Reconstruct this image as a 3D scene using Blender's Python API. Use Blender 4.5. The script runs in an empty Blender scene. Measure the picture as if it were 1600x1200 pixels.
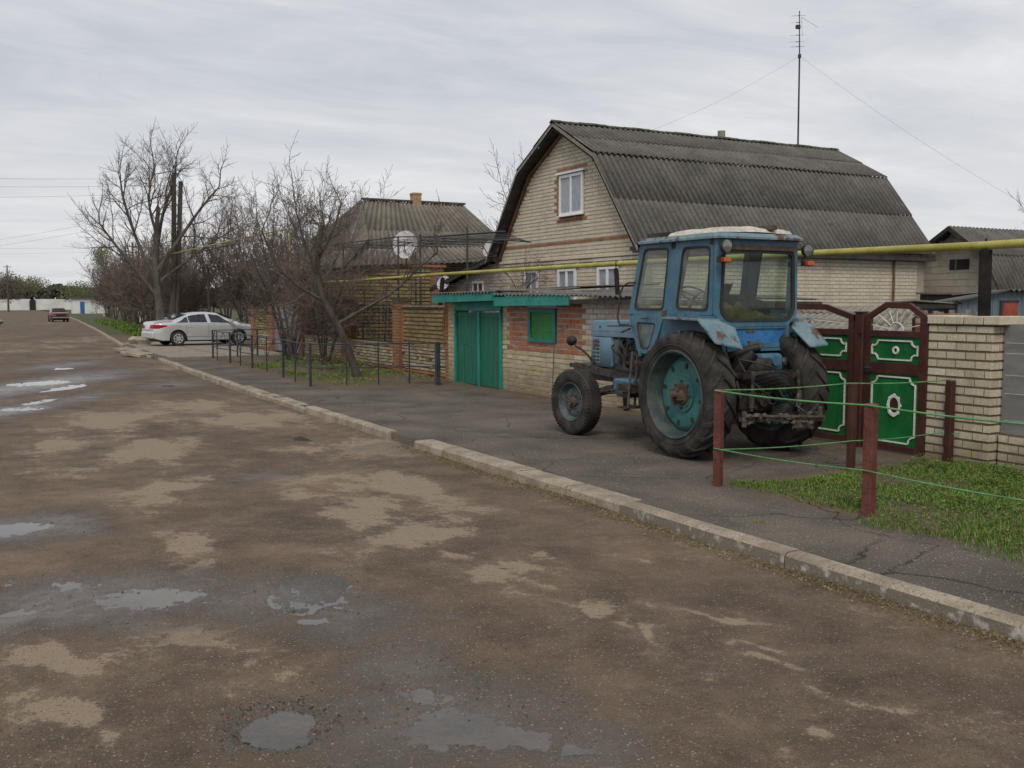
import bpy, math, random
from mathutils import Vector, Matrix, noise
R=math.radians; PI=math.pi
random.seed(7)
sc=bpy.context.scene
# frame: x = away from the kerb into the yards, y = along the street, z = up
# ---------------------------------------------------------------- camera
cd=bpy.data.cameras.new('camera'); cam=bpy.data.objects.new('camera',cd); sc.collection.objects.link(cam)
sc.camera=cam
cd.sensor_width=36; cd.lens=36*1560/1600; cd.clip_start=.05; cd.clip_end=3000
cam.location=(0,0,1.9)
cam.rotation_euler=(R(90)-math.atan(127/1560),0,-R(28.5))
# ---------------------------------------------------------------- world, sun, exposure
W=bpy.data.worlds.new('World'); sc.world=W; W.use_nodes=True
nt=W.node_tree; nt.nodes.clear()
SUN_EL,SUN_AZ=48,215
def N(t,typ,**k):
    n=t.nodes.new(typ)
    for a,v in k.items(): setattr(n,a,v)
    return n
def ramp(t,fac,stops,interp='LINEAR'):
    n=N(t,'ShaderNodeValToRGB'); n.color_ramp.interpolation=interp
    e=n.color_ramp.elements
    while len(e)<len(stops): e.new(.5)
    for i,(p,c) in enumerate(stops):
        e[i].position=p; e[i].color=(c if len(c)==4 else (*c,1)) if isinstance(c,(tuple,list)) else (c,c,c,1)
    t.links.new(fac,n.inputs[0]); return n.outputs[0]
def math_(t,op,a,b=None,clamp=False):
    n=N(t,'ShaderNodeMath',operation=op,use_clamp=clamp)
    for i,v in enumerate((a,b)):
        if v is None: continue
        if hasattr(v,'is_linked'): t.links.new(v,n.inputs[i])
        else: n.inputs[i].default_value=v
    return n.outputs[0]
def mixc(t,f,a,b,blend='MIX'):
    n=N(t,'ShaderNodeMix',data_type='RGBA',blend_type=blend)
    for i,v in ((0,f),(6,a),(7,b)):
        if hasattr(v,'is_linked'): t.links.new(v,n.inputs[i])
        else: n.inputs[i].default_value=v if i==0 else ((*v,1) if len(v)==3 else v)
    return n.outputs[2]
sky=N(nt,'ShaderNodeTexSky',sky_type='NISHITA',sun_disc=False,sun_elevation=R(SUN_EL),sun_rotation=R(SUN_AZ))
tc=N(nt,'ShaderNodeTexCoord'); sep=N(nt,'ShaderNodeSeparateXYZ'); nt.links.new(tc.outputs['Generated'],sep.inputs[0])
zz=math_(nt,'ADD',math_(nt,'MAXIMUM',sep.outputs[2],0.0),.075)
dv=N(nt,'ShaderNodeCombineXYZ')
nt.links.new(math_(nt,'DIVIDE',sep.outputs[0],zz),dv.inputs[0]); nt.links.new(math_(nt,'DIVIDE',sep.outputs[1],zz),dv.inputs[1])
mp=N(nt,'ShaderNodeMapping'); nt.links.new(dv.outputs[0],mp.inputs[0]); mp.inputs['Rotation'].default_value=(0,0,R(34)); mp.inputs['Scale'].default_value=(.5,.95,1)
n1=N(nt,'ShaderNodeTexNoise'); n1.inputs['Scale'].default_value=.55; n1.inputs['Detail'].default_value=7; n1.inputs['Roughness'].default_value=.52; n1.inputs['Distortion'].default_value=.35
n2=N(nt,'ShaderNodeTexNoise'); n2.inputs['Scale'].default_value=1.9; n2.inputs['Detail'].default_value=7; n2.inputs['Roughness'].default_value=.66; n2.inputs['Distortion'].default_value=.5
for n in (n1,n2): nt.links.new(mp.outputs[0],n.inputs['Vector'])
f=math_(nt,'ADD',math_(nt,'MULTIPLY',n1.outputs[0],.62),math_(nt,'MULTIPLY',n2.outputs[0],.38))
cl=ramp(nt,f,[(.33,(.33,.365,.44)),(.43,(.43,.455,.51)),(.53,(.56,.57,.60)),(.65,(.77,.77,.77))])
# paler towards the horizon
hz=ramp(nt,sep.outputs[2],[(0.0,.75),(.10,.55),(.30,.0)])
cl=mixc(nt,hz,cl,(.64,.64,.645))
bg1=N(nt,'ShaderNodeBackground'); nt.links.new(sky.outputs[0],bg1.inputs[0]); bg1.inputs[1].default_value=.06
bg2=N(nt,'ShaderNodeBackground'); nt.links.new(cl,bg2.inputs[0]); bg2.inputs[1].default_value=1.0
mx=N(nt,'ShaderNodeMixShader'); mx.inputs[0].default_value=.95
nt.links.new(bg1.outputs[0],mx.inputs[1]); nt.links.new(bg2.outputs[0],mx.inputs[2])
ow=N(nt,'ShaderNodeOutputWorld'); nt.links.new(mx.outputs[0],ow.inputs[0])
sl=bpy.data.lights.new('sun','SUN'); sl.energy=1.35; sl.angle=R(22); sl.color=(1,.93,.82)
so=bpy.data.objects.new('sun',sl); sc.collection.objects.link(so)
_a,_e=R(SUN_AZ),R(SUN_EL)
so.rotation_euler=Vector((math.sin(_a)*math.cos(_e),math.cos(_a)*math.cos(_e),math.sin(_e))).to_track_quat('Z','Y').to_euler()
sc.view_settings.view_transform='Standard'; sc.view_settings.look='None'; sc.view_settings.gamma=1
sc.view_settings.exposure=.30
sc.render.resolution_x=1024; sc.render.resolution_y=768
# ---------------------------------------------------------------- materials
def mat(name,base,base2=None,sc1=4,lo=.4,hi=.6,rough=.8,metal=0,bump=.2,bs=40,speck=None,sps=90,spt=.62,rough2=None,stretch=(1,1,1),spec=.3,rust=None,rt=.56,rs=5,dist=0.01,streak=None):
    m=bpy.data.materials.new(name); m.use_nodes=True; t=m.node_tree
    b=t.nodes['Principled BSDF']; b.inputs['Roughness'].default_value=rough; b.inputs['Metallic'].default_value=metal
    b.inputs['Specular IOR Level'].default_value=spec
    g=N(t,'ShaderNodeNewGeometry'); mpn=N(t,'ShaderNodeMapping'); t.links.new(g.outputs['Position'],mpn.inputs[0]); mpn.inputs['Scale'].default_value=stretch
    V=mpn.outputs[0]
    def nz(s,d=5,r=.55,v=V):
        n=N(t,'ShaderNodeTexNoise'); n.inputs['Scale'].default_value=s; n.inputs['Detail'].default_value=d; n.inputs['Roughness'].default_value=r
        t.links.new(v,n.inputs['Vector']); return n.outputs[0]
    c=None
    n0=nz(sc1)
    c=ramp(t,n0,[(lo,base),(hi,base2 or base)])
    # fine grain on everything
    fine=nz(bs,3)
    c=mixc(t,.5,c,mixc(t,1.0,c,ramp(t,fine,[(.3,.62),(.7,1.38)]),'MULTIPLY'))
    if streak:
        m2=N(t,'ShaderNodeMapping'); t.links.new(g.outputs['Position'],m2.inputs[0]); m2.inputs['Scale'].default_value=(9,9,.7)
        s=ramp(t,nz(1.3,4,.6,m2.outputs[0]),[(.52,0.0),(.72,.75)])
        c=mixc(t,s,c,streak)
    if speck:
        s=ramp(t,nz(sps,2),[(spt,0.0),(spt+.04,1.0)]); c=mixc(t,s,c,speck)
    if rust:
        rr=ramp(t,nz(rs,8,.68),[(rt,0.0),(rt+.05,1.0)])
        c=mixc(t,rr,c,mixc(t,nz(30),rust,tuple(v*.45 for v in rust)))
        t.links.new(ramp(t,rr,[(0,rough),(1,.9)]),b.inputs['Roughness'])
    elif rough2 is not None:
        t.links.new(ramp(t,nz(sc1*2),[(.4,rough),(.65,rough2)]),b.inputs['Roughness'])
    t.links.new(c,b.inputs['Base Color'])
    if bump:
        bp=N(t,'ShaderNodeBump'); bp.inputs['Strength'].default_value=bump; bp.inputs['Distance'].default_value=dist
        t.links.new(fine,bp.inputs['Height']); t.links.new(bp.outputs[0],b.inputs['Normal'])
    return m
def brickmat(name,cols,dirt=(.10,.09,.07),dt=.62,grime_h=None):
    # colour of each brick from its own random value
    m=bpy.data.materials.new(name); m.use_nodes=True; t=m.node_tree; b=t.nodes['Principled BSDF']
    b.inputs['Roughness'].default_value=.9; b.inputs['Specular IOR Level'].default_value=.2
    at=N(t,'ShaderNodeAttribute',attribute_name='rnd')
    c=ramp(t,at.outputs['Fac'],[(i/(len(cols)-1),q) for i,q in enumerate(cols)])
    g=N(t,'ShaderNodeNewGeometry')
    def nz(s,d=5,r=.6):
        n=N(t,'ShaderNodeTexNoise'); n.inputs['Scale'].default_value=s; n.inputs['Detail'].default_value=d; n.inputs['Roughness'].default_value=r
        t.links.new(g.outputs['Position'],n.inputs['Vector']); return n.outputs[0]
    fine=nz(55,4)
    c=mixc(t,.6,c,mixc(t,1.0,c,ramp(t,fine,[(.3,.6),(.7,1.35)]),'MULTIPLY'))
    c=mixc(t,ramp(t,nz(1.6,7,.65),[(dt-.1,0.0),(dt+.1,.7)]),c,dirt)
    ms=N(t,'ShaderNodeMapping'); ms.inputs['Scale'].default_value=(2.2,2.2,.35); t.links.new(g.outputs['Position'],ms.inputs[0]); ns=N(t,'ShaderNodeTexNoise'); ns.inputs['Scale'].default_value=1.6; ns.inputs['Detail'].default_value=6; ns.inputs['Roughness'].default_value=.65; t.links.new(ms.outputs[0],ns.inputs['Vector'])
    c=mixc(t,1.0,c,ramp(t,ns.outputs[0],[(.30,(.82,.80,.77)),(.5,(1,1,1)),(.7,(1.06,1.05,1.03))]),'MULTIPLY')
    if grime_h:
        sp=N(t,'ShaderNodeSeparateXYZ'); t.links.new(g.outputs['Position'],sp.inputs[0])
        gm=math_(t,'ADD',sp.outputs[2],math_(t,'MULTIPLY',nz(2.5),.6))
        c=mixc(t,ramp(t,gm,[(.3,.75),(.3+grime_h,0.0)]),c,(.17,.125,.07))
    t.links.new(c,b.inputs['Base Color'])
    bp=N(t,'ShaderNodeBump'); bp.inputs['Strength'].default_value=.35; bp.inputs['Distance'].default_value=.01
    t.links.new(fine,bp.inputs['Height']); t.links.new(bp.outputs[0],b.inputs['Normal'])
    return m
def glass(name,tint=(.75,.8,.78),dirt=.12,dc=(.3,.29,.26),gl=.9):
    m=bpy.data.materials.new(name); m.use_nodes=True; t=m.node_tree; t.nodes.clear()
    tr=N(t,'ShaderNodeBsdfTransparent'); tr.inputs[0].default_value=(*tint,1)
    gy=N(t,'ShaderNodeBsdfGlossy'); gy.inputs['Roughness'].default_value=.03; gy.inputs[0].default_value=(gl,gl,gl,1)
    df=N(t,'ShaderNodeBsdfDiffuse'); df.inputs[0].default_value=(*dc,1)
    fr=N(t,'ShaderNodeFresnel'); g0=N(t,'ShaderNodeNewGeometry'); t.links.new(math_(t,'SUBTRACT',1.5,math_(t,'MULTIPLY',g0.outputs['Backfacing'],1.5-1/1.5)),fr.inputs[0])
    m1=N(t,'ShaderNodeMixShader'); m2=N(t,'ShaderNodeMixShader')
    t.links.new(fr.outputs[0],m1.inputs[0]); t.links.new(tr.outputs[0],m1.inputs[1]); t.links.new(gy.outputs[0],m1.inputs[2])
    n=N(t,'ShaderNodeTexNoise'); n.inputs['Scale'].default_value=5; n.inputs['Detail'].default_value=6
    g=N(t,'ShaderNodeNewGeometry'); t.links.new(g.outputs['Position'],n.inputs['Vector'])
    t.links.new(ramp(t,n.outputs[0],[(.35,dirt*.4),(.7,dirt*1.6)]),m2.inputs[0])
    t.links.new(m1.outputs[0],m2.inputs[1]); t.links.new(df.outputs[0],m2.inputs[2])
    o=N(t,'ShaderNodeOutputMaterial'); t.links.new(m2.outputs[0],o.inputs[0]); return m
M={}
M['mortar']=mat('mortar',(.31,.275,.215),(.38,.34,.28),rough=.95,bump=.5,bs=80)
M['mortar_brown']=mat('mortar_brown',(.13,.10,.065),(.18,.14,.09),rough=.95,bump=.5,bs=80)
M['silicate']=brickmat('silicate_brick',[(.54,.48,.375),(.60,.54,.43),(.56,.50,.39),(.64,.58,.475)],dirt=(.30,.25,.18),dt=.68)
M['silicate_yellow']=brickmat('cream_brick',[(.42,.35,.22),(.50,.43,.29),(.38,.31,.19),(.55,.49,.36)],dt=.64,dirt=(.27,.21,.13),grime_h=.75)
M['silicate_pier']=brickmat('pale_brick',[(.50,.45,.33),(.58,.53,.41),(.46,.40,.29),(.61,.57,.46)],dt=.66,dirt=(.28,.24,.15),grime_h=.35)
M['silicate_grey']=brickmat('grey_brick',[(.36,.33,.28),(.43,.40,.34),(.33,.30,.25),(.47,.44,.38)],dt=.66,dirt=(.2,.18,.15))
M['red']=brickmat('red_brick',[(.33,.13,.07),(.40,.17,.09),(.27,.11,.07),(.36,.18,.12),(.30,.20,.15)],dt=.66)
M['red_smooth']=brickmat('orange_brick',[(.29,.13,.07),(.35,.165,.085),(.24,.11,.065)],dt=.68)
M['whitewashed']=brickmat('whitewashed_brick',[(.52,.49,.46),(.58,.55,.52),(.42,.20,.14),(.56,.53,.5),(.5,.46,.42)],dt=.7)
M['yellow']=brickmat('yellow_brick',[(.25,.19,.085),(.31,.24,.11),(.20,.15,.07),(.34,.27,.15)],dt=.64,dirt=(.12,.09,.06))
M['yellow_pale']=brickmat('pale_yellow_brick',[(.33,.28,.17),(.40,.35,.24),(.27,.21,.12),(.48,.44,.36)],dt=.64,dirt=(.17,.12,.08))
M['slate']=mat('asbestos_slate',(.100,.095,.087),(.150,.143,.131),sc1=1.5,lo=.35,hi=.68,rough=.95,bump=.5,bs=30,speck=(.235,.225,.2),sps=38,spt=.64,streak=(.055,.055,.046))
M['slate_light']=mat('weathered_slate',(.20,.185,.155),(.28,.26,.22),sc1=2,rough=.95,bump=.5,bs=30,speck=(.10,.095,.08),sps=30,spt=.62)
M['slate_tan']=mat('brownish_slate',(.15,.133,.112),(.205,.184,.157),sc1=1.5,rough=.95,bump=.5,bs=25,speck=(.13,.12,.10),sps=20,spt=.62,streak=(.11,.10,.085))
M['moss']=mat('mossy_ridge',(.06,.065,.035),(.11,.11,.08),rough=.95,bump=.5)
M['dark_wood']=mat('dark_wood',(.035,.032,.028),(.06,.052,.045),rough=.85,bump=.4,streak=(.02,.018,.016))
M['brown_wood']=mat('brown_wood',(.15,.085,.055),(.20,.115,.08),rough=.8)
M['grey_wood']=mat('grey_boards',(.19,.17,.15),(.27,.25,.22),rough=.85,stretch=(6,6,1),streak=(.1,.09,.08))
M['blue_wood']=mat('faded_blue_boards',(.10,.14,.165),(.15,.19,.21),rough=.85,stretch=(6,6,1),streak=(.07,.08,.09))
M['chimney_brick']=mat('orange_chimney',(.32,.20,.11),(.40,.27,.16),sc1=6,rough=.9,bump=.4)
M['teal']=mat('teal_paint',(.02,.20,.165),(.03,.25,.205),sc1=3,rough=.55,bump=.15,bs=25,speck=(.015,.12,.10),sps=18,spt=.67)
M['teal_dark']=mat('dark_green_boards',(.012,.115,.075),(.018,.15,.10),sc1=3,rough=.6,stretch=(5,5,1),streak=(.01,.085,.06))
M['green_board']=mat('green_boards',(.018,.15,.028),(.03,.21,.045),sc1=3,rough=.65,streak=(.05,.08,.03))
M['frame_teal']=mat('window_teal',(.012,.135,.125),(.02,.18,.16),rough=.5,streak=(.01,.08,.08))
M['white']=mat('white_plastic',(.70,.71,.73),(.76,.76,.77),rough=.4,bump=.02)
M['curtain']=mat('net_curtain',(.42,.44,.48),(.58,.60,.64),sc1=9,rough=.9,stretch=(6,6,.4),bump=.1)
M['yellow_pipe']=mat('yellow_pipe_paint',(.30,.275,.065),(.40,.37,.10),sc1=3,rough=.5,rust=(.20,.12,.05),rt=.66,rs=7)
M['black_metal']=mat('black_metal',(.018,.018,.02),(.03,.028,.028),rough=.6)
M['dark_metal']=mat('dark_iron',(.035,.038,.04),(.055,.055,.055),rough=.55,rust=(.09,.05,.03),rt=.62,rs=8)
M['fence_blue']=mat('dark_blue_paint',(.028,.036,.044),(.045,.052,.058),rough=.5,rust=(.10,.06,.04),rt=.66,rs=10)
M['maroon']=mat('maroon_paint',(.055,.022,.018),(.08,.031,.026),sc1=6,rough=.5,speck=(.055,.02,.017),sps=25,spt=.6)
M['maroon_post']=mat('oxide_red_paint',(.11,.038,.028),(.15,.052,.04),sc1=5,rough=.55,rust=(.08,.04,.028),rt=.6,rs=6)
M['gate_green']=mat('gate_green_paint',(.012,.125,.034),(.02,.165,.048),sc1=2.5,rough=.38,bump=.05,streak=(.012,.085,.035),speck=(.01,.09,.03),sps=8,spt=.66)
M['gate_white']=mat('gate_white_paint',(.62,.62,.58),(.7,.7,.66),rough=.5)
M['wire_green']=mat('green_wire_paint',(.08,.24,.08),(.13,.32,.13),sc1=5,rough=.5,rust=(.13,.10,.06),rt=.62,rs=12)
M['grey_sheet']=mat('grey_mesh_sheet',(.18,.18,.178),(.225,.225,.22),sc1=2,rough=.75,bump=.1,bs=60,stretch=(1,1,4))
M['concrete']=mat('concrete',(.21,.18,.145),(.29,.255,.21),sc1=5,rough=.92,bump=.6,bs=50,speck=(.17,.15,.12),sps=40,spt=.62)
M['kerb']=mat('kerb_concrete',(.25,.21,.155),(.375,.32,.245),sc1=2.5,rough=.92,bump=.7,bs=55,speck=(.19,.165,.13),sps=28,spt=.6,dist=.02)
M['lime']=mat('flaking_lime',(.185,.16,.125),(.43,.415,.38),sc1=9,lo=.54,hi=.66,rough=.95,bump=.6,bs=60)
M['bark']=mat('bark',(.055,.045,.038),(.095,.08,.068),sc1=6,rough=.95,bump=.8,bs=30,stretch=(1,1,.3))
M['bark_light']=mat('grey_bark',(.085,.075,.068),(.13,.115,.10),sc1=6,rough=.95,bump=.6,bs=30,stretch=(1,1,.3))
M['twig']=mat('twig_bark',(.105,.085,.07),(.155,.13,.11),rough=.95,bump=0)
M['twig_red']=mat('brown_twigs',(.13,.10,.083),(.19,.152,.13),rough=.95,bump=0)
M['pole_wood']=mat('pole_wood',(.075,.062,.052),(.12,.10,.085),rough=.95,bump=.4,stretch=(3,3,.5))
M['tblue']=mat('tractor_blue_paint',(.052,.135,.205),(.085,.18,.25),sc1=3,rough=.5,bump=.08,speck=(.06,.13,.19),sps=22,spt=.66,rust=(.115,.07,.045),rt=.63,rs=6,streak=(.08,.12,.15))
M['tblue_hood']=mat('hood_blue_paint',(.10,.175,.24),(.14,.21,.27),sc1=3,rough=.42,bump=.05,speck=(.09,.18,.26),sps=14,spt=.68,streak=(.11,.20,.29))
M['tblue_bright']=mat('bright_blue_paint',(.03,.15,.36),(.045,.18,.40),sc1=5,rough=.45,speck=(.05,.09,.15),sps=26,spt=.62,rust=(.09,.08,.08),rt=.68,rs=7)
M['tblue_pale']=mat('rusty_pale_blue_paint',(.12,.20,.235),(.17,.25,.275),sc1=4,rough=.6,rust=(.15,.095,.065),rt=.535,rs=5,bump=.3)
M['rim']=mat('wheel_teal_paint',(.025,.12,.12),(.045,.165,.155),sc1=4,rough=.5,streak=(.06,.13,.14),speck=(.09,.14,.13),sps=20,spt=.63)
M['rim_grey']=mat('dusty_rim',(.038,.055,.055),(.075,.092,.087),sc1=5,rough=.65,rust=(.12,.08,.055),rt=.64,rs=8)
M['rim_front']=mat('front_rim_paint',(.05,.065,.07),(.09,.11,.113),sc1=5,rough=.6,rust=(.13,.09,.06),rt=.64,rs=9)
M['tar']=mat('tarred_post',(.012,.011,.011),(.022,.019,.018),rough=.95,spec=.1)
M['tyre']=mat('dusty_tyre',(.020,.019,.018),(.047,.042,.037),sc1=5,rough=.82,bump=.25,bs=60,spec=.35)
M['rust']=mat('rusty_iron',(.065,.044,.033),(.12,.085,.065),sc1=9,rough=.85,bump=.5,bs=50)
M['grease']=mat('greasy_iron',(.022,.02,.018),(.07,.058,.048),sc1=12,rough=.5,bump=.5,bs=60)
M['greygrease']=mat('oily_grey_casting',(.05,.06,.065),(.12,.13,.135),sc1=9,rough=.5,bump=.5,bs=50)
M['foam']=mat('dirty_white_roof',(.42,.39,.33),(.56,.52,.45),sc1=5,rough=.9,bump=.5,bs=20,rust=(.13,.10,.08),rt=.68,rs=4)
M['chain']=mat('muddy_chain',(.055,.045,.038),(.125,.10,.082),sc1=15,rough=.85,bump=.5)
M['olive']=mat('olive_blanket',(.065,.060,.02),(.11,.098,.036),sc1=9,rough=.95,bump=.8,bs=30)
M['blackcloth']=mat('dark_jacket',(.015,.018,.02),(.03,.034,.035),rough=.95,bump=.8,bs=20)
M['rubber']=mat('black_rubber',(.022,.022,.022),(.035,.034,.032),rough=.6)
M['orange_lens']=mat('orange_lens',(.45,.11,.015),(.52,.14,.02),rough=.2,bump=0)
M['red_lens']=mat('red_lens',(.30,.012,.012),(.38,.02,.02),rough=.15,bump=0)
M['lamp_glass']=mat('lamp_glass',(.15,.15,.145),(.24,.24,.23),rough=.15,bump=.1,metal=.5)
M['silver']=mat('silver_car_paint',(.58,.58,.59),(.61,.61,.61),rough=.26,metal=.35,bump=0,spec=.5)
M['silver_low']=mat('dusty_silver_paint',(.40,.39,.375),(.46,.455,.44),rough=.42,metal=.3,bump=0)
M['chrome']=mat('chrome',(.75,.75,.76),(.8,.8,.8),rough=.15,metal=1,bump=0)
M['wheelcover']=mat('wheel_cover',(.50,.50,.51),(.58,.58,.58),rough=.35,metal=.4,bump=0)
M['carglass']=mat('car_glass',(.012,.015,.017),(.02,.024,.026),rough=.06,bump=0,spec=.6)
M['carred']=mat('dark_red_paint',(.075,.014,.014),(.10,.02,.02),rough=.4,bump=0)
M['carpink']=mat('faded_pink_paint',(.42,.27,.25),(.5,.35,.32),rough=.5,bump=0)
M['dish']=mat('dish_paint',(.44,.44,.45),(.52,.52,.52),rough=.5,bump=.02)
M['blue_paint']=mat('blue_paint',(.03,.10,.33),(.05,.14,.38),rough=.5)
M['red_door']=mat('red_door_paint',(.26,.05,.035),(.33,.08,.055),rough=.7)
M['whitewall']=mat('lime_wall',(.55,.56,.54),(.68,.68,.66),sc1=.3,rough=.9)
M['grey_gate']=mat('grey_gate_paint',(.17,.17,.18),(.21,.21,.215),sc1=2,rough=.6)
M['stone']=mat('broken_stone',(.20,.19,.16),(.30,.28,.24),rough=.95,bump=.7)
M['cabglass']=glass('cab_glass',(.70,.80,.74),.07,(.2,.21,.19))
M['sideglass']=glass('cab_side_glass',(.84,.88,.85),.22,(.42,.42,.38))  # dirt layer made thicker and paler to stand in for a pale reflection
M['windowglass']=glass('window_glass',(.8,.82,.85),.05)
def troughs(m):  # paints shading of the waves into the slate colour, with dirt in the troughs
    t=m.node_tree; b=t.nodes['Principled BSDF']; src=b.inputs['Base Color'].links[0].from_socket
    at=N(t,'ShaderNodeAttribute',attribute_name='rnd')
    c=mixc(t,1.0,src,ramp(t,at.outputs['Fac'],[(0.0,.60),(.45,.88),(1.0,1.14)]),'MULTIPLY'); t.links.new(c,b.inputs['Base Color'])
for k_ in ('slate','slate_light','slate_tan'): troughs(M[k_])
# ---------------------------------------------------------------- mesh helpers
class MB:
    def __init__(s): s.v=[];s.f=[];s.m=[];s.r=[];s.mi=0;s.rv=.5;s.mat=None
    def add(s,vs,fs):
        o=len(s.v)
        if s.mat: vs=[s.mat@Vector(p) for p in vs]
        s.v+=[tuple(p) for p in vs]; s.r+=[s.rv]*len(vs)
        s.f+=[tuple(i+o for i in f) for f in fs]; s.m+=[s.mi]*len(fs)
        return s
    def box(s,x0,x1,y0,y1,z0,z1):
        return s.add([(x0,y0,z0),(x1,y0,z0),(x1,y1,z0),(x0,y1,z0),(x0,y0,z1),(x1,y0,z1),(x1,y1,z1),(x0,y1,z1)],
            [(0,3,2,1),(4,5,6,7),(0,1,5,4),(1,2,6,5),(2,3,7,6),(3,0,4,7)])
    def hexa(s,p): return s.add(p,[(0,3,2,1),(4,5,6,7),(0,1,5,4),(1,2,6,5),(2,3,7,6),(3,0,4,7)])
    def bbox(s,x0,x1,y0,y1,z0,z1,b=.02):
        # box with all four vertical-axis edges and top/bottom chamfered
        def lay(i,z): return [(x0+i+b*0,y0+b+i,z),(x0+b+i,y0+i,z),(x1-b-i,y0+i,z),(x1-i,y0+b+i,z),(x1-i,y1-b-i,z),(x1-b-i,y1-i,z),(x0+b+i,y1-i,z),(x0+i,y1-b-i,z)]
        vs=lay(b*.7,z0)+lay(0,z0+b)+lay(0,z1-b)+lay(b*.7,z1)
        fs=[tuple(range(7,-1,-1)),tuple(range(24,32))]
        for k in range(3):
            for i in range(8):
                j=(i+1)%8; fs.append((k*8+i,k*8+j,k*8+8+j,k*8+8+i))
        return s.add(vs,fs)
    def tube(s,pts,r,n=8,cap=True):
        pts=[Vector(p) for p in pts]; k=len(pts)
        rs=r if isinstance(r,(list,tuple)) else [r]*k
        vs=[];ref=None
        for i,p in enumerate(pts):
            d=(pts[min(i+1,k-1)]-pts[max(i-1,0)])
            if d.length<1e-9: d=Vector((0,0,1))
            d.normalize()
            if ref is None: ref=Vector((1,0,0)) if abs(d.x)<.8 else Vector((0,1,0))
            u=(ref-d*ref.dot(d)); 
            if u.length<1e-6: u=d.orthogonal()
            u.normalize(); ref=u; w=d.cross(u)
            for j in range(n):
                a=2*PI*j/n; vs.append(p+(u*math.cos(a)+w*math.sin(a))*rs[i])
        fs=[]
        for i in range(k-1):
            for j in range(n):
                q=(j+1)%n; fs.append((i*n+j,i*n+q,i*n+n+q,i*n+n+j))
        if cap: fs+=[tuple(range(n-1,-1,-1)),tuple(range((k-1)*n,k*n))]
        return s.add(vs,fs)
    def lathe(s,c,axis,prof,n=32,a0=0,a1=2*PI):
        # prof: (distance along axis, radius)
        c=Vector(c); ax=Vector(axis).normalized(); u=ax.orthogonal().normalized(); w=ax.cross(u)
        full=abs(a1-a0-2*PI)<1e-6; m=n if full else n+1
        vs=[]
        for (h,r) in prof:
            for j in range(m):
                a=a0+(a1-a0)*j/n; vs.append(c+ax*h+(u*math.cos(a)+w*math.sin(a))*r)
        fs=[]
        for i in range(len(prof)-1):
            for j in range(n):
                q=(j+1)%m; fs.append((i*m+j,i*m+q,i*m+m+q,i*m+m+j))
        return s.add(vs,fs)
    def prism(s,poly,d):
        # planar polygon extruded by vector d
        n=len(poly); d=Vector(d); vs=[Vector(p) for p in poly]; vs=vs+[p+d for p in vs]
        return s.add(vs,[tuple(range(n-1,-1,-1)),tuple(range(n,2*n))]+[(i,(i+1)%n,n+(i+1)%n,n+i) for i in range(n)])
    def ring(s,outer,inner,d):
        n=len(outer); d=Vector(d)
        o=[Vector(p) for p in outer]; i_=[Vector(p) for p in inner]
        vs=o+i_+[p+d for p in o]+[p+d for p in i_]; fs=[]
        for k in range(n):
            q=(k+1)%n
            fs+=[(k,q,n+q,n+k),(2*n+k,3*n+k,3*n+q,2*n+q),(k,2*n+k,2*n+q,q),(n+k,n+q,3*n+q,3*n+k)]
        return s.add(vs,fs)
    def poly(s,pts): return s.add(pts,[tuple(range(len(pts)))])
    def blob(s,c,r,n=10,amp=.25,sq=(1,1,1),seed=0,f=1.5):
        vs=[];m=n*2
        for i in range(n+1):
            t=PI*i/n
            for j in range(m):
                a=2*PI*j/m; d=Vector((math.sin(t)*math.cos(a),math.sin(t)*math.sin(a),math.cos(t)))
                k=1+amp*noise.noise(d*f+Vector((seed,seed*1.7,0)))*2
                vs.append((c[0]+d.x*r*k*sq[0],c[1]+d.y*r*k*sq[1],c[2]+d.z*r*k*sq[2]))
        fs=[(i*m+j,i*m+m+j,i*m+m+(j+1)%m,i*m+(j+1)%m) for i in range(n) for j in range(m)]
        return s.add(vs,fs)
    def bar(s,p0,p1,w,h,up=(0,0,1)):
        p0=Vector(p0);p1=Vector(p1);d=(p1-p0).normalized();u=Vector(up)
        x=d.cross(u)
        if x.length<1e-4: x=d.orthogonal()
        x.normalize(); z=x.cross(d)
        x=x*(w/2); z=z*(h/2)
        return s.hexa([p0-x-z,p0+x-z,p1+x-z,p1-x-z,p0-x+z,p0+x+z,p1+x+z,p1-x+z])
def link(o): sc.collection.objects.link(o); return o
def obj(name,mb,mats,parent=None,smooth=False,loc=None,label=None):
    me=bpy.data.meshes.new(name); me.from_pydata(mb.v,[],mb.f)
    mats=mats if isinstance(mats,(list,tuple)) else [mats]
    for m in mats: me.materials.append(M[m] if isinstance(m,str) else m)
    me.polygons.foreach_set('material_index',mb.m)
    a=me.attributes.new('rnd','FLOAT','POINT'); a.data.foreach_set('value',mb.r)
    me.update()
    import bmesh
    if len(mb.f)<60000:
        bm=bmesh.new(); bm.from_mesh(me); bmesh.ops.recalc_face_normals(bm,faces=bm.faces); bm.to_mesh(me); bm.free()
    if smooth:
        me.polygons.foreach_set('use_smooth',[True]*len(me.polygons))
        if smooth!='all': me.set_sharp_from_angle(angle=R(38))
    o=bpy.data.objects.new(name,me); link(o)
    if parent: o.parent=parent
    if loc: o.location=loc
    if label: o['label']=label
    return o
def thing(name,label,cat,loc=(0,0,0),rz=0,group=None):
    o=bpy.data.objects.new(name,None); o.empty_display_size=.2; link(o); o.location=loc; o.rotation_euler=(0,0,rz)
    o['label']=label; o['category']=cat
    if group: o['group']=group
    return o
def tag(o,label,cat,group=None):
    o['label']=label; o['category']=cat
    if group: o['group']=group
    return o
def struct(name,mb,mats,smooth=False):
    o=obj(name,mb,mats,None,smooth); o['kind']='structure'; return o
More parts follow.
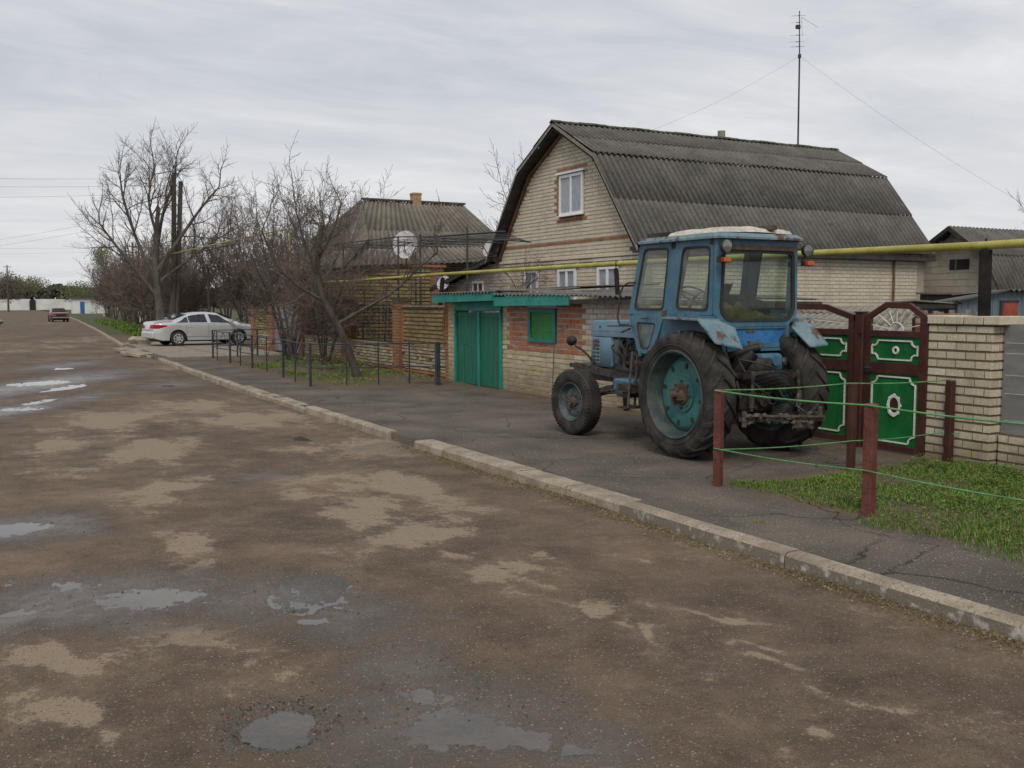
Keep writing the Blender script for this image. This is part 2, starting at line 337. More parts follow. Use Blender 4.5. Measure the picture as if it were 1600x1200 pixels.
def copytree(o,parent=None):
    c=o.copy(); link(c)
    if parent: c.parent=parent
    for ch in list(o.children): copytree(ch,c)
    return c
# bricks laid one by one on a wall face. o: lower corner, u: along, n: outward. rng(t)->(s0,s1); holes: (s0,s1,t0,t1)
def bricks(mb,o,u,n,W_,H_,bw=.25,bh=.088,jt=.012,rng=None,holes=(),out=.006,jit=.003,mi=1,skip=0,rough=0,pick=None):
    o=Vector(o);u=Vector(u);n=Vector(n);z=Vector((0,0,1)); t=0;row=0
    while t<H_-.02:
        t1=min(t+bh,H_); tm=(t+t1)/2
        s0,s1=rng(tm) if rng else (0,W_)
        segs=[(s0,s1)]
        for (a,b,c,d) in holes:
            if c<tm<d:
                ns=[]
                for (p,q) in segs:
                    if b<=p or a>=q: ns.append((p,q))
                    else:
                        if a>p: ns.append((p,a))
                        if b<q: ns.append((b,q))
                segs=ns
        step=bw+jt; off=(row%2)*step/2
        for (p,q) in segs:
            k=math.floor((p-off)/step)
            while True:
                a=off+k*step; b=a+bw; k+=1
                if a>=q-.01: break
                a=max(a,p); b=min(b,q)
                if b-a<.03: continue
                if skip and random.random()<skip: continue
                mb.rv=random.random(); mb.mi=pick(a,tm) if pick else mi
                j=random.uniform(-jit,jit); ov=out+random.uniform(-1,1)*out*.35+ (random.random()*rough if rough else 0)
                P=[o+u*a+z*(t+jt*.5+j)-n*.01,o+u*b+z*(t+jt*.5+j)-n*.01,o+u*b+z*(t1-jt*.5+j)-n*.01,o+u*a+z*(t1-jt*.5+j)-n*.01]
                e=.003
                Q=[o+u*(a+e)+z*(t+jt*.5+j+e)+n*ov,o+u*(b-e)+z*(t+jt*.5+j+e)+n*ov,o+u*(b-e)+z*(t1-jt*.5+j-e)+n*ov,o+u*(a+e)+z*(t1-jt*.5+j-e)+n*ov]
                mb.add(P+Q,[(4,5,6,7),(0,1,5,4),(1,2,6,5),(2,3,7,6),(3,0,4,7)])
        t+=bh+jt*.0; row+=1
        t+=jt
    mb.mi=0
def fbm(x,y,s=1,o=4,seed=0):
    v=0;a=.5
    for i in range(o):
        v+=a*noise.noise(Vector((x*s+seed,y*s-seed,seed*.37))); s*=2; a*=.5
    return v
def lerp(a,b,t): return a+(b-a)*t
def pl(xs,x):
    if x<=xs[0][0]: return xs[0][1]
    for (a,b),(c,d) in zip(xs,xs[1:]):
        if x<=c: return lerp(b,d,(x-a)/(c-a))
    return xs[-1][1]
TAN=[(2.42, 18.79, 0.68, 1.96, 1), (2.02, 14.2, 0.43, 1.38, 1), (1.68, 10.99, 0.31, 0.99, 1), (1.52, 8.52, 0.2, 0.38, 1), (1.49, 7.83, 0.13, 0.28, 0.9), (1.31, 15.65, 0.56, 0.88, 0.8), (0.78, 15.21, 0.44, 0.95, 0.7), (4.2, 17.27, 0.99, 1.18, 0.9), (4.21, 20.4, 0.65, 1.34, 0.8), (4.68, 13.09, 0.54, 0.75, 1), (4.06, 10.12, 0.6, 0.7, 1), (3.64, 7.9, 0.44, 0.45, 1), (3.28, 9.02, 0.36, 0.42, 0.9), (3.5, 11.12, 0.44, 0.43, 0.8), (3.25, 7.83, 0.38, 0.43, 1), (4.06, 13.43, 0.44, 0.5, 0.8), (3.57, 6.19, 0.23, 0.24, 0.85), (3.49, 5.53, 0.19, 0.14, 0.8), (3.52, 4.85, 0.12, 0.12, 0.8), (3.49, 5.22, 0.13, 0.11, 0.7), (4.11, 5.06, 0.18, 0.12, 0.85), (0.58, 6.13, 0.32, 0.33, 1), (0.41, 5.23, 0.21, 0.22, 1), (1.05, 6.19, 0.23, 0.15, 0.75), (0.19, 5.68, 0.1, 0.09, 0.4), (3.95, 3.9, 0.11, 0.07, 0.8), (3.95, 4.26, 0.08, 0.07, 0.7), (3.98, 3.62, 0.07, 0.05, 0.7), (3.62, 2.96, 0.08, 0.08, 0.9), (3.98, 6.7, 0.15, 0.16, 0.6), (1.41, 9.11, 0.17, 0.26, 0.8), (0.45, 13.02, 0.18, 0.49, 0.6), (16.32, 123.98, 2.99, 18.96, 0.5), (6.13, 59.49, 2.12, 8.59, 0.5), (2.62, 48.27, 1.12, 4.07, 0.5), (4.78, 32.43, 0.79, 1.94, 0.6), (4.05, 8.77, 0.38, 0.31, 0.8), (3.4, 3.94, 0.07, 0.04, 0.5), (1.93, 5.45, 0.07, 0.05, 0.3), (4.41, 6.25, 0.15, 0.12, 0.6), (3.24, 3.52, 0.06, 0.05, 0.3), (3.02, 10.27, 0.2, 0.29, 0.7), (3.01, 12.72, 0.25, 0.43, 0.6), (3.38, 6.8, 0.15, 0.15, 0.6), (1.25, 23.57, 0.28, 0.65, 0.4)]
WET=[(1.45, 27.3, 1.43, 6.37, 1), (0.66, 20.96, 0.72, 2.3, 1), (2.09, 23.11, 0.68, 1.92, 0.8), (0.48, 9.9, 0.75, 0.76, 0.9), (0.81, 7.23, 1.02, 0.74, 1), (1.74, 6.73, 0.66, 0.71, 0.9), (2.14, 6.03, 0.5, 0.54, 0.9), (2.02, 5.05, 0.4, 0.5, 0.9), (1.98, 4.29, 0.69, 0.62, 1), (1.21, 4.58, 0.27, 0.3, 0.8), (2.37, 3.75, 0.41, 0.41, 0.9), (0.18, 7.09, 0.34, 0.91, 0.9), (4.38, 25.71, 0.95, 1.66, 0.8), (2.85, 11.47, 0.44, 0.62, 0.6), (2.95, 28.91, 1.03, 2.01, 0.9), (2.66, 35.4, 1.25, 3.71, 0.8), (5.15, 12.84, 0.8, 0.87, 0.5), (5.63, 17.05, 0.8, 1.03, 0.4), (5.98, 8.26, 0.39, 0.47, 0.3), (1.64, 15.48, 0.28, 0.72, 0.4), (2.31, 5.38, 0.34, 0.34, 0.6), (2.46, 4.39, 0.3, 0.26, 0.6), (5.71, 21.15, 1.65, 1.51, 0.4), (7.13, 128.97, 4.48, 19.59, 0.3), (5.4, 82.4, 3.36, 7.95, 0.4)]
PUD=[(1.0, 7.09, 0.41, 0.26, 1), (0.3, 9.94, 0.26, 0.26, 1), (1.49, 27.97, 0.75, 0.91, 1), (0.57, 7.69, 0.23, 0.13, 0.8), (2.01, 4.59, 0.15, 0.1, 1), (1.97, 4.21, 0.23, 0.19, 1), (2.23, 3.99, 0.11, 0.1, 1), (2.4, 3.77, 0.12, 0.05, 1), (2.34, 3.54, 0.15, 0.05, 1), (1.24, 4.49, 0.1, 0.09, 1), (0.21, 8.01, 0.19, 0.14, 0.8), (0.24, 7.21, 0.2, 0.14, 0.7), (2.52, 33.65, 0.6, 1.0, 0.8), (0.78, 21.16, 0.61, 0.39, 0.8), (4.25, 25.35, 0.32, 0.4, 0.9), (1.83, 6.12, 0.13, 0.06, 0.8), (1.06, 4.18, 0.17, 0.02, 0.5), (2.89, 19.37, 0.14, 0.23, 0.5)]
# ================================================================ SETTING: ground, road, pavement
KX=[(0,5.42),(23,5.3),(44,5.86),(49,6.1),(76,7.9),(120,10.5),(190,14),(300,17)]
kx=lambda y: pl(KX,y)
LX=[(0,-4.6),(50,-4.4),(80,-1.2),(120,2.2),(150,2.0),(185,-40),(300,-90)]
CY,SY=math.cos(R(28.5)),math.sin(R(28.5))
def ell(L,x,y,k=1.0):
    s=0
    for (cx,cy,rx,ry,w) in L:
        dx=x-cx; dy=y-cy
        if abs(dx)>3*rx+3*ry or abs(dy)>3*rx+3*ry: continue
        a=(dx*CY-dy*SY)/(rx*k); b=(dx*SY+dy*CY)/(ry*k); q=a*a+b*b
        if q<6: s=max(s,w*math.exp(-q*.75))
    return s
def patchq(x,y):
    a=x-2.04;b=y-6.74; A=(a*CY-b*SY)/.27; B=(a*SY+b*CY)/.46
    return math.sqrt(A*A+B*B)*(1+.3*noise.noise(Vector((x*4,y*4,1)))+.06*noise.noise(Vector((x*18,y*18,1))))
def ringq(x,y):
    q=math.hypot(x-1.22,(y-4.6)*.85)/.235*(1+.35*noise.noise(Vector((x*7,y*7,4)))+.15*noise.noise(Vector((x*25,y*25,4))))
    return 1.0 if .82<q<1.12 else 0.0
ZR=-.115; ZW=-.1365
PUD=[(a,b,c,d,(.15 if math.hypot(a-1.25,b-4.55)<.25 else w)) for a,b,c,d,w in PUD]
PUD=[(a,b,c*(1.25 if b<5.6 and w>.5 else 1),d*(1.2 if b<5.6 and w>.5 else 1),w) for a,b,c,d,w in PUD]
def road_pt(x,y):
    n=fbm(x,y,.9,4,3.1); n2=fbm(x,y,5.5,3,9.2)
    wxx=x+.16*fbm(x,y,2.3,3,5.5); wyy=y+.3*fbm(x,y,1.7,3,8.5)
    z=ZR+.012*n+.004*n2
    w=ell(WET,wxx,wyy); p=ell(PUD,wxx,wyy); t=ell(TAN,x+.55*fbm(x,y*.6,1.1,4,15),y+1.1*fbm(x*1.6,y*.5,1.2,4,28))
    z-=.010*min(1,w)+.0225*min(1,p); z+=(.0035+.006*min(1,w))*noise.noise(Vector((x*13,y*13,2)))+(.002+.004*min(1,w))*noise.noise(Vector((x*31,y*31,5)))
    # broken edges: a sunken round patch, a pothole, a sunken manhole, a small hole
    def hole(cx,cy,rx,ry,d,e,seed):
        a=(x-cx); b=(y-cy); A=(a*CY-b*SY)/rx; B=(a*SY+b*CY)/ry
        q=math.sqrt(A*A+B*B)*(1+.45*noise.noise(Vector((x*4+seed,y*4,seed))))
        return d/(1+math.exp(min(40,(q-1)*e)))
    z-=hole(2.04,6.74,.27,.46,.009,34,1); q_=patchq(x,y); z-=.03*math.exp(-((q_-1)/.045)**2)*max(0,.25+.9*noise.noise(Vector((x*5,y*5,8)))+(.5 if y<6.8 else 0))
    z-=hole(1.22,4.60,.18,.21,.030,8,4)-.014*math.exp(-((math.hypot(x-1.22,(y-4.6)*.85)-.27)/.05)**2)+hole(4.52,14.72,.26,.55,.045,22,6)
    z-=hole(2.0,26,.25,1.0,.03,16,2)+hole(1.2,22.6,.2,.7,.02,16,3)
    z+=.03*max(0,1-abs(x-kx(y))/.35)*(.6+n)
    return z,min(1,max(w,p*.8)),t
rd=MB(); wet=[];tn=[];pt=[]
def grid(ys,colf):
    o=len(rd.v); nc=None
    for y in ys:
        xs=colf(y); nc=len(xs)
        for x in xs:
            if y<45: z,w,t=road_pt(x,y)
            else:
                z=ZR; w=max(0,ell(WET,x,y)); t=ell(TAN,x,y)
            rd.v.append((x,y,z)); rd.r.append(0); wet.append(w); tn.append(t); pt.append(1.0 if y<9 and patchq(x,y)<1 else ringq(x,y) if y<6 else 0.0)
    for i in range(len(ys)-1):
        for j in range(nc-1):
            a=o+i*nc+j; rd.f.append((a,a+1,a+nc+1,a+nc)); rd.m.append(0)
def steps(a,b,mn,k):
    L=[a]
    while L[-1]<b: L.append(L[-1]+max(mn,k*L[-1]))
    L[-1]=b; return L
near=steps(1.6,30,.019,.0066)
def cn(y):
    r=kx(y)+.12; l=pl(LX,y)
    return [lerp(l,-.4,i/40) for i in range(40)]+[lerp(-.4,r,i/290) for i in range(291)]
grid(near,cn)
def cf(y):
    r=kx(y)+.12; l=pl(LX,y)
    return [lerp(l,-.4 if l<-.4 else l+.1,i/8) for i in range(8)]+[lerp(-.4 if l<-.4 else l+.1,r,i/60) for i in range(61)]
grid(steps(30,300,.2,.012),cf)
bk=[-8,1.6]; grid(bk,cn)
def roadmat():
    m=bpy.data.materials.new('worn_muddy_asphalt'); m.use_nodes=True; t=m.node_tree; b=t.nodes['Principled BSDF']
    g=N(t,'ShaderNodeNewGeometry')
    def nz(s,d=5,r=.6,st=(1,1,1),dist=0):
        mp_=N(t,'ShaderNodeMapping'); mp_.inputs['Scale'].default_value=st; mp_.inputs['Rotation'].default_value=(0,0,R(28.5)); t.links.new(g.outputs['Position'],mp_.inputs[0])
        n=N(t,'ShaderNodeTexNoise'); n.inputs['Scale'].default_value=s; n.inputs['Detail'].default_value=d; n.inputs['Roughness'].default_value=r; n.inputs['Distortion'].default_value=dist
        t.links.new(mp_.outputs[0],n.inputs['Vector']); return n.outputs[0]
    wa=N(t,'ShaderNodeAttribute',attribute_name='wet').outputs['Fac']; ta=N(t,'ShaderNodeAttribute',attribute_name='tan').outputs['Fac']
    big=nz(.35,6,.62); mid=nz(2.2,7,.68); fine=nz(42,5,.7); vf=nz(130,3,.6)
    c=ramp(t,big,[(.36,(.082,.060,.044)),(.52,(.118,.084,.056)),(.66,(.158,.112,.074))])
    c=mixc(t,.75,c,mixc(t,1.0,c,ramp(t,mid,[(.3,.48),(.7,1.5)]),'MULTIPLY'))
    # dry pale dust
    ms=N(t,'ShaderNodeMapping'); ms.inputs['Scale'].default_value=(1.5,.22,1); t.links.new(g.outputs['Position'],ms.inputs[0]); n_=N(t,'ShaderNodeTexNoise'); n_.inputs['Scale'].default_value=1.1; n_.inputs['Detail'].default_value=5; t.links.new(ms.outputs[0],n_.inputs['Vector']); nzs=n_.outputs[0]
    tm=math_(t,'ADD',math_(t,'MULTIPLY',ta,.93),math_(t,'MULTIPLY',math_(t,'SUBTRACT',nz(2.6,13,.84,(1,1,1),.25),.5),3.0))
    tm=math_(t,'ADD',tm,math_(t,'MULTIPLY',math_(t,'SUBTRACT',nz(13,8,.75),.5),1.3))
    tm=math_(t,'ADD',tm,math_(t,'MULTIPLY',math_(t,'SUBTRACT',nzs,.5),1.5))
    tm=math_(t,'ADD',tm,math_(t,'MULTIPLY',math_(t,'SUBTRACT',nz(.5,4,.6),.5),.6))
    c=mixc(t,ramp(t,tm,[(.05,0.0),(.38,.20),(.485,.36),(.515,.95)]),c,mixc(t,nz(14,4),(.225,.170,.115),(.285,.225,.158)))
    # damp
    wm=math_(t,'ADD',wa,math_(t,'MULTIPLY',math_(t,'SUBTRACT',nz(2.6,8,.7),.5),1.0))
    wf=ramp(t,wm,[(.28,0.0),(.58,1.0)])
    c=mixc(t,math_(t,'MULTIPLY',wf,.85),c,mixc(t,mid,(.058,.047,.037),(.108,.090,.073)))
    pa=N(t,'ShaderNodeAttribute',attribute_name='patch').outputs['Fac']
    c=mixc(t,math_(t,'MULTIPLY',pa,.85),c,mixc(t,fine,(.055,.051,.046),(.105,.098,.088)))
    # gravel grains: brick-coloured, pale, dark
    def grains(sc_,cells):
        v=N(t,'ShaderNodeTexVoronoi'); v.inputs['Scale'].default_value=sc_; t.links.new(g.outputs['Position'],v.inputs['Vector'])
        s=N(t,'ShaderNodeSeparateColor'); t.links.new(v.outputs['Color'],s.inputs[0])
        return v.outputs['Distance'],s.outputs
    d1,c1=grains(48,0); d2,c2=grains(95,0)
    g1=math_(t,'MULTIPLY',math_(t,'LESS_THAN',d1,.30),math_(t,'GREATER_THAN',c1[0],.66))
    gc=ramp(t,c1[1],[(.0,(.26,.12,.06)),(.35,(.20,.10,.055)),(.5,(.24,.215,.18)),(.75,(.32,.29,.25)),(.9,(.03,.028,.026))],'CONSTANT')
    c=mixc(t,math_(t,'MULTIPLY',g1,.8),c,gc)
    g2=math_(t,'MULTIPLY',math_(t,'LESS_THAN',d2,.33),math_(t,'GREATER_THAN',c2[0],.60))
    gc2=ramp(t,c2[1],[(.0,(.17,.10,.06)),(.3,(.19,.165,.13)),(.6,(.26,.235,.20)),(.8,(.025,.023,.022))],'CONSTANT')
    c=mixc(t,math_(t,'MULTIPLY',g2,.7),c,gc2)
    c=mixc(t,.6,c,mixc(t,1.0,c,ramp(t,vf,[(.3,.55),(.7,1.45)]),'MULTIPLY'))
    t.links.new(c,b.inputs['Base Color'])
    w2=ramp(t,math_(t,'ADD',wm,math_(t,'MULTIPLY',math_(t,'SUBTRACT',fine,.5),.25)),[(.38,.95),(.62,.58),(1.0,.27)])
    t.links.new(w2,b.inputs['Roughness']); b.inputs['Specular IOR Level'].default_value=.36
    h=math_(t,'ADD',math_(t,'MULTIPLY',fine,.5),math_(t,'ADD',math_(t,'MULTIPLY',vf,.35),math_(t,'MULTIPLY',math_(t,'MULTIPLY',g1,math_(t,'SUBTRACT',.3,d1)),1.6)))
    bp=N(t,'ShaderNodeBump'); bp.inputs['Distance'].default_value=.012
    t.links.new(ramp(t,wm,[(.4,.8),(.95,.45)]),bp.inputs['Strength'])
    t.links.new(h,bp.inputs['Height']); t.links.new(bp.outputs[0],b.inputs['Normal'])
    return m
me=bpy.data.meshes.new('road'); me.from_pydata(rd.v,[],rd.f); me.materials.append(roadmat())
for nm,dat in (('wet',wet),('tan',tn),('patch',pt)):
    a=me.attributes.new(nm,'FLOAT','POINT'); a.data.foreach_set('value',dat)
me.polygons.foreach_set('use_smooth',[True]*len(me.polygons)); me.update()
ro=link(bpy.data.objects.new('road',me)); ro['kind']='structure'
# standing water in the hollows
M['water']=mat('muddy_water',(.070,.060,.048),(.10,.086,.068),sc1=2,rough=.09,bump=0,spec=.42)
wb=MB()
for (x0,x1,y0,y1) in ((-3,4.2,2.6,9.6),(-3,4.4,9.6,42)):
    wb.add([(x0,y0,ZW),(x1,y0,ZW),(x1,y1,ZW),(x0,y1,ZW)],[(0,1,2,3)])
struct('puddle_water',wb,'water')
# big ground sheet
gb=MB(); gb.add([(-900,-300,-.24),(900,-300,-.24),(900,1500,-.24),(-900,1500,-.24)],[(0,1,2,3)])
M['ground']=mat('far_ground',(.07,.065,.035),(.10,.085,.055),sc1=.08,rough=.95,bump=.3,bs=8)
struct('ground',gb,'ground')
# pavement, level with the kerb top
def pavemat():
    m=mat('pavement_asphalt',(.070,.059,.049),(.145,.121,.096),sc1=.9,lo=.34,hi=.66,rough=.9,bump=.8,bs=60,speck=(.27,.25,.225),sps=46,spt=.635,dist=.015)
    t=m.node_tree; b=t.nodes['Principled BSDF']; src=b.inputs['Base Color'].links[0].from_socket
    g=N(t,'ShaderNodeNewGeometry')
    n=N(t,'ShaderNodeTexNoise'); n.inputs['Scale'].default_value=.8; n.inputs['Detail'].default_value=8; n.inputs['Roughness'].default_value=.68; t.links.new(g.outputs['Position'],n.inputs['Vector'])
    e=N(t,'ShaderNodeAttribute',attribute_name='soil').outputs['Fac']
    s=math_(t,'ADD',e,math_(t,'MULTIPLY',math_(t,'SUBTRACT',n.outputs[0],.5),1.3))
    c=mixc(t,ramp(t,s,[(.16,0.0),(.5,1.0)]),src,mixc(t,n.outputs[0],(.08,.060,.042),(.16,.118,.075)))
    wn=N(t,'ShaderNodeTexNoise'); wn.inputs['Scale'].default_value=1.3; wn.inputs['Detail'].default_value=6; t.links.new(g.outputs['Position'],wn.inputs['Vector'])
    va=N(t,'ShaderNodeVectorMath',operation='MULTIPLY_ADD'); t.links.new(wn.outputs['Color'],va.inputs[0]); va.inputs[1].default_value=(.9,.9,0); t.links.new(g.outputs['Position'],va.inputs[2])
    vo=N(t,'ShaderNodeTexVoronoi',feature='DISTANCE_TO_EDGE'); vo.inputs['Scale'].default_value=.55; t.links.new(va.outputs[0],vo.inputs['Vector'])
    ck=math_(t,'MULTIPLY',ramp(t,vo.outputs[0],[(0.0,1.0),(.004,.8),(.009,0.0)]),ramp(t,n.outputs[0],[(.42,0.0),(.52,1.0)]))
    c=mixc(t,ck,c,(.035,.029,.024))
    t.links.new(c,b.inputs['Base Color']); return m
M['pave']=pavemat()
pv=MB(); soil=[]
def inr(v,a,b,f): return max(0,min(1,(v-a)/f+.5))*max(0,min(1,(b-v)/f+.5))
ys=steps(-6,60,.14,.012); o=0; nc=46
ys=[-6,-3,0,1,2]+steps(2.5,62,.12,.012)
for y in ys:
    for j in range(nc):
        x=lerp(kx(y)+.05,10.55,max(0,j-1)/(nc-2))
        gr=inr(x,6.95,11,.5)*inr(y,-9,8.0,.5); gl=inr(x,7.0,11,.5)*inr(y,20.9,36,.8); vg=inr(y,49,90,1.5)*inr(x,6.8,12,.8)
        wallside=max(0,1-(10.3-x)/.8)*.8
        sl=max(gr,gl,vg,wallside)
        z=.012*fbm(x,y,.8,3,2)+.03*max(gr,gl)*(.5+fbm(x,y,1.2,2,5)) if j else -.25
        pv.v.append((x,y,z)); pv.r.append(0); soil.append(sl)
for i in range(len(ys)-1):
    for j in range(nc-1):
        a=i*nc+j; pv.f.append((a,a+1,a+nc+1,a+nc)); pv.m.append(0)
p=struct('pavement',pv,'pave','all'); a=p.data.attributes.new('soil','FLOAT','POINT'); a.data.foreach_set('value',soil)
yb=MB(); yb.add([(10.5,-8,-.03),(70,-8,-.03),(70,62,-.03),(10.5,62,-.03)],[(0,1,2,3)])
M['soil']=mat('yard_soil',(.07,.055,.04),(.10,.08,.055),sc1=1,rough=.95)
struct('yard_ground',yb,'soil')
# far verge, green
vb=MB(); VY=steps(62,300,1,.02)
for y in VY: vb.v+= [(kx(y)+.14,y,-.02),(kx(y)+1.6,y,.01),(kx(y)+60,y,.02)]; vb.r+=[0]*3
for i in range(len(VY)-1):
    for j in range(2): a=i*3+j; vb.f.append((a,a+1,a+4,a+3)); vb.m.append(0)
M['verge']=mat('verge_grass',(.045,.075,.02),(.09,.08,.045),sc1=.5,rough=.95,bump=.6,bs=10)
struct('verge',vb,'verge')
# strips of driveway concrete
cb=MB()
for (x0,x1,y0,y1) in ((6.0,7.9,35.6,40.3),(8.0,10.2,35.6,40.3),(6.1,7.9,40.4,44.6),(8.0,10.2,40.4,44.6),(6.3,10.2,44.7,50)):
    cb.hexa([(x0,y0,-.03),(x1,y0,-.03),(x1,y1,-.03),(x0,y1,-.03),(x0,y0,.035),(x1,y0,.04),(x1,y1,.04),(x0,y1,.035)])
struct('driveway',cb,'concrete')
# ---- kerb: separate cast stones, uneven
kb=MB(); y=1.0; random.seed(3)
lim=MB()
while y<150:
    L=random.uniform(.95,1.05)*(2.3 if y<7 else 1 if y<60 else 3)
    y1=y+L-.02
    gap=False; top=.018; tilt=0; w=.15; sink=0
    if 13.05<y+L/2<13.2: gap=True
    if 7.3<y+.5<13.2: top=.004; w=.27
    if 17.6<y+.5<22.6: top=.0; w=.26; tilt=.02
    if 35.2<y+.5<47.5: gap=random.random()<.5; top=-.02
    if not gap:
        dx=random.uniform(-.015,.015); dz=random.uniform(-.012,.012)
        z1=top+dz; n=5 if y<30 else 1
        P=[]
        for i in range(n+1):
            yy=lerp(y,y1,i/n); x0=kx(yy)-.02+dx+.012*noise.noise(Vector((yy*3,1,0))); x1=x0+w; zz=z1+.008*noise.noise(Vector((yy*4,7,0)))+tilt*(i/n-.5)
            P.append([(x0-.012,yy,-.2),(x0-.004,yy,zz-.022),(x0+.02,yy,zz),(x1-.01,yy,zz+.004),(x1,yy,zz-.03),(x1,yy,-.2)])
        vs=[q for r_ in P for q in r_]; fs=[]
        for i in range(n):
            for j in range(5): fs.append((i*6+j,i*6+j+1,i*6+7+j,i*6+6+j))
        fs+=[tuple(range(6)),tuple(range(n*6+5,n*6-1,-1))]
        kb.mi=0; kb.add(vs,fs)
        if y<7.2: # lime wash left on the face
            for i in range(n):
                a=P[i];b=P[i+1]; e=Vector((-.004,0,0))
                kb.mi=1; kb.add([Vector(a[0])+e,Vector(b[0])+e,Vector(b[1])+e,Vector(a[1])+e],[(0,1,2,3)])
    y+=L
struct('kerb',kb,['kerb','lime'])
# ---- gravel on the road
gv=MB(); random.seed(11)
def stone(mb,x,y,z,r):
    a=random.random()*6; vs=[]
    for k in range(5):
        t=a+k*1.2566; q=r*random.uniform(.7,1.1); vs.append((x+q*math.cos(t),y+q*math.sin(t),z-r*.2))
    vs.append((x+random.uniform(-.3,.3)*r,y+random.uniform(-.3,.3)*r,z+r*random.uniform(.4,.75)))
    mb.rv=random.random(); mb.add(vs,[(k,(k+1)%5,5) for k in range(5)])
for _ in range(15000):
    y=2.5+14*random.random()**1.4; x=random.uniform(-.3,5.3)
    c=fbm(x,y,.8,3,22)+.5*ell(WET,x,y)
    if random.random()>.35+c: continue
    z,w,t=road_pt(x,y); stone(gv,x,y,z,random.choice((.004,.005,.006,.008,.011)))
for _ in range(500):   # crumbled edge of the holes
    cx,cy,r=random.choice(((2.04,6.6,.42),(1.22,4.6,.3),(2.3,4.6,.5),(1.9,5.0,.5),(2.2,4.2,.4),(1.4,4.1,.5)))
    a=random.random()*6.28; q=r*random.uniform(.6,1.15); x=cx+q*math.cos(a); y=cy+q*math.sin(a)
    z,w,t=road_pt(x,y); stone(gv,x,y,z,random.choice((.005,.007,.010,.015)))
    for i_ in range(6): gv.r[-1-i_]=random.choice((0.0,.05,.28,.9))
for _ in range(380):   # dark crumbs round the pothole rim
    a=random.random()*6.28; q=random.gauss(.235,.035); x=1.22+q*math.cos(a); y=4.6+q*1.15*math.sin(a)
    if a>3.6 and a<5.6 and random.random()<.6: continue
    z,w,t=road_pt(x,y); stone(gv,x,y,z,random.choice((.005,.008,.012,.018))); 
    for i_ in range(6): gv.r[-1-i_]=random.choice((0.0,0.0,.70))
M['gravel']=brickmat('gravel_stones',[(.05,.045,.04),(.12,.07,.045),(.10,.09,.08),(.20,.10,.06),(.16,.145,.12),(.06,.055,.05),(.25,.23,.19),(.08,.07,.06)],dt=.8)
o=obj('gravel',gv,'gravel'); o['kind']='stuff'; o['label']='loose gravel and crumbs of asphalt scattered over the near road'; 
# flakes of pale stone on the pavement
g2=MB()
for _ in range(9500):
    x=random.uniform(5.6,10.1); y=2.2+18*random.random()**1.5
    if x>6.9 and y<8.1 : continue
    stone(g2,x,y,.012*fbm(x,y,.8,3,2)+.001,random.choice((.004,.005,.007,.009)))
M['chips']=brickmat('stone_chips',[(.10,.09,.08),(.20,.185,.165),(.30,.28,.26),(.14,.12,.10)],dt=.8)
o=obj('stone_chips',g2,'chips'); o['kind']='stuff'; o['label']='pale stone chips strewn over the pavement'
# ---- dry straw along the kerb
st=MB()
for _ in range(11000):
    y=random.choice((random.uniform(2.5,8.2),random.uniform(2.5,6.0),random.uniform(8,13)))
    dens=.5+fbm(y,0,1.3,3,4)*1.6
    if random.random()>dens: continue
    x=kx(y)-.03-abs(random.gauss(0,.10)); z,_,_=road_pt(x,y); z+=random.uniform(.002,.03)*max(.1,1-(kx(y)-x)/.25)
    a=random.uniform(0,6.28); l=random.uniform(.015,.09); h=random.uniform(-.01,.02)
    dx=math.cos(a)*l;dy=math.sin(a)*l; px_=-math.sin(a)*.0016; py_=math.cos(a)*.0016
    st.rv=random.random(); st.add([(x-px_,y-py_,z),(x+px_,y+py_,z),(x+dx,y+dy,z+h+.002)],[(0,1,2)])
for _ in range(3600): 
    y=random.uniform(2.6,13); x=kx(y)-.03-abs(random.gauss(0,.09)); z,_,_=road_pt(x,y); stone(st,x,y,z+.004,random.choice((.006,.01,.014)))
M['straw']=brickmat('dry_straw',[(.05,.038,.024),(.30,.235,.13),(.11,.08,.045),(.20,.155,.085),(.07,.055,.035)],dt=.8)
o=obj('dry_grass_litter',st,'straw'); o['kind']='stuff'; o['label']='dead grass and dirt gathered along the foot of the kerb'
# ---- grass and weeds
def blades(mb,n,fx,fy,keep,h0,h1,w=.004,zf=None):
    for _ in range(n):
        x=fx();y=fy()
        k=keep(x,y)
        if random.random()>k: continue
        h=random.uniform(h0,h1)*(.45+.9*k); a=random.random()*6.28; ln=random.uniform(.2,.9)*h
        z=zf(x,y) if zf else 0
        ww=w*random.uniform(.7,1.5); px_=math.cos(a+1.57)*ww; py_=math.sin(a+1.57)*ww; dx=math.cos(a)*ln; dy=math.sin(a)*ln
        mb.rv=random.random()
        mb.add([(x-px_,y-py_,z-.005),(x+px_,y+py_,z-.005),(x+px_*.8+dx*.4,y+py_*.8+dy*.4,z+h*.65),(x-px_*.8+dx*.4,y-py_*.8+dy*.4,z+h*.65),(x+dx,y+dy,z+h)],[(0,1,2,3),(3,2,4)])
def leaves(mb,n,fx,fy,keep,s0,s1,zh):
    for _ in range(n):
        x=fx();y=fy()
        if random.random()>keep(x,y): continue
        a=random.random()*6.28; s=random.uniform(s0,s1); z=zh(x,y)*random.uniform(.3,1); t=random.uniform(-.3,.6)
        c,d=math.cos(a),math.sin(a); mb.rv=random.random()
        mb.add([(x,y,z),(x+c*s*.5-d*s*.35,y+d*s*.5+c*s*.35,z+t*s*.5),(x+c*s,y+d*s,z+t*s*.8),(x+c*s*.5+d*s*.35,y+d*s*.5-c*s*.35,z+t*s*.5)],[(0,1,2,3)])
pz=lambda x,y: .012*fbm(x,y,.8,3,2)+.03*(.5+fbm(x,y,1.2,2,5))
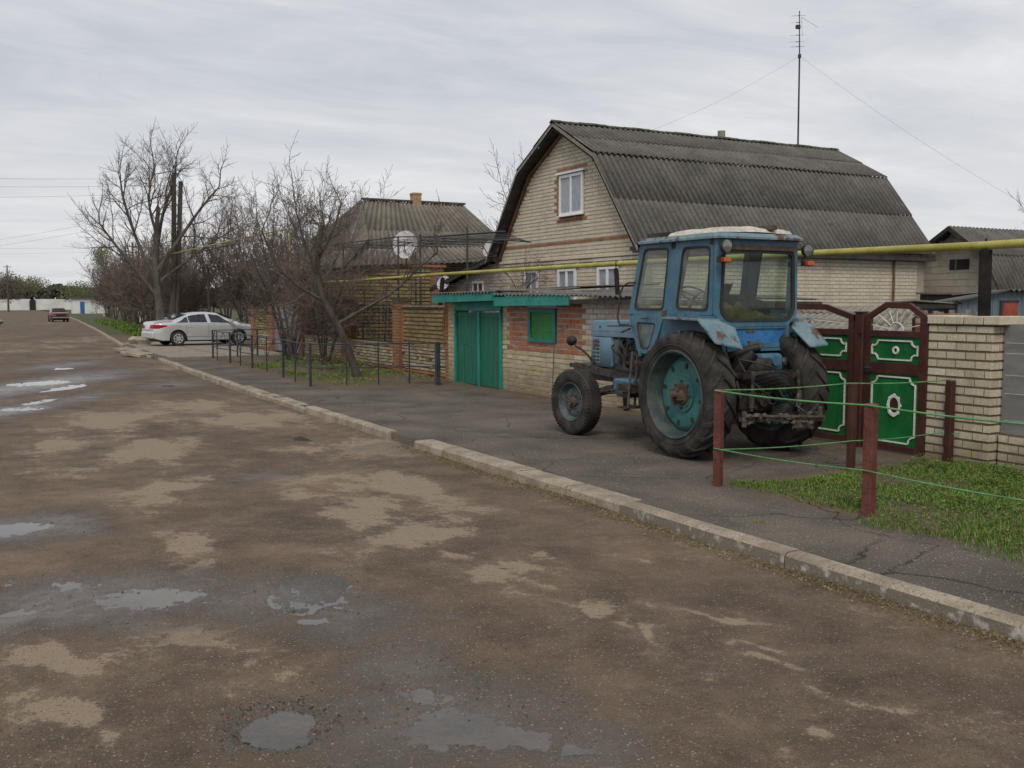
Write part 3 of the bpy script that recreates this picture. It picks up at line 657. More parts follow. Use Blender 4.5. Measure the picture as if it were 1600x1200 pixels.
def lawn(x,y):
    e=min((x-(6.75 if y>6 else 6.45)-.35*fbm(x,y,.9,3,1)*2)/.35,(8.0+.12*math.sin(x*3)-y)/.25,1)
    k=.62+fbm(x,y,1.1,3,14)*1.4
    bare=max(0,1-((x-7.0)**2/.5+(y-4.2)**2/1.3)**.5)
    return max(0,e)*max(.06,min(1,k))*(1-.8*bare)
gs=MB(); random.seed(5)
rx=lambda a,b:(lambda:random.uniform(a,b))
blades(gs,120000,rx(6.6,10.3),rx(2.2,8.15),lawn,.012,.052,.003,pz)
leaves(gs,90000,rx(6.8,10.3),rx(2.2,8.05),lambda x,y:lawn(x,y)*(.35+fbm(x,y,2,2,33)*2),.015,.036,lambda x,y:pz(x,y)+.02+.05*max(0,.4+fbm(x,y,2.4,2,33)*2))
blades(gs,2500,lambda:random.gauss(5.85,.12),rx(2.4,7),lambda x,y:max(0,fbm(x,y,2.2,2,77)*3-.3),.01,.04,.003,lambda x,y:0)
def tuft(x0,y0,r,h,n):
    for _ in range(n):
        a=random.random()*6.28; q=r*random.random()**.5; x=x0+q*math.cos(a); y=y0+q*math.sin(a); z=.02+h*(1-(q/r)**2)*random.random(); s=random.uniform(.015,.032); b=random.random()*6.28; c,d=math.cos(b),math.sin(b); t=random.uniform(-.2,.8); gs.rv=random.random()
        gs.add([(x,y,z),(x+c*s*.5-d*s*.3,y+d*s*.5+c*s*.3,z+t*s*.5),(x+c*s,y+d*s,z+t*s*.8),(x+c*s*.5+d*s*.3,y+d*s*.5-c*s*.3,z+t*s*.5)],[(0,1,2,3)])
for tx,ty,tr_,th_ in ((9.75,7.85,.22,.14),(9.6,7.55,.16,.10),(9.82,6.84,.2,.15),(10.1,6.3,.2,.14),(9.2,6.6,.18,.08),(8.2,6.2,.2,.07)): tuft(tx,ty,tr_,th_,900)
for _ in range(2600):   # dead stems
    x=random.uniform(6.8,10.3); y=random.uniform(2.3,8.1)
    if random.random()>lawn(x,y)+.12: continue
    a=random.random()*6.28; l=random.uniform(.03,.14); z=pz(x,y)+random.uniform(.005,.04); h=random.uniform(0,.06); gs.rv=.86
    dx,dy=math.cos(a)*l,math.sin(a)*l; gs.add([(x-dy*.02,y+dx*.02,z),(x+dy*.02,y-dx*.02,z),(x+dx,y+dy,z+h)],[(0,1,2)])
M['grass']=brickmat('spring_grass',[(.045,.105,.013),(.075,.165,.02),(.12,.22,.032),(.07,.15,.018),(.18,.26,.055),(.24,.20,.11),(.075,.16,.02)],dt=.85)
o=obj('grass',gs,'grass'); o['kind']='stuff'; o['label']='short spring grass and weeds on the plot behind the wire fence'
g3=MB()
def lawn2(x,y):
    return max(0,min((x-7.15)/.3,(y-21.6)/.5,(34-y)/1,1))*max(0,min(1,.30+fbm(x,y,.7,3,51)*2.6))
blades(g3,16000,rx(7.0,10.2),rx(21,34.5),lawn2,.02,.07,.008,lambda x,y:.02)
leaves(g3,3000,rx(8.6,10.2),rx(21.4,33),lambda x,y:.75*max(0,.3+fbm(x,y,.8,2,5)*2),.05,.13,lambda x,y:.22)
o=obj('grass',g3,'grass'); o['kind']='stuff'; o['label']='patchy grass and tulip leaves inside the low iron fence'
g4=MB()
blades(g4,16000,rx(7.0,13),rx(50,110),lambda x,y:1 if kx(y)+1.3+fbm(y,0,.1,2)<x<kx(y)+4.5 else 0,.06,.22,.03,lambda x,y:.01)
o=obj('grass',g4,'grass'); o['kind']='stuff'; o['label']='green grass on the verge beyond the silver car'
# ================================================================ BUILDINGS AND WALLS
random.seed(21)
Xp=(1,0,0);Xn=(-1,0,0);Yp=(0,1,0);Yn=(0,-1,0)
def corr(mb,p00,p01,p10,p11,pitch=.175,amp=.028,rows=3,lap=.018,seed=0,th=.012):
    # corrugated sheet field: p00->p01 runs along the eave, p00->p10 climbs the slope
    p00,p01,p10,p11=map(Vector,(p00,p01,p10,p11))
    L=((p01-p00).length+(p11-p10).length)/2; n=max(8,int(L/pitch*6))
    nrm=((p01-p00).cross(p10-p00)).normalized()
    if nrm.z<0: nrm=-nrm
    for r in range(rows):
        t0=r/rows-(.03/rows if r else 0); t1=(r+1)/rows
        vs=[]
        for k,(t,e) in enumerate(((t0,lap if r else lap*.5),(t1,0))):
            for i in range(n+1):
                s=i/n; ph=2*PI*s*L/pitch; sh=int(s*L/1.0)
                w=amp*math.sin(ph); jit=.006*math.sin(sh*7.3+r*3+seed)
                dt=jit*.8 if k==0 else 0
                q=p00.lerp(p01,s).lerp(p10.lerp(p11,s),t+dt/ max(.1,(p10-p00).length))
                vs.append(q+nrm*(w+e+jit))
        m=n+1
        low=[Vector(v)-nrm*th for v in vs[:m]]
        vs+=low
        fs=[(i,i+1,m+i+1,m+i) for i in range(n)]+[(2*m+i,2*m+i+1,i+1,i) for i in range(n)]
        k0=len(mb.r); mb.add(vs,fs)
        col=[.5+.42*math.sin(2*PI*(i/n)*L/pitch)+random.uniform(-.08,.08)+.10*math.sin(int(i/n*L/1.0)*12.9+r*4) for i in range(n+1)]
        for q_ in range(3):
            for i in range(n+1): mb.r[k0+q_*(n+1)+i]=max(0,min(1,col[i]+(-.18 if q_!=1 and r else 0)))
def wframe(root,name,c,u,n,w,h,mull=1,fr=.06,label=None,mats=('white','curtain','windowglass'),dep=.05,sill=True):
    # window: frame ring + mullions + curtain behind + pane. c = lower-left corner on the wall face
    c=Vector(c);u=Vector(u);n=Vector(n);z=Vector((0,0,1)); f=MB()
    def rect(a,b,d,e,k): return [c+u*a+z*b+n*k,c+u*d+z*b+n*k,c+u*d+z*e+n*k,c+u*a+z*e+n*k]
    f.ring(rect(0,0,w,h,.012),rect(fr,fr,w-fr,h-fr,.012),n*-dep)
    for i in range(mull):
        s=w*(i+1)/(mull+1); f.prism(rect(s-fr*.5,fr,s+fr*.5,h-fr,.009),n*-(dep-.01))
    o=obj(name,f,mats[0],root)
    if label: o['label']=label
    if mats[1]:
        q=MB(); q.poly(rect(fr,fr,w-fr,h-fr,-.036)); obj('curtain',q,mats[1],o)
    q=MB(); q.poly(rect(fr,fr,w-fr,h-fr,-.012)); obj('pane',q,mats[2],o)
    if sill:
        q=MB(); q.prism([c+u*-.05+z*-.03,c+u*(w+.05)+z*-.03,c+u*(w+.05)+z*-.002,c+u*-.05+z*-.002],n*.07); obj('sill',q,mats[0],o)
    return o
# ---------------- main house: gambrel, gable to the street at x=14.5, y 20..27.4
H1=thing('brick_house','cream brick house with a grey corrugated gambrel roof and a white attic window','house',(14.5,23.7,0))
def hloc(mb): # shift world coordinates to the house root
    mb.v=[(a-14.5,b-23.7,c) for a,b,c in mb.v]; return mb
yA,yB=20.05,27.4; yc=23.72
prof=[(yA,3.45),(21.8,5.62),(yc,6.62),(25.62,5.62),(yB,3.40)]
def grow(t):
    # horizontal extent of the gable at height t
    if t<=3.4: return (0,yB-yA)
    def inv(pa,pb): 
        return lerp(pa[0],pb[0],(t-pa[1])/(pb[1]-pa[1]))
    if t<5.62: a=inv(prof[0],prof[1]); b=inv(prof[4],prof[3])
    else: a=inv(prof[1],prof[2]); b=inv(prof[3],prof[2])
    a=max(a,yA); b=min(b,yB)
    return (yB-b,yB-a)  # s runs from yB towards yA
w=MB()
w.prism([(14.52,yA,0),(14.52,yB,0),(14.52,yB,3.4),(14.52,25.62,5.6),(14.52,yc,6.6),(14.52,21.8,5.6),(14.52,yA,3.4)],(.3,0,0))
# attic window opening stays backed by wall, set back through a dark reveal
AW=(yB-23.92,yB-22.72,4.28,5.38)
lowW=[(yB-24.0,yB-23.05),(yB-22.0,yB-21.05),(yB-25.9,yB-25.1)]
holes=[AW]+[(a,b,1.35,2.86) for a,b in lowW]
def pk(s,t):
    if 3.46<t<3.56: return 2
    if abs(t-4.22)<.10 and AW[0]-.12<s+.12<AW[1]+.12: return 2
    if 5.40<t<5.56 and AW[0]-.12<s+.12<AW[1]+.14: return 2
    a,b=grow(t)
    if t>3.5 and s+.2>b-.02: return 1
    if t>3.5 and s<a+.05: return 2
    if 4.28<t<5.38 and (abs(s+.25-AW[0])<.09): return 2
    return 1
bricks(w,(14.52,yB,0),Yn,Xn,yB-yA,6.6,rng=grow,holes=holes,pick=pk,jit=.003)
# cornice course
w.mi=1; w.rv=.3; w.box(14.44,14.52,yA-.02,yB,3.08,3.14); w.rv=.7; w.box(14.47,14.52,yA-.02,yB,2.98,3.04)
w.mi=0
# side wall facing the camera
w.box(14.53,24.3,yA+.01,yA+.3,0,3.4)
bricks(w,(14.53,yA+.01,0),Xp,Yn,9.77,3.4,mi=1,pick=lambda s,t:1)
w.prism([(24.3,yA+.01,0),(24.3,yB,0),(24.3,yB,3.4),(24.3,25.62,5.6),(24.3,yc,6.6),(24.3,21.8,5.6),(24.3,yA+.01,3.4)],(.3,0,0))
# raised hood courses over the lower windows
for a,b in lowW:
    y1=yB-a; y0=yB-b; w.mi=1; w.rv=.4
    w.box(14.46,14.52,y0-.16,y1+.16,2.98,3.05); 
    w.box(14.47,14.52,y0-.16,y0-.06,2.86,2.98); w.box(14.47,14.52,y1+.06,y1+.16,2.86,2.98)
obj('wall',hloc(w),['mortar','silicate','red_smooth'],H1)
r=MB(); X0,X1=14.12,24.8
kz=5.72; rz=6.8
def zoff(p,d): return p
corr(r,(X0,19.78,3.30),(X1,19.78,3.30),(X0,21.72,kz),(X1,21.72,kz),rows=2,seed=1)
corr(r,(X0,21.66,kz+.0),(X1,21.66,kz+.0),(X0,yc,rz),(X1,yc,rz),rows=2,seed=2)
corr(r,(X0,27.7,3.25),(X1,27.7,3.25),(X0,25.72,kz),(X1,25.72,kz),rows=2,seed=3)
corr(r,(X0,25.78,kz),(X1,25.78,kz),(X0,yc,rz),(X1,yc,rz),rows=2,seed=4)
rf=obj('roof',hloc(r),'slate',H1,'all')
rg=MB(); n=36
for i in range(n):
    a=lerp(X0-.03,X1,i/n); b=lerp(X0-.03,X1,(i+1)/n)+.01; j=.01*math.sin(i*5.1)
    rg.prism([(a,yc-.13,rz-.03+j),(a,yc,rz+.055+j),(a,yc+.13,rz-.03+j),(a,yc,rz+.02+j)],(b-a,0,0))
obj('ridge_cap',hloc(rg),'moss',rf,'all')
# barge boards along the front verge, dark soffit behind
bb=MB()
def barge(mb,pa,pb,x0,x1,d):
    (ya,za),(yb,zb)=pa,pb; mb.hexa([(x0,ya,za-d),(x1,ya,za-d),(x1,ya,za-.02),(x0,ya,za-.02),(x0,yb,zb-d),(x1,yb,zb-d),(x1,yb,zb-.02),(x0,yb,zb-.02)])
for pa,pb in (((27.75,3.22),(25.75,5.70)),((25.75,5.70),(yc,6.78)),((yc,6.78),(21.69,5.70)),((21.69,5.70),(19.75,3.26))):
    barge(bb,pa,pb,X0+.0,X0+.03,.11)
obj('barge_board',hloc(bb),'grey_wood',H1)
sf=MB()
for pa,pb in (((27.6,3.22),(25.7,5.62)),((25.7,5.62),(yc,6.66)),((yc,6.66),(21.75,5.62)),((21.75,5.62),(19.9,3.26))):
    (ya,za),(yb,zb)=pa,pb; sf.hexa([(X0+.03,ya,za-.06),(14.5,ya,za-.06),(14.5,ya,za-.04),(X0+.03,ya,za-.04),(X0+.03,yb,zb-.06),(14.5,yb,zb-.06),(14.5,yb,zb-.04),(X0+.03,yb,zb-.04)])
obj('soffit',hloc(sf),'dark_wood',H1)
# brown trim just inside the left verge
tb=MB()
for pa,pb in (((27.42,3.30),(25.60,5.58)),((25.60,5.58),(yc+.02,6.56))): barge(tb,pa,pb,14.42,14.5,.07)
obj('verge_board',hloc(tb),'brown_wood',H1)
sg=MB(); sg.box(14.2,24.7,21.74,21.86,5.52,5.70); sg.box(14.2,24.7,20.78,20.86,4.36,4.46); sg.box(14.2,24.7,yc-.95,yc-.87,6.1,6.2); sg.box(14.1,24.8,19.84,20.0,3.16,3.24); sg.box(14.1,24.8,19.8,19.9,3.10,3.16); obj('eave_board',hloc(sg),'dark_wood',H1)
wn=wframe(H1,'attic_window',(-.03,23.92-23.7,4.28),Yn,Xn,1.20,1.10,1,.075,label='white two-sash attic window with net curtains')
lt=MB(); lt.box(-.09,.0,22.60-23.7,24.05-23.7,5.40,5.455); obj('lintel_flashing',lt,'white',wn)
for a,b in lowW:
    y1=yB-a
    wi=wframe(H1,'window',(-.03,y1-23.7,1.35),Yn,Xn,b-a,1.5,1,.09)
    q=MB(); q.box(-.06,.0,y1-(b-a)-23.7-.06,y1-23.7+.06,2.86,2.93); obj('shutter_box',q,'white',wi)
ch=MB(); ch.box(-.1,.1,-.1,.1,0,.72); ch.box(-.12,.12,-.12,.12,.60,.66)
ch=MB(); ch.tube([(0,0,-.3),(0,0,.42)],.115,12); ch.tube([(0,0,.16),(0,0,.20)],.13,12)
obj('chimney',ch,'concrete',rf,True,loc=(20.08-14.5,0.1,6.62))
rb=MB(); rb.tube([(0,0,0),(0,0,.5)],.02,6); 
# ---- lean-to veranda on the far side of the house
LT=thing('lean_to','pale brick lean-to with a small white window beside the cream gable','lean-to',(14.6,29.3,0))
w=MB()
w.prism([(0,-1.85,0),(0,2.6,0),(0,2.6,2.42),(0,-1.85,3.22)],(.25,0,0))
bricks(w,(0,2.6,0),Yn,Xn,4.45,3.2,rng=lambda t:((0,4.45) if t<2.42 else ((t-2.42)/.8*4.45,4.45)),holes=[(2.35,3.15,1.7,2.6)],mi=1,skip=.05,rough=.01)
obj('wall',w,['mortar','silicate_grey'],LT)
w=MB(); corr(w,(-.35,2.95,2.42),(6,2.95,2.42),(-.35,-1.75,3.36),(6,-1.75,3.36),rows=3,seed=8)
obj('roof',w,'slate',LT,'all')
w=MB(); w.hexa([(-.38,2.95,2.28),(-.33,2.95,2.28),(-.33,2.95,2.40),(-.38,2.95,2.40),(-.38,-1.75,3.2),(-.33,-1.75,3.2),(-.33,-1.75,3.32),(-.38,-1.75,3.32)]); obj('barge_board',w,'dark_wood',LT)
wframe(LT,'window',(-.04,.25,1.7),Yn,Xn,.8,.9,1,.07,mats=('white','carglass','windowglass'))
# ---- television mast behind the house
TM=thing('antenna_mast','tall thin steel antenna mast rising behind the gambrel roof','antenna',(25.35,26,0))
a=MB(); a.tube([(0,0,0),(-.02,0,6),(-.05,0,10.3)],[.036,.032,.028],8); a.tube([(-.05,0,10.3),(-.1,0,11.8)],[.022,.016],6); a.tube([(-.05,0,10.24),(-.05,0,10.36)],.055,8)
obj('mast',a,'dark_metal',TM,True)
a=MB()
for z,l in ((11.65,.22),(11.42,.3),(11.0,.28),(10.78,.3),(10.62,.25)):
    a.tube([(-.09,0,z),(-.09-l*.8,-.1,z-.06)],.012,5); 
    for k in range(3):
        c=(-.09-l*.8*(k+1)/3,-.1*(k+1)/3,z-.02*(k+1)); a.tube([(c[0]-.12,c[1]+.20,c[2]+.02),(c[0]+.12,c[1]-.20,c[2]-.02)],.0022,4)
a.box(-.22,-.08,-.05,.05,11.2,11.32)
a.tube([(.0,0,11.6),(.5,-.3,11.25)],.005,4); a.tube([(.0,0,11.6),(.35,.3,11.1)],.005,4)
obj('aerial',a,'dark_metal',TM)
a=MB()
for e in ((-6,1,-3),(1.5,-8.2,-6.0),(1.2,1.2,-8)):
    P=[]; 
    for i in range(15):
        t=i/14; P.append((-.05+e[0]*t,e[1]*t,10.3+e[2]*t-.35*math.sin(PI*t)*.5))
    a.tube(P,.0025,4,False)
obj('guy_wire',a,'dark_metal',TM)
# ---------------- garage in the property line: brick shed with teal doors and boarded window
G=thing('garage','low brick garage with teal double doors and a green boarded window','garage',(10.2,19,0))
gx=0.0
w=MB()
w.box(.02,.3,-4.9,.29,0,1.93); w.box(.02,.3,.29,2.6,1.72,2.0); w.box(.02,.3,2.6,3.05,0,2.0)
# front: rows below .97 cream, above red; right stretch whitewashed above 1.45
def gp(s,t):  # s from y=+3.05 down to -4.9
    y=3.05-s
    if y>.05: return 1
    if y>-2.95: return 1 if t<.93 else 2
    return 1 if t<1.42 else 3
gh=[(3.05-2.62,3.05-.27,0,1.75),(3.05+.92,3.05+2.06,1.10,1.80)]
bricks(w,(.02,3.05,0),Yn,Xn,7.95,1.9,pick=gp,holes=gh,jit=.008,out=.007,skip=.012,rough=.006)
# side facing the camera
w.box(.31,4.2,-4.9,-4.62,0,1.85); bricks(w,(.31,-4.9,0),Xp,Yn,3.9,1.85,pick=lambda s,t:1 if t<1.4 else 3,jit=.006)
# plaster smear above the window
w.mi=4; w.rv=.9
w.prism([(.012,-2.05,1.80),(.012,-.92,1.80),(.012,-.85,1.83),(.012,-1.2,1.88),(.012,-1.6,1.86),(.012,-2.0,1.90)],(-.012,0,0))
# cracked seam
w.mi=5
w.tube([(.004,-1.95,1.0),(.004,-1.93,.6),(.004,-1.9,.3),(.004,-1.88,.08)],.012,4)
obj('wall',w,['mortar','silicate_yellow','red','whitewashed','whitewall','mortar_brown'],G)
def door(name,y0,y1,z1,lab=None):
    d=MB(); n=6
    for i in range(n):
        a=lerp(y0,y1,i/n)+.004; b=lerp(y0,y1,(i+1)/n)-.004
        d.box(.0+.004*math.sin(i*9),.03,a,b,.02,.93); d.box(.004*math.sin(i*5+1),.03,a,b,.935,z1-.02)
    o=obj(name,d,'teal_dark',G)
    f=MB(); f.box(-.018,-.001,y0,y1,z1-.12,z1-.06); f.box(-.018,-.001,y0+.01,y0+.035,.0,z1); f.box(-.018,-.001,y1-.035,y1-.01,0,z1)
    obj('door_frame',f,'teal_dark',o)
    return o
door('door',1.33,2.52,1.70); door('door',.30,1.30,1.70)
f=MB(); f.box(-.045,-.015,1.28,1.35,.0,1.70); obj('door_post',f,'teal',G)
f=MB(); f.box(-.04,.02,2.54,2.62,0,1.74); f.box(-.04,.02,.23,.29,0,1.74); f.box(-.04,.02,.23,2.62,1.72,1.80); f.box(-.06,-.04,.22,.26,.02,.12); f.box(-.06,-.04,.22,.26,1.62,1.72)
obj('door_frame',f,'teal',G)
f=MB(); f.box(-.02,.02,.23,2.62,1.80,2.02); obj('panel',f,'teal',G)
# fascia boards
f=MB(); f.hexa([(-.33,.12,1.945),(-.30,.12,1.945),(-.30,3.22,1.90),(-.33,3.22,1.90),(-.33,.12,2.13),(-.30,.12,2.13),(-.30,3.22,2.08),(-.33,3.22,2.08)])
f.box(-.30,.0,.10,.13,1.94,2.12)
obj('fascia',f,'teal',G)
f=MB(); f.hexa([(-.28,-2.95,1.85),(-.25,-2.95,1.85),(-.25,.10,1.83),(-.28,.10,1.83),(-.28,-2.95,2.05),(-.25,-2.95,2.05),(-.25,.10,2.02),(-.28,.10,2.02)])
obj('fascia',f,'teal',G)
r=MB(); corr(r,(-.36,.1,2.13),(-.36,3.3,2.10),(4.2,.1,2.34),(4.2,3.3,2.30),rows=2,seed=5,amp=.028,pitch=.16)
corr(r,(-.30,-4.9,2.0),(-.30,.12,2.07),(4.2,-4.9,1.96),(4.2,.12,2.22),rows=2,seed=6,amp=.022,pitch=.16)
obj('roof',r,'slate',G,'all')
f=MB(); f.hexa([(-.28,-4.95,1.86),(4.2,-4.95,1.80),(4.2,-4.9,1.80),(-.28,-4.9,1.86),(-.28,-4.95,1.96),(4.2,-4.95,1.92),(4.2,-4.9,1.92),(-.28,-4.9,1.96)])
f.box(-.27,-.24,-4.9,-2.97,1.88,1.96)
obj('roof_edge',f,'dark_wood',G)
f=MB(); f.bar((-.2,.3,2.2),(.2,-2.6,2.12),.10,.04); obj('ridge_board',f,'concrete',G)
# boarded window
f=MB(); c0,c1,z0,z1=-2.04,-.94,1.10,1.78
f.ring([(-.03,c0,z0),(-.03,c1,z0),(-.03,c1,z1),(-.03,c0,z1)],[(-.03,c0+.10,z0+.08),(-.03,c1-.10,z0+.08),(-.03,c1-.10,z1-.08),(-.03,c0+.10,z1-.08)],(.06,0,0))
wo=obj('window',f,'frame_teal',G,label='window boarded up with green planks')
f=MB()
for i in range(4):
    a=lerp(z0+.08,z1-.08,i/4); b=lerp(z0+.08,z1-.08,(i+1)/4)-.006; k=.02*math.sin(i*3.3); k=0
    f.hexa([(.005-.003*i,c0+.1,a),(.03,c0+.1,a),(.03,c1-.1,a+.004*i),(.005-.003*i,c1-.1,a+.004*i),(.005,c0+.1,b),(.03,c0+.1,b),(.03,c1-.1,b),(.005,c1-.1,b)])
obj('boards',f,'green_board',wo)
# ---------------- gate and wicket, x = 10.3
def railrect(mb,x,y0,y1,z0,z1,t=.03,th=.008,notch=.09,ends=False):
    # raised white moulding with scooped corners (and pointed scooped ends)
    y0,y1=min(y0,y1),max(y0,y1)
    def arc(cy,cz,a0,a1): return [(cy+notch*math.cos(R(a0+(a1-a0)*k/4)),cz+notch*math.sin(R(a0+(a1-a0)*k/4))) for k in range(5)]
    P=[]
    if not ends:
        P+=arc(y0,z0,90,0); P+=arc(y1,z0,180,90); P+=arc(y1,z1,270,180); P+=arc(y0,z1,0,-90)
    else:
        e=notch*.75; m=(z0+z1)/2
        P+=arc(y0,z0,90,0)+arc(y1,z0,180,90)+[(y1+e*.5,m-.06+.0),(y1+e*.5,m+.06)]+arc(y1,z1,270,180)+arc(y0,z1,0,-90)+[(y0-e*.5,m+.06),(y0-e*.5,m-.06)]
    pts=[(x,a,b) for a,b in P]; pts.append(pts[0])
    for a,b in zip(pts,pts[1:]):
        if (Vector(a)-Vector(b)).length>1e-4: mb.bar(a,b,t*.62,th*2,(1,0,0))
WG=thing('wicket_gate','green and maroon steel wicket gate with a white sunburst grille in its arched top','gate',(10.3,8.8,0))
a0,a1=-.50,.47   # y range
f=MB()
f.box(-.025,.025,a0,a0+.11,0.02,1.73); f.box(-.025,.025,a1-.09,a1,0.02,1.73)
f.box(-.0245,.0245,a0+.11,a1-.09,.02,.09); f.box(-.0245,.0245,a0+.11,a1-.09,1.00,1.14); f.box(-.0245,.0245,a0+.11,a1-.09,1.47,1.545)
AR=[(a0,1.73),(a0+.28,1.895),(a1-.33,1.91),(a1,1.73)]
for p,q in zip(AR,AR[1:]): f.hexa([(-.026,p[0],p[1]-.075),(.026,p[0],p[1]-.075),(.026,p[0],p[1]),(-.026,p[0],p[1]),(-.026,q[0],q[1]-.075),(.026,q[0],q[1]-.075),(.026,q[0],q[1]),(-.026,q[0],q[1])])
fo=obj('frame',f,'maroon',WG)
f=MB(); f.box(-.002,.006,a0+.10,a1-.08,.08,1.01); f.box(-.002,.006,a0+.10,a1-.08,1.13,1.48); po=obj('panel',f,'gate_green',WG)
f=MB(); railrect(f,-.01,a0+.16,a1-.13,.13,.96); railrect(f,-.01,a0+.17,a1-.14,1.18,1.42,notch=.07,ends=True); obj('moulding',f,'gate_white',WG)
f=MB(); c=(-.008,-.02,1.565)
cy=-.02; 
arc=[(-.008,cy+.11*math.cos(R(k)),1.548+.10*math.sin(R(k))) for k in range(0,181,20)]
f.tube(arc,.009,6)
for k,l in ((12,.40),(40,.37),(65,.28),(92,.26),(118,.28),(142,.36),(166,.38)):
    f.tube([(-.008,cy+.11*math.cos(R(k)),1.548+.10*math.sin(R(k))),(-.008,cy+l*math.cos(R(k)),1.548+min(.32,l)*math.sin(R(k))*1.0)],.006,5)
obj('sunburst',f,'gate_white',WG)
f=MB(); f.lathe((-.006,-.02,.60),Xn,[(0,.10),(.012,.105),(.012,.075),(0,.07)],28); 
f.v=[(x,(y+.02)*1.0-.02,.60+(z-.60)*1.35) for x,y,z in f.v]
for k in range(8):
    t=2*PI*k/8; yy=-.02+.092*math.cos(t); zz_=.60+.128*math.sin(t); f.lathe((-.006,yy,zz_),Xn,[(0,.024),(.012,.022),(.013,0)],8)
obj('medallion',f,'gate_white',WG)
f=MB(); f.lathe((-.004,-.02,.60),Xn,[(0,.072),(.004,.07),(.004,0)],24); f.v=[(x,y,.60+(z-.60)*1.35) for x,y,z in f.v]; obj('medallion_centre',f,'maroon',WG)
f=MB(); f.lathe((-.004,-.02,1.30),Xn,[(0,.052),(.014,.048),(.014,.028),(0,.026)],20); obj('peephole_ring',f,'gate_white',WG)
f=MB(); f.lathe((-.003,-.02,1.30),Xn,[(0,.027),(.002,0)],16); obj('peephole',f,'black_metal',WG)
f=MB(); f.tube([(-.03,a1-.05,1.06),(-.07,a1-.05,1.06),(-.07,a1-.17,1.055)],.011,8); f.box(-.035,-.024,a1-.09,a1-.03,.99,1.12); obj('handle',f,'dark_metal',WG,True)
DG=thing('double_gate','wide green and maroon steel gate behind the tractor, arched at the top','gate',(10.3,9.36,0))
def leaf(y0,y1,flip):
    f=MB()
    f.box(-.025,.025,y0,y0+.09,.04,1.74); f.box(-.025,.025,y1-.09,y1,.04,1.74 if not flip else 1.74)
    for z0,z1 in ((.04,.12),(1.00,1.14),(1.47,1.55)): f.box(-.0245,.0245,y0+.09,y1-.09,z0,z1)
    A=[(y0,1.74),(y0+.5,1.88),(y1,1.90)] if not flip else [(y0,1.90),(y1-.5,1.88),(y1,1.74)]
    for p,q in zip(A,A[1:]): f.hexa([(-.026,p[0],p[1]-.08),(.026,p[0],p[1]-.08),(.026,p[0],p[1]),(-.026,p[0],p[1]),(-.026,q[0],q[1]-.08),(.026,q[0],q[1]-.08),(.026,q[0],q[1]),(-.026,q[0],q[1])])
    o=obj('gate_leaf',f,'maroon',DG)
    f=MB(); f.box(-.002,.006,y0+.08,y1-.08,.11,1.01); f.box(-.002,.006,y0+.08,y1-.08,1.13,1.48); obj('panel',f,'gate_green',o)
    f=MB(); railrect(f,-.01,y0+.14,y1-.14,.17,.96); railrect(f,-.01,y0+.16,y1-.16,1.19,1.42,notch=.07,ends=True)
    f.tube([(-.008,y0+.05,1.62),(-.008,y1-.1,1.70)],.007,5); f.tube([(-.008,y0+.9,1.85),(-.008,y1-.1,1.60)],.007,5)
    obj('moulding',f,'gate_white',o)
leaf(.10,1.56,False); leaf(1.58,3.04,True)
GPm=thing('gate_post','square maroon post between the wicket and the wide gate','gate post',(10.3,9.34,0))
f=MB(); f.bbox(-.05,.05,-.055,.08,-.05,1.77,.008); obj('post',f,'maroon',GPm)
f=MB(); f.box(-.06,.06,-.065,.09,1.77,1.785); f.box(-.075,-.05,-.04,-.01,1.5,1.62); obj('hinge',f,'maroon',GPm)
# stub of wall between garage and double gate is part of the garage's own wall (y 14.1); small pier here
PB=thing('brick_pier','cream brick pier hidden behind the tractor hood, at the far end of the wide gate','pier',(10.3,13.2,0))
w=MB(); w.box(.0,.4,-.75,.8,0,1.85); bricks(w,(0,.8,0),Yn,Xn,1.55,1.85,mi=1); obj('masonry',w,['mortar','silicate_yellow'],PB)
# ---------------- pale brick pier right of the wicket
PR=thing('brick_pier','wide pale brick pier beside the wicket gate, capped with one overhanging course','pier',(10.3,8.30,0))
w=MB(); w.box(.012,.5,-.86,-.0,-.05,1.66)
bricks(w,(.012,0,-.03),Yn,Xn,.87,1.66,bw=.25,bh=.093,jt=.012,pick=lambda s,t:1,jit=.002,out=.008)
bricks(w,(.004,-.862,-.03),Xp,Yn,.5,1.66,bw=.25,bh=.093,jt=.012,pick=lambda s,t:1,jit=.002,out=.008)
obj('masonry',w,['mortar_brown','silicate_pier'],PR)
w=MB(); random.seed(4); y=.03; w.mi=1
while y>-.93:
    L=random.choice((.26,.26,.24)); w.rv=random.random(); j=random.uniform(-.006,.006)
    w.bbox(-.028+j,.5,max(y-L,-.97),y-.012,1.645,1.745+j,.008); y-=L
obj('coping',w,['mortar_brown','silicate_pier'],PR)
# low brick wall with grey sheet above it, to the right edge
RW=thing('sheeted_fence','low pale brick wall carrying tall grey mesh sheeting, right of the brick pier','fence',(10.42,7.40,0))
w=MB(); w.box(.012,.26,-9,.0,-.05,.40); bricks(w,(.012,0,-.03),Yn,Xn,9,.43,bw=.25,bh=.093,pick=lambda s,t:1,jit=.003)
obj('wall',w,['mortar_brown','silicate_pier'],RW)
w=MB(); n=60
vs=[];
for i in range(n+1):
    y=-9*i/n-.0
    for k in range(6):
        z=.38+k*.255; vs.append((.05+.012*noise.noise(Vector((y*1.3,z*2,4))),y,z))
w.add(vs,[(i*6+k,i*6+6+k,i*6+7+k,i*6+1+k) for i in range(n) for k in range(5)])
obj('sheeting',w,'grey_sheet',RW,'all')
w=MB()
for z in (.55,.86,1.07,1.32,1.44): w.tube([(.02,-.05,z),(.02,-3,z+.015),(.02,-9,z-.02)],.0035,4)
obj('tie_wire',w,'dish',RW)
w=MB()
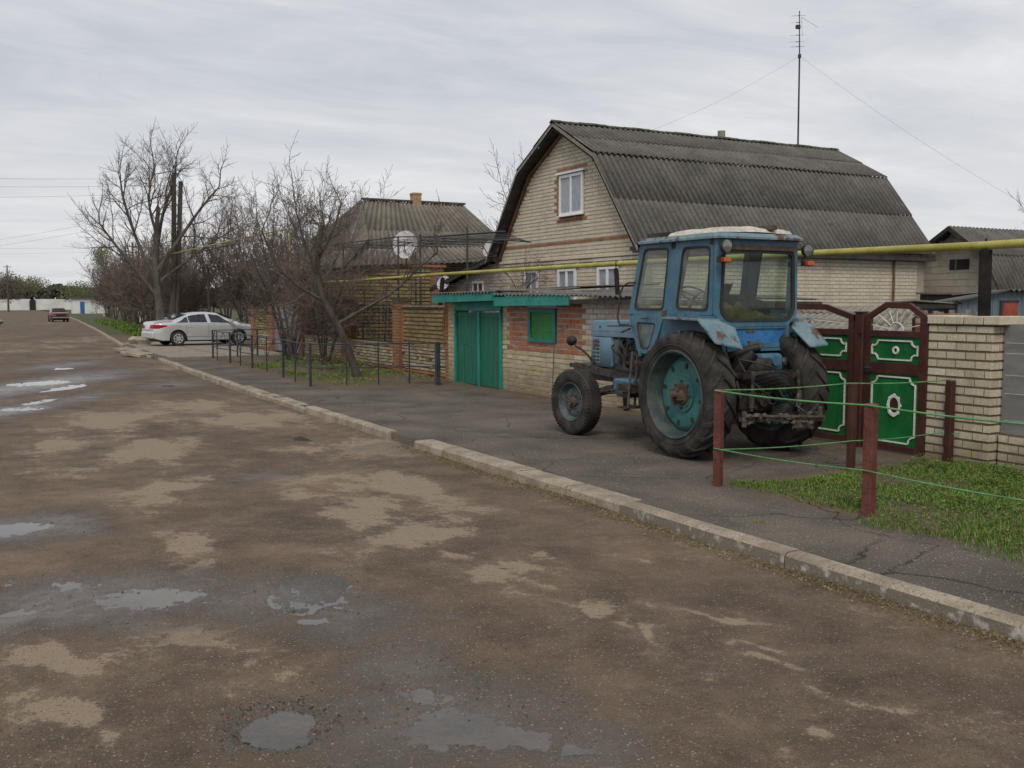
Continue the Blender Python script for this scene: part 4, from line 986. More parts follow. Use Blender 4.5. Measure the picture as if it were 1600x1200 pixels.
for y in (-.03,-2.4,-4.8,-7.2): w.tube([(.09,y,.3),(.09,y,1.66)],.02,6)
obj('post',w,'dark_metal',RW)
# ---------------- slate heap / shed roof behind the gates
SR=thing('shed','low shed behind the wide gate with a weathered slate roof','shed',(12.6,11.4,0))
w=MB(); w.box(-.5,1.2,.3,3.2,0,1.36); obj('wall',w,'grey_wood',SR)
w=MB(); corr(w,(-.9,-1.45,1.42),(-.9,3.4,1.46),(2.4,.9,1.80),(2.4,5.2,1.86),rows=3,seed=12,amp=.03,pitch=.17)
obj('roof',w,'slate_light',SR,'all')
w=MB(); w.hexa([(-.95,-1.45,1.30),(-.9,-1.45,1.30),(-.9,3.4,1.34),(-.95,3.4,1.34),(-.95,-1.45,1.38),(-.9,-1.45,1.38),(-.9,3.4,1.42),(-.95,3.4,1.42)]); obj('fascia',w,'teal',SR)
# drainpipe-like batten on the house side wall, trim strip
w=MB(); w.box(3.2,3.29,-3.76,-3.68,0,3.1); obj('batten',w,'grey_wood',H1)
w=MB(); w.box(8.75,8.80,-3.73,-3.68,0,3.1); obj('downpipe',w,'brown_wood',H1)
# ---------------- barn at the right: gable to the left, roof running right
BN=thing('barn','pale block barn with a dark slate gable roof beyond the cream house','barn',(26,20.08,0))
w=MB()
gpl=[(1.25,0),(1.25,3.3),(0,4.02),(-1.08,3.26),(-2.0,1.6),(-2.3,1.0),(-2.3,0)]
w.prism([(.02,a,b) for a,b in gpl],(8,0,0))
def br(t):
    lo=0 if t<3.3 else (t-3.3)/.72*1.25
    hi=3.55 if t<1.0 else (1.25+lerp(2.3,1.08,(t-1.0)/2.26) if t<3.26 else 1.25+lerp(1.08,0,(t-3.26)/.76))
    return (lo,max(lo,hi))
bricks(w,(.02,1.25,0),Yn,Xn,3.6,3.98,bw=.38,bh=.185,jt=.014,rng=br,holes=[(1.05,1.70,2.90,3.18)],mi=1,pick=lambda s,t:1)
obj('wall',w,['mortar','silicate_grey'],BN)
w=MB(); w.box(-.004,.03,-.46,.21,2.89,3.19)
w2=obj('window',w,'carglass',BN)
w=MB(); w.box(-.02,-.005,-.03,.0,2.89,3.19); obj('frame',w,'grey_wood',w2)
w=MB()
corr(w,(-.35,-2.55,.75),(14,-2.55,.75),(-.35,-1.15,3.33),(14,-1.15,3.33),rows=2,seed=14)
corr(w,(-.35,-1.2,3.28),(14,-1.2,3.28),(-.35,0,4.16),(14,0,4.16),rows=1,seed=15)
corr(w,(-.35,1.55,3.2),(14,1.55,3.2),(-.35,0,4.16),(14,0,4.16),rows=1,seed=16)
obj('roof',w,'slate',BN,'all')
w=MB()
for (ya,za),(yb,zb) in (((1.6,3.19),(0,4.17)),((0,4.17),(-1.19,3.32)),((-1.19,3.32),(-2.6,.72))):
    w.hexa([(-.39,ya,za-.14),(-.35,ya,za-.14),(-.35,ya,za),(-.39,ya,za),(-.39,yb,zb-.14),(-.35,yb,zb-.14),(-.35,yb,zb),(-.39,yb,zb)])
obj('barge_board',w,'dark_wood',BN)
# blue-grey board shed with a red door
BS=thing('board_shed','blue grey board shed with a red door, in front of the barn','shed',(18.3,13,0))
w=MB()
for i in range(26):
    a=-1.36+i*.15; zt=min(2.14,1.95+.19*min(1,(a+1.36)/1.3)); w.box(a,a+.143,.004*math.sin(i*7),.05,0,zt)
w.box(-1.34,2.5,.05,.9,0,1.8)
obj('wall',w,'blue_wood',BS)
w=MB(); w.hexa([(-1.5,-.12,1.93),(.02,-.12,2.14),(.02,.9,2.02),(-1.5,.9,1.84),(-1.5,-.12,1.965),(.02,-.12,2.18),(.02,.9,2.05),(-1.5,.9,1.87)])
corr(w,(.0,-.14,2.15),(2.8,-.14,2.13),(.0,1.2,2.06),(2.8,1.2,2.04),rows=1,seed=41)
obj('roof',w,'slate',BS)
w=MB(); w.box(-.03,.43,-.03,-.005,0,1.90); obj('door',w,'red_door',BS)
w=MB(); w.box(-.11,-.03,-.035,-.005,0,1.95); w.box(-.03,.47,-.035,-.005,1.90,1.95); obj('door_frame',w,'dark_wood',BS)
# open canopy with clutter
CN=thing('canopy','rickety open lean-to roof of old planks between the house corner and the blue grey shed','canopy',(16.5,13.3,0))
w=MB(); w.hexa([(-.75,-.3,1.93),(.55,-.3,1.87),(.55,.3,1.85),(-.75,.3,1.90),(-.75,-.3,1.955),(.55,-.3,1.895),(.55,.3,1.87),(-.75,.3,1.925)]); obj('roof',w,'grey_wood',CN)
w=MB()
w.box(-.70,.52,-.28,-.22,1.79,1.868)
w.box(-.66,-.60,-.215,-.15,0,1.87); w.box(.42,.48,-.215,-.15,0,1.85)
obj('beam',w,'dark_wood',CN)
# boards behind the pier
HP=thing('plank_fence','grey plank fence behind the brick pier','fence',(16.2,12.6,0))
w=MB()
for i in range(12): w.box(-.9+i*.15,-.9+i*.15+.135,.004*math.sin(i*4),.025,0,1.72+.05*math.sin(i*2.3))
obj('planks',w,'grey_wood',HP)
w=MB(); w.tube([(-.9,.05,1.3),(.9,.05,1.3)],.025,6); obj('rail',w,'dark_wood',HP)
BR=thing('brick_stack','small stack of red and white bricks showing over the brick pier','bricks',(14.6,11.6,0))
w=MB(); w.mi=0
for k in range(22):
    for q in range(3):
        w.mi=1 if (k+q)%4 else 2; w.rv=random.random(); w.box(-.4+q*.27,-.15+q*.27,-.12+.02*(k%2),.12,k*.078,k*.078+.072)
obj('bricks',w,['mortar','red','whitewashed'],BR)
BD=thing('barn_wall','dark tarred outbuilding wall between the cream house and the barn','outbuilding',(22.9,18.0,0))
w=MB(); w.box(-.7,3.0,0,.2,0,2.12); obj('wall',w,'dark_wood',BD)
w=MB(); w.box(-.8,3.2,-.15,.25,2.12,2.17); obj('roof',w,'slate',BD)
# ================================================================ TRACTOR  (local: x right, y forward, z up; origin under the rear axle)
random.seed(33)
T=thing('tractor','old blue tractor with a glazed cab and big lugged rear wheels, parked beside the gates','tractor',(8.6,9.7,0))
def wheel_rear(sx):
    c=Vector((sx*.78-(.11 if sx<0 else .19),.03,.78)); ax=Vector((sx,0,0))
    # rim dish (outer side faces +ax)
    m=MB(); m.lathe(c,ax,[(.175,.555),(.195,.535),(.185,.515),(.14,.50),(.10,.488),(.02,.478),(.0,.465),(-.03,.455)],56)
    m.lathe(c,ax,[(-.15,.53),(-.14,.50),(-.03,.47)],56)
    w=obj('wheel',m,'rim_grey',T,True)
    m=MB(); m.lathe(c,ax,[(-.02,.468),(.0,.455),(.03,.42),(.045,.38),(.03,.27),(.035,.22),(.055,.215),(.058,.0)],56); m.lathe(c,ax,[(-.03,.46),(-.035,0)],56); 
    obj('wheel_disc',m,'rim',w,True)
    m=MB()
    for k in range(8):
        t=2*PI*k/8+.2; p=c+ax*.052+Vector((0,math.cos(t),math.sin(t)))*.36
        q=Vector((0,-math.sin(t),math.cos(t))); rr=Vector((0,math.cos(t),math.sin(t)))
        P=[p+q*(.026*math.cos(a))+rr*(.040*math.sin(a))-ax*.004 for a in [2*PI*i/10 for i in range(10)]]
        m.prism(P,ax*.004)
    obj('disc_hole',m,'black_metal',w)
    m=MB(); m.lathe(c,ax,[(.05,.135),(.085,.13),(.09,.095),(.12,.09),(.15,.07),(.155,.05),(.22,.045),(.225,.0)],24)
    for k in range(8):
        t=2*PI*k/8; p=c+Vector((0,math.cos(t),math.sin(t)))*.165; m.lathe(p+ax*.05,ax,[(0,.018),(.03,.018),(.032,0)],6)
    for k in range(4):
        t=2*PI*k/4+.5; p=c+Vector((0,math.cos(t),math.sin(t)))*.085; m.bar(p+ax*.08,p+ax*.17,.045,.045)
    obj('hub',m,'rust',w,True)
    # tyre carcass
    m=MB()
    pr=[(-.155,.53),(-.185,.56),(-.20,.62),(-.203,.67),(-.19,.715),(-.165,.742),(-.10,.752),(0,.756),(.10,.752),(.165,.742),(.19,.715),(.203,.67),(.20,.62),(.185,.56),(.155,.53)]
    m.lathe(c,ax,pr,72)
    m.lathe(c,ax,[(.196,.60),(.205,.604),(.205,.612),(.198,.616)],72)
    # lugs: curved bars from the shoulder to the centre line
    nl=20
    for k in range(nl):
        for side in (1,-1):
            t0=2*PI*(k+(.5 if side<0 else 0))/nl
            pts=[]
            for i in range(7):
                s=i/6; x=lerp(.205,-.015,s)*side; 
                ang=t0-(.34*s**.9)*(1)   # leading slant
                rb=.735 if s<.01 else .75; rt=lerp(.745,.785,min(1,s*2.2)); 
                if i==0: rb=.64; rt=.70
                wd=lerp(.062,.036,s)/.78/2
                pts.append((x,ang,rb,rt,wd))
            vs=[]
            for x,a,rb,rt,wd in pts:
                for (aa,rr) in ((a-wd*1.25,rb),(a-wd,rt),(a+wd,rt),(a+wd*1.25,rb)):
                    vs.append(c+Vector((x,math.cos(aa)*rr,math.sin(aa)*rr)))
            fs=[]
            for i in range(6):
                for j in range(3): fs.append((i*4+j,i*4+4+j,i*4+5+j,i*4+1+j))
            fs+=[(0,1,2,3),(27,26,25,24)]
            m.add(vs,fs)
    o=obj('tyre',m,'tyre',w); 
    o.data.polygons.foreach_set('use_smooth',[True]*len(o.data.polygons)); o.data.set_sharp_from_angle(angle=R(30))
wheel_rear(-1); wheel_rear(1)
def wheel_front(sx):
    st=Matrix.Translation(Vector((sx*.84-.08,2.50,.475)))@Matrix.Rotation(R(5),4,'Z')
    ax=Vector((sx,0,0)); c=Vector((0,0,0))
    m=MB(); m.mat=st; m.lathe(c,ax,[(.10,.285),(.112,.275),(.105,.262),(.06,.25),(.045,.235),(.02,.225)],40); m.lathe(c,ax,[(.02,.225),(.035,.20),(.045,.165),(.04,.10),(.045,0)],40); m.lathe(c,ax,[(-.10,.285),(-.08,.25),(.02,.225)],40)
    w=obj('wheel',m,'rim_front',T,True)
    m=MB(); m.mat=st
    for k in range(5):
        t=2*PI*k/5+.3; q=Vector((0,math.cos(t),math.sin(t)))*.165; m.lathe(q+ax*.040,ax,[(0,.016),(.006,.015),(.006,0)],8)
    obj('disc_hole',m,'black_metal',w)
    m=MB(); m.mat=st; m.lathe(c,ax,[(.03,.085),(.075,.08),(.085,.055),(.13,.05),(.135,.0)],16)
    for k in range(6):
        t=2*PI*k/6; q=Vector((0,math.cos(t),math.sin(t)))*.10; m.lathe(q+ax*.045,ax,[(0,.014),(.025,.014),(.026,0)],6)
    obj('hub',m,'rust',w,True)
    m=MB(); m.mat=st
    pr=[(-.10,.28),(-.118,.31),(-.128,.36),(-.125,.41),(-.112,.448),(-.085,.468),(-.060,.472),(-.056,.458),(-.046,.458),(-.042,.476),(-.006,.478),(-.004,.462),(.004,.462),(.006,.478),(.042,.476),(.046,.458),(.056,.458),(.060,.472),(.085,.468),(.112,.448),(.125,.41),(.128,.36),(.118,.31),(.10,.28)]
    m.lathe(c,ax,pr,56)
    for k in range(52):
        for s in (1,-1):
            t=2*PI*k/52; q=Vector((0,math.cos(t),math.sin(t))); m.bar(q*.425+ax*.119*s,q*.458+ax*.103*s,.018,.026,ax)
    obj('tyre',m,'tyre',w,True)
wheel_front(-1); wheel_front(1)
# chassis, engine, axles
m=MB()
m.box(-.17,.17,1.2,3.45,.72,.86); m.box(-.24,-.17,1.4,3.50,.80,.92); m.box(.17,.24,1.4,3.50,.80,.92)
m.hexa([(-.36,3.05,.86),(.36,3.05,.86),(.34,3.62,.90),(-.34,3.62,.90),(-.36,3.05,.93),(.36,3.05,.93),(.34,3.62,.96),(-.34,3.62,.96)])
m.bar((-.33,1.6,.80),(-.33,3.45,.93),.06,.10); m.bar((.33,1.6,.80),(.33,3.45,.93),.06,.10)
m.box(-.2,.2,2.2,2.62,.58,.75)
obj('chassis',m,'grease',T)
m=MB(); m.tube([(-.72,2.42,.55),(-.3,2.42,.62),(0,2.42,.64),(.3,2.42,.62),(.72,2.42,.55)],[.055,.065,.075,.065,.055],10)
m.tube([(-.70,2.42,.40),(-.70,2.42,.70)],.05,8); m.tube([(.70,2.42,.40),(.70,2.42,.70)],.05,8); m.tube([(-.68,2.22,.60),(.68,2.22,.60)],.018,6); m.tube([(-.55,1.7,.70),(-.68,2.22,.60)],.02,6)
m.v=[(a-.07,b+.08,c) for a,b,c in m.v]; obj('front_axle',m,'grease',T,True)
m=MB()
m.bbox(-.21,.21,1.45,2.75,.85,1.18,.02); m.bbox(-.17,.17,1.5,2.7,1.18,1.42,.02)
m.box(-.20,-.05,1.2,1.5,.9,1.35)
for k in range(4): m.tube([(-.19,1.72+k*.24,1.2),(-.19,1.72+k*.24,1.40)],.045,10)
m.tube([(-.26,2.38,1.02),(-.26,2.38,1.36)],.065,14); m.tube([(-.26,2.2,.98),(-.26,2.2,1.25)],.05,12)
obj('engine',m,'greygrease',T)
m=MB(); m.bbox(-.33,-.22,1.75,2.05,.95,1.20,.02); m.tube([(-.30,1.6,1.05),(-.30,2.1,1.05)],.06,12); m.tube([(-.29,1.85,1.2),(-.29,1.85,1.34)],.03,8); m.tube([(-.33,1.9,1.0),(-.33,1.9,1.14)],.045,10)
obj('injection_pump',m,'rust',T,True)
m=MB()
for k in range(16):
    y0=random.uniform(1.5,2.3); z0=random.uniform(.95,1.15); y1=y0+random.uniform(-.35,.5); z1=random.uniform(1.2,1.42)
    P=[(-.28,y0,z0),(-.34-random.random()*.06,lerp(y0,y1,.3),lerp(z0,z1,.1)),(-.33-random.random()*.05,lerp(y0,y1,.7)+.05,lerp(z0,z1,.75)),(-.22,y1,z1)]
    Q=[]; 
    for i in range(13):
        t=i/12*3; a=min(2,int(t)); u=t-a; Q.append(Vector(P[a]).lerp(Vector(P[a+1]),u))
    for _ in range(2): Q=[Q[0]]+[(Q[i-1]+Q[i]*2+Q[i+1])/4 for i in range(1,12)]+[Q[12]]
    m.tube(Q,random.choice((.007,.010,.014)),5,False)
obj('engine_hoses',m,'rubber',T,True)
# hood
m=MB()
def sec(y,z0,z1,hw,b=.04): return [(-hw,y,z0),(-hw,y,z1-b),(-hw+b*.35,y,z1-b*.3),(-hw+b,y,z1),(hw-b,y,z1),(hw-b*.35,y,z1-b*.3),(hw,y,z1-b),(hw,y,z0)]
S=[sec(1.42,1.40,1.665,.275),sec(2.0,1.40,1.66,.275),sec(3.02,1.40,1.64,.275),sec(3.12,1.42,1.625,.265)]
vs=[q for s in S for q in s]; fs=[(i*8+j,i*8+j+1,i*8+9+j,i*8+8+j) for i in range(3) for j in range(7)]; fs+=[tuple(range(24,32)),tuple(range(7,-1,-1))]
m.add(vs,fs)
m.box(-.278,-.272,1.45,3.08,1.475,1.485)
ho=obj('hood',m,'tblue_hood',T,True)
m=MB(); m.bbox(-.27,.27,2.55,3.13,.94,1.405,.025)
obj('hood_side_panel',m,'tblue_hood',T,True)
m=MB()
m.box(-.2735,-.268,2.86,3.06,1.0,1.36)
g=obj('louvre_panel',m,'tblue_pale',T)
m=MB()
for k in range(6):
    z=1.02+k*.056
    for y0 in (2.875,2.975): m.hexa([(-.275,y0,z),(-.275,y0+.075,z),(-.275,y0+.075,z+.012),(-.275,y0,z+.012),(-.285,y0,z+.03),(-.285,y0+.075,z+.03),(-.285,y0+.075,z+.034),(-.285,y0,z+.034)])
obj('louvre',m,'greygrease',g)
m=MB(); m.box(-.24,.24,3.13,3.15,.97,1.40); 
for k in range(12): m.box(-.23,.23,3.15,3.158,1.0+k*.032,1.012+k*.032)
obj('grille',m,'dark_metal',T)
m=MB(); m.lathe((-.276,2.86,1.54),(-1,0,0),[(0,.022),(.006,.018),(.007,0)],14); obj('badge',m,'chain',ho,True)
m=MB(); m.tube([(.06,2.35,1.6),(.06,2.35,1.85),(.06,2.33,2.35)],[.04,.045,.03],12); obj('exhaust_pipe',m,'black_metal',T,True) if False else None
# front lamp on its bent arm
m=MB(); m.tube([(-.28,3.05,1.0),(-.34,3.08,1.10),(-.42,3.16,1.20),(-.45,3.26,1.235),(-.45,3.29,1.27)],.016,8); m.tube([(-.28,3.0,.98),(-.28,3.1,1.06)],.02,6)
la=obj('lamp_arm',m,'black_metal',T,True)
m=MB(); m.lathe((-.45,3.38,1.32),(0,-1,0),[(-.03,.078),(-.02,.082),(.0,.080),(.04,.070),(.075,.045),(.09,.0)],20); obj('headlight',m,'black_metal',la,True)
m=MB(); m.lathe((.45,3.38,1.32),(0,-1,0),[(-.03,.078),(-.02,.082),(.0,.080),(.04,.070),(.075,.045),(.09,.0)],20); m2=MB(); m2.tube([(.28,3.05,1.0),(.42,3.16,1.20),(.45,3.28,1.27)],.016,8)
la2=obj('lamp_arm',m2,'black_metal',T,True); obj('headlight',m,'black_metal',la2,True)
# ---- cab
def rq(P,r,n=4):
    # rounded polygon: list of 3D corners
    P=[Vector(p) for p in P]; out=[]
    k=len(P)
    for i in range(k):
        a=P[i-1];b=P[i];c=P[(i+1)%k]; u=(a-b).normalized(); w=(c-b).normalized()
        rr=min(r,(a-b).length*.45,(c-b).length*.45)
        p0=b+u*rr;p1=b+w*rr
        for j in range(n): 
            t=j/(n-1); out.append((p0*(1-t)+b*t).lerp(b*(1-t)+p1*t,t))
    return out
def shrink(P,d):
    c=sum(P,Vector())/len(P); return [p+(c-p).normalized()*d for p in P]
def window(name_,outer,inner,x,thick,side,framemat,gl,parent,ro=.03,ri=.07,gask=.022,framename='door'):
    # outer/inner in (y,z), panel in plane x ; side = outward direction vector
    n=Vector(side)
    O=rq([Vector((x,a,b)) for a,b in outer],ro); I=rq([Vector((x,a,b)) for a,b in inner],ri)
    m=MB(); m.ring(O,I,-n*thick); fo=obj(framename,m,framemat,parent)
    J=[p-(0,)*0 if False else p for p in shrink(I,gask)]
    I2=shrink(I,-.010)
    m=MB(); m.ring([p+n*.010 for p in I2],[p+n*.006 for p in J],-n*.02); obj('window_seal',m,'rubber',fo,True)
    m=MB(); m.poly([p-n*.006 for p in J]); obj('window_pane',m,gl,fo)
    return fo
for sx in (-1,1):
    X=sx*.65; nn=(sx,0,0)
    d=window('door',[(.655,2.665),(1.275,2.675),(1.545,1.745),(.775,1.735)],[(.71,2.60),(1.235,2.61),(1.455,1.815),(.82,1.81)],X,.03,nn,'tblue','sideglass',T)
    # lower half of the door, narrowing behind the wheel
    O=rq([Vector((X,a,b)) for a,b in [(.80,1.735),(1.545,1.735),(1.30,1.22),(1.05,1.22)]],.03); I=rq([Vector((X,a,b)) for a,b in [(.98,1.625),(1.40,1.635),(1.30,1.29),(1.13,1.29)]],.05)
    m=MB(); m.ring(O,I,Vector((-sx*.03,0,0))); dl=obj('lower_door',m,'tblue',T)
    m=MB(); m.ring([p+Vector((sx*.006,0,0)) for p in shrink(I,-.008)],[p for p in shrink(I,.015)],Vector((-sx*.02,0,0))); obj('window_seal',m,'rubber',dl)
    m=MB(); m.poly([p-Vector((sx*.006,0,0)) for p in shrink(I,.015)]); obj('window_pane',m,'sideglass',dl)
    q=window('side',[(-.165,2.665),(.615,2.665),(.735,1.745),(-.165,1.745)],[(-.11,2.585),(.415,2.59),(.545,1.825),(-.075,1.805)],X,.03,nn,'tblue','sideglass',T,framename='side_window_frame')
    # pillars and rails
    m=MB()
    m.bar((X-sx*.02,.635,2.69),(X-sx*.02,.755,1.72),.06,.035,(sx,0,0)) 
    m.bar((X-sx*.03,-.20,2.70),(X-sx*.03,-.20,1.66),.06,.055,(sx,0,0))
    m.bar((X-sx*.03,1.30,2.70),(X-sx*.03,1.575,1.73),.05,.055,(sx,0,0)); m.bar((X-sx*.03,1.575,1.73),(X-sx*.03,1.32,1.18),.05,.055,(sx,0,0))
    m.bar((X-sx*.02,-.22,2.685),(X-sx*.02,1.32,2.695),.05,.045)
    m.bar((X-sx*.02,-.22,1.715),(X-sx*.02,.80,1.715),.05,.05)
    obj('cab_side',m,'tblue',T)
    # hinges and latch
    m=MB()
    for (y,z) in ((.62,2.64),(.60,2.655),(-.13,2.66)): m.box(X-.012,X+sx*.022,y-.02,y+.02,z-.05,z+.02) if sx>0 else m.box(X+sx*.022,X+.012,y-.02,y+.02,z-.05,z+.02)
    m.box(min(X,X+sx*.012),max(X,X+sx*.012),.74,.84,1.73,1.80)
    m.tube([(X+sx*.02,1.12,1.70),(X+sx*.05,1.18,1.69),(X+sx*.045,1.25,1.69)],.010,6)
    obj('door_hinge',m,'rust',T)
    # fender: flat top, inner wall, sloping rear flap
    m=MB()
    m.hexa([(sx*.64,-.30,1.685),(sx*.98,-.34,1.685),(sx*.98,.42,1.70),(sx*.64,.80,1.70),(sx*.64,-.30,1.705),(sx*.98,-.34,1.705),(sx*.98,.42,1.72),(sx*.64,.80,1.72)])
    fe=obj('fender',m,'tblue_pale',T)
    m=MB(); m.hexa([(sx*.56,-.30,1.05),(sx*.58,-.30,1.05),(sx*.58,1.30,1.05),(sx*.56,1.30,1.05),(sx*.62,-.30,1.69),(sx*.64,-.30,1.69),(sx*.64,1.35,1.72),(sx*.62,1.35,1.72)])
    obj('fender_wall',m,'tblue',fe)
    m=MB()
    A=Vector((sx*.60,-.27,1.66));B=Vector((sx*.70,-.30,1.70 if sx<0 else 1.67));C_=Vector((sx*(1.02 if sx<0 else .78),-.34,1.71 if sx<0 else 1.665));D=Vector((sx*(.95 if sx<0 else .83),-.60,1.43 if sx<0 else 1.38));E_=Vector((sx*.55,-.60,1.36));F_=Vector((sx*.46,-.36,1.60))
    mid=(B+D)/2+Vector((0,-.015,.02)); dn=Vector((0,.012,-.012))
    for tri in ((A,B,mid,F_),(B,C_,D,mid),(F_,mid,D,E_)):
        m.prism(tri,dn)
    m.bar(B,(D+E_)/2,.03,.012,(0,-1,1)); m.bar(D,E_,.02,.02); m.bar(C_,D,.016,.02)
    obj('fender_flap',m,'tblue_pale',fe)
# rear wall: frame with window
m=MB()
O=rq([Vector((a,-.235,b)) for a,b in [(-.65,2.68),(.65,2.68),(.665,1.74),(.50,1.60),(-.50,1.60),(-.665,1.74)]],.03)
IW=rq([Vector((a,-.235,b)) for a,b in [(-.545,2.535),(.575,2.525),(.60,1.80),(.50,1.685),(-.47,1.685),(-.58,1.80)]],.06)
m.ring(O,IW,(0,.04,0)); rw=obj('rear_window_frame',m,'tblue',T)
m=MB(); m.ring([p+Vector((0,-.014,0)) for p in shrink(IW,-.022)],[p+Vector((0,-.010,0)) for p in shrink(IW,.028)],(0,.03,0)); obj('window_seal',m,'rubber',rw,True)
m=MB(); m.poly([p+Vector((0,.006,0)) for p in shrink(IW,.028)]); obj('window_pane',m,'cabglass',rw)
m=MB(); m.box(-.58,.58,-.262,-.236,2.545,2.60); obj('wiper_rail',m,'rust',rw)
# front wall of the cab: two panes and a dark centre post
m=MB()
yt,yb_=1.27,1.53
def fy(z): return lerp(yb_,yt,(z-1.72)/(2.68-1.72))
for (a,b) in ((-.61,-.07),(.07,.61)):
    O=[Vector((p,fy(q),q)) for p,q in ((a,2.66),(b,2.66),(b,1.74),(a,1.74))]; I=[Vector((p,fy(q),q)) for p,q in ((a+.05,2.60),(b-.05,2.60),(b-.05,1.82),(a+.05,1.82))]
    m.ring(rq(O,.02),rq(I,.05),(0,-.03,0))
fw=obj('windscreen_frame',m,'tblue',T)
m=MB(); m.bar((0,fy(2.66)-.03,2.66),(0,fy(1.72)-.03,1.72),.20,.05,(0,1,0)); obj('centre_post',m,'dark_metal',fw)
for (a,b) in ((-.56,-.12),(.12,.56)):
    m=MB(); m.poly([Vector((p,fy(q)-.012,q)) for p,q in ((a,2.60),(b,2.60),(b,1.82),(a,1.82))]); obj('window_pane',m,'cabglass',fw)
m=MB(); m.box(-.60,.60,1.30,1.50,1.25,1.72); m.box(-.62,.62,-.2,1.3,1.10,1.16); obj('cab_floor',m,'dark_metal',T)
# roof lip, dark front hatch, white top
m=MB()
def oc(x0,x1,y0,y1,z,b): return [(x0,y0+b,z),(x0+b,y0,z),(x1-b,y0,z),(x1,y0+b,z),(x1,y1-b,z),(x1-b,y1,z),(x0+b,y1,z),(x0,y1-b,z)]
def frust(m,L):
    vs=[q for l in L for q in l]; k=len(L)
    m.add(vs,[(i*8+j,i*8+(j+1)%8,i*8+8+(j+1)%8,i*8+8+j) for i in range(k-1) for j in range(8)]+[tuple(range(7,-1,-1)),tuple(range((k-1)*8,k*8))])
frust(m,[oc(-.66,.66,-.25,1.33,2.665,.03),oc(-.715,.715,-.33,1.37,2.675,.07),oc(-.715,.715,-.33,1.37,2.70,.07),oc(-.685,.685,-.29,1.34,2.745,.10),oc(-.60,.60,-.2,1.28,2.755,.1)])
rf_=obj('roof',m,'tblue_pale',T)
m=MB(); n=18
vs=[]
# padded white top: heightfield with soft edge
nx,ny=22,22
for i in range(nx+1):
    for j in range(ny+1):
        u=i/nx;v=j/ny; x=lerp(-.60,.60,u); y=lerp(-.25,.86,v)
        e=min(u,1-u,v,1-v)*8; h=.075*min(1,e)**.5*(1 if e>0 else 0)+.012*noise.noise(Vector((x*5,y*5,2)))*min(1,e)
        h+=.015*(1-abs(u-.5)*2)
        vs.append((x,y,2.752+max(0,h)))
m.add(vs,[(i*(ny+1)+j,(i+1)*(ny+1)+j,(i+1)*(ny+1)+j+1,i*(ny+1)+j+1) for i in range(nx) for j in range(ny)])
obj('roof_pad',m,'foam',rf_,'all')
m=MB(); m.bbox(-.52,.52,.90,1.26,2.755,2.80,.02); m.box(-.56,-.50,.84,1.3,2.75,2.815); obj('roof_hatch',m,'dark_wood',rf_)
m=MB(); m.box(.16,.27,-.27,-.05,2.80,2.855); obj('roof_patch',m,'rust',rf_)
# rear panel below the window
m=MB(); m.box(-.40,.46,-.215,-.195,1.34,1.605); obj('rear_panel',m,'tblue_bright',T)
m=MB(); m.box(-.50,-.40,-.25,-.20,1.30,1.60); m.box(.46,.52,-.26,-.19,1.0,1.62); m.box(-.40,.46,-.235,-.215,1.58,1.605); m.box(-.2,.38,-.24,-.216,1.34,1.40); m.box(-.40,.46,-.24,-.2,1.30,1.335); m.box(-.56,-.48,-.25,-.2,1.25,1.62)
obj('rear_frame',m,'tblue',T)
m=MB(); m.hexa([(-.12,-.255,1.36),(.06,-.255,1.33),(.10,-.255,1.40),(-.14,-.255,1.43),(-.10,-.235,1.34),(.03,-.235,1.32),(.10,-.235,1.40),(-.14,-.235,1.43)]); m.box(-.15,-.03,-.222,-.214,1.53,1.58); obj('number_plate',m,'chain',T)
# work lamps and indicators at the rear corners
for sx,dx,dz in ((-1,0,0),(1,.01,-.02)):
    c=Vector((sx*.615+ (.0 if sx<0 else .085),-.36,2.575+dz)); 
    m=MB(); m.lathe(c,(0,-1,0),[(-.085,.0),(-.08,.03),(-.05,.065),(0,.082),(.02,.085),(.025,.078)],22); wl=obj('work_lamp',m,'rubber',T,True)
    m=MB(); m.lathe(c,(0,-1,0),[(.018,.078),(.026,.05),(.03,0)],22); obj('lamp_lens',m,'lamp_glass',wl,True)
    m=MB(); m.tube([c+Vector((0,.03,-.06)),c+Vector((0,.10,-.12)),Vector((sx*.64,-.22,2.46))],.010,6); obj('lamp_bracket',m,'dark_metal',wl)
    b=c+Vector((sx*.02,-.0,-.165)); m=MB(); m.box(b.x-.085,b.x+.06,b.y-.01,b.y+.05,b.z-.03,b.z+.035); il=obj('indicator',m,'rubber',T)
    m=MB(); m.bbox(b.x-.035,b.x+.075,b.y-.035,b.y-.009,b.z-.026,b.z+.030,.008); obj('indicator_lens',m,'orange_lens',il)
    m=MB(); m.bbox(b.x-.075,b.x-.040,b.y-.033,b.y-.009,b.z-.026,b.z+.028,.006); obj('indicator_lens',m,'red_lens',il)
# mirror / grab rail at the front left corner
m=MB(); P=[(-.70,1.52,1.60),(-.72,1.70,1.60),(-.73,1.74,1.68),(-.72,1.70,2.02),(-.71,1.64,2.13),(-.70,1.52,2.17),(-.66,1.44,2.17)]
m.tube(P,.013,8); m.bar((-.72,1.45,1.585),(-.74,1.95,1.575),.05,.018); m.tube([(-.68,1.50,1.55),(-.76,1.52,1.52),(-.74,1.62,1.50)],.013,6)
obj('grab_rail',m,'dark_metal',T,True)
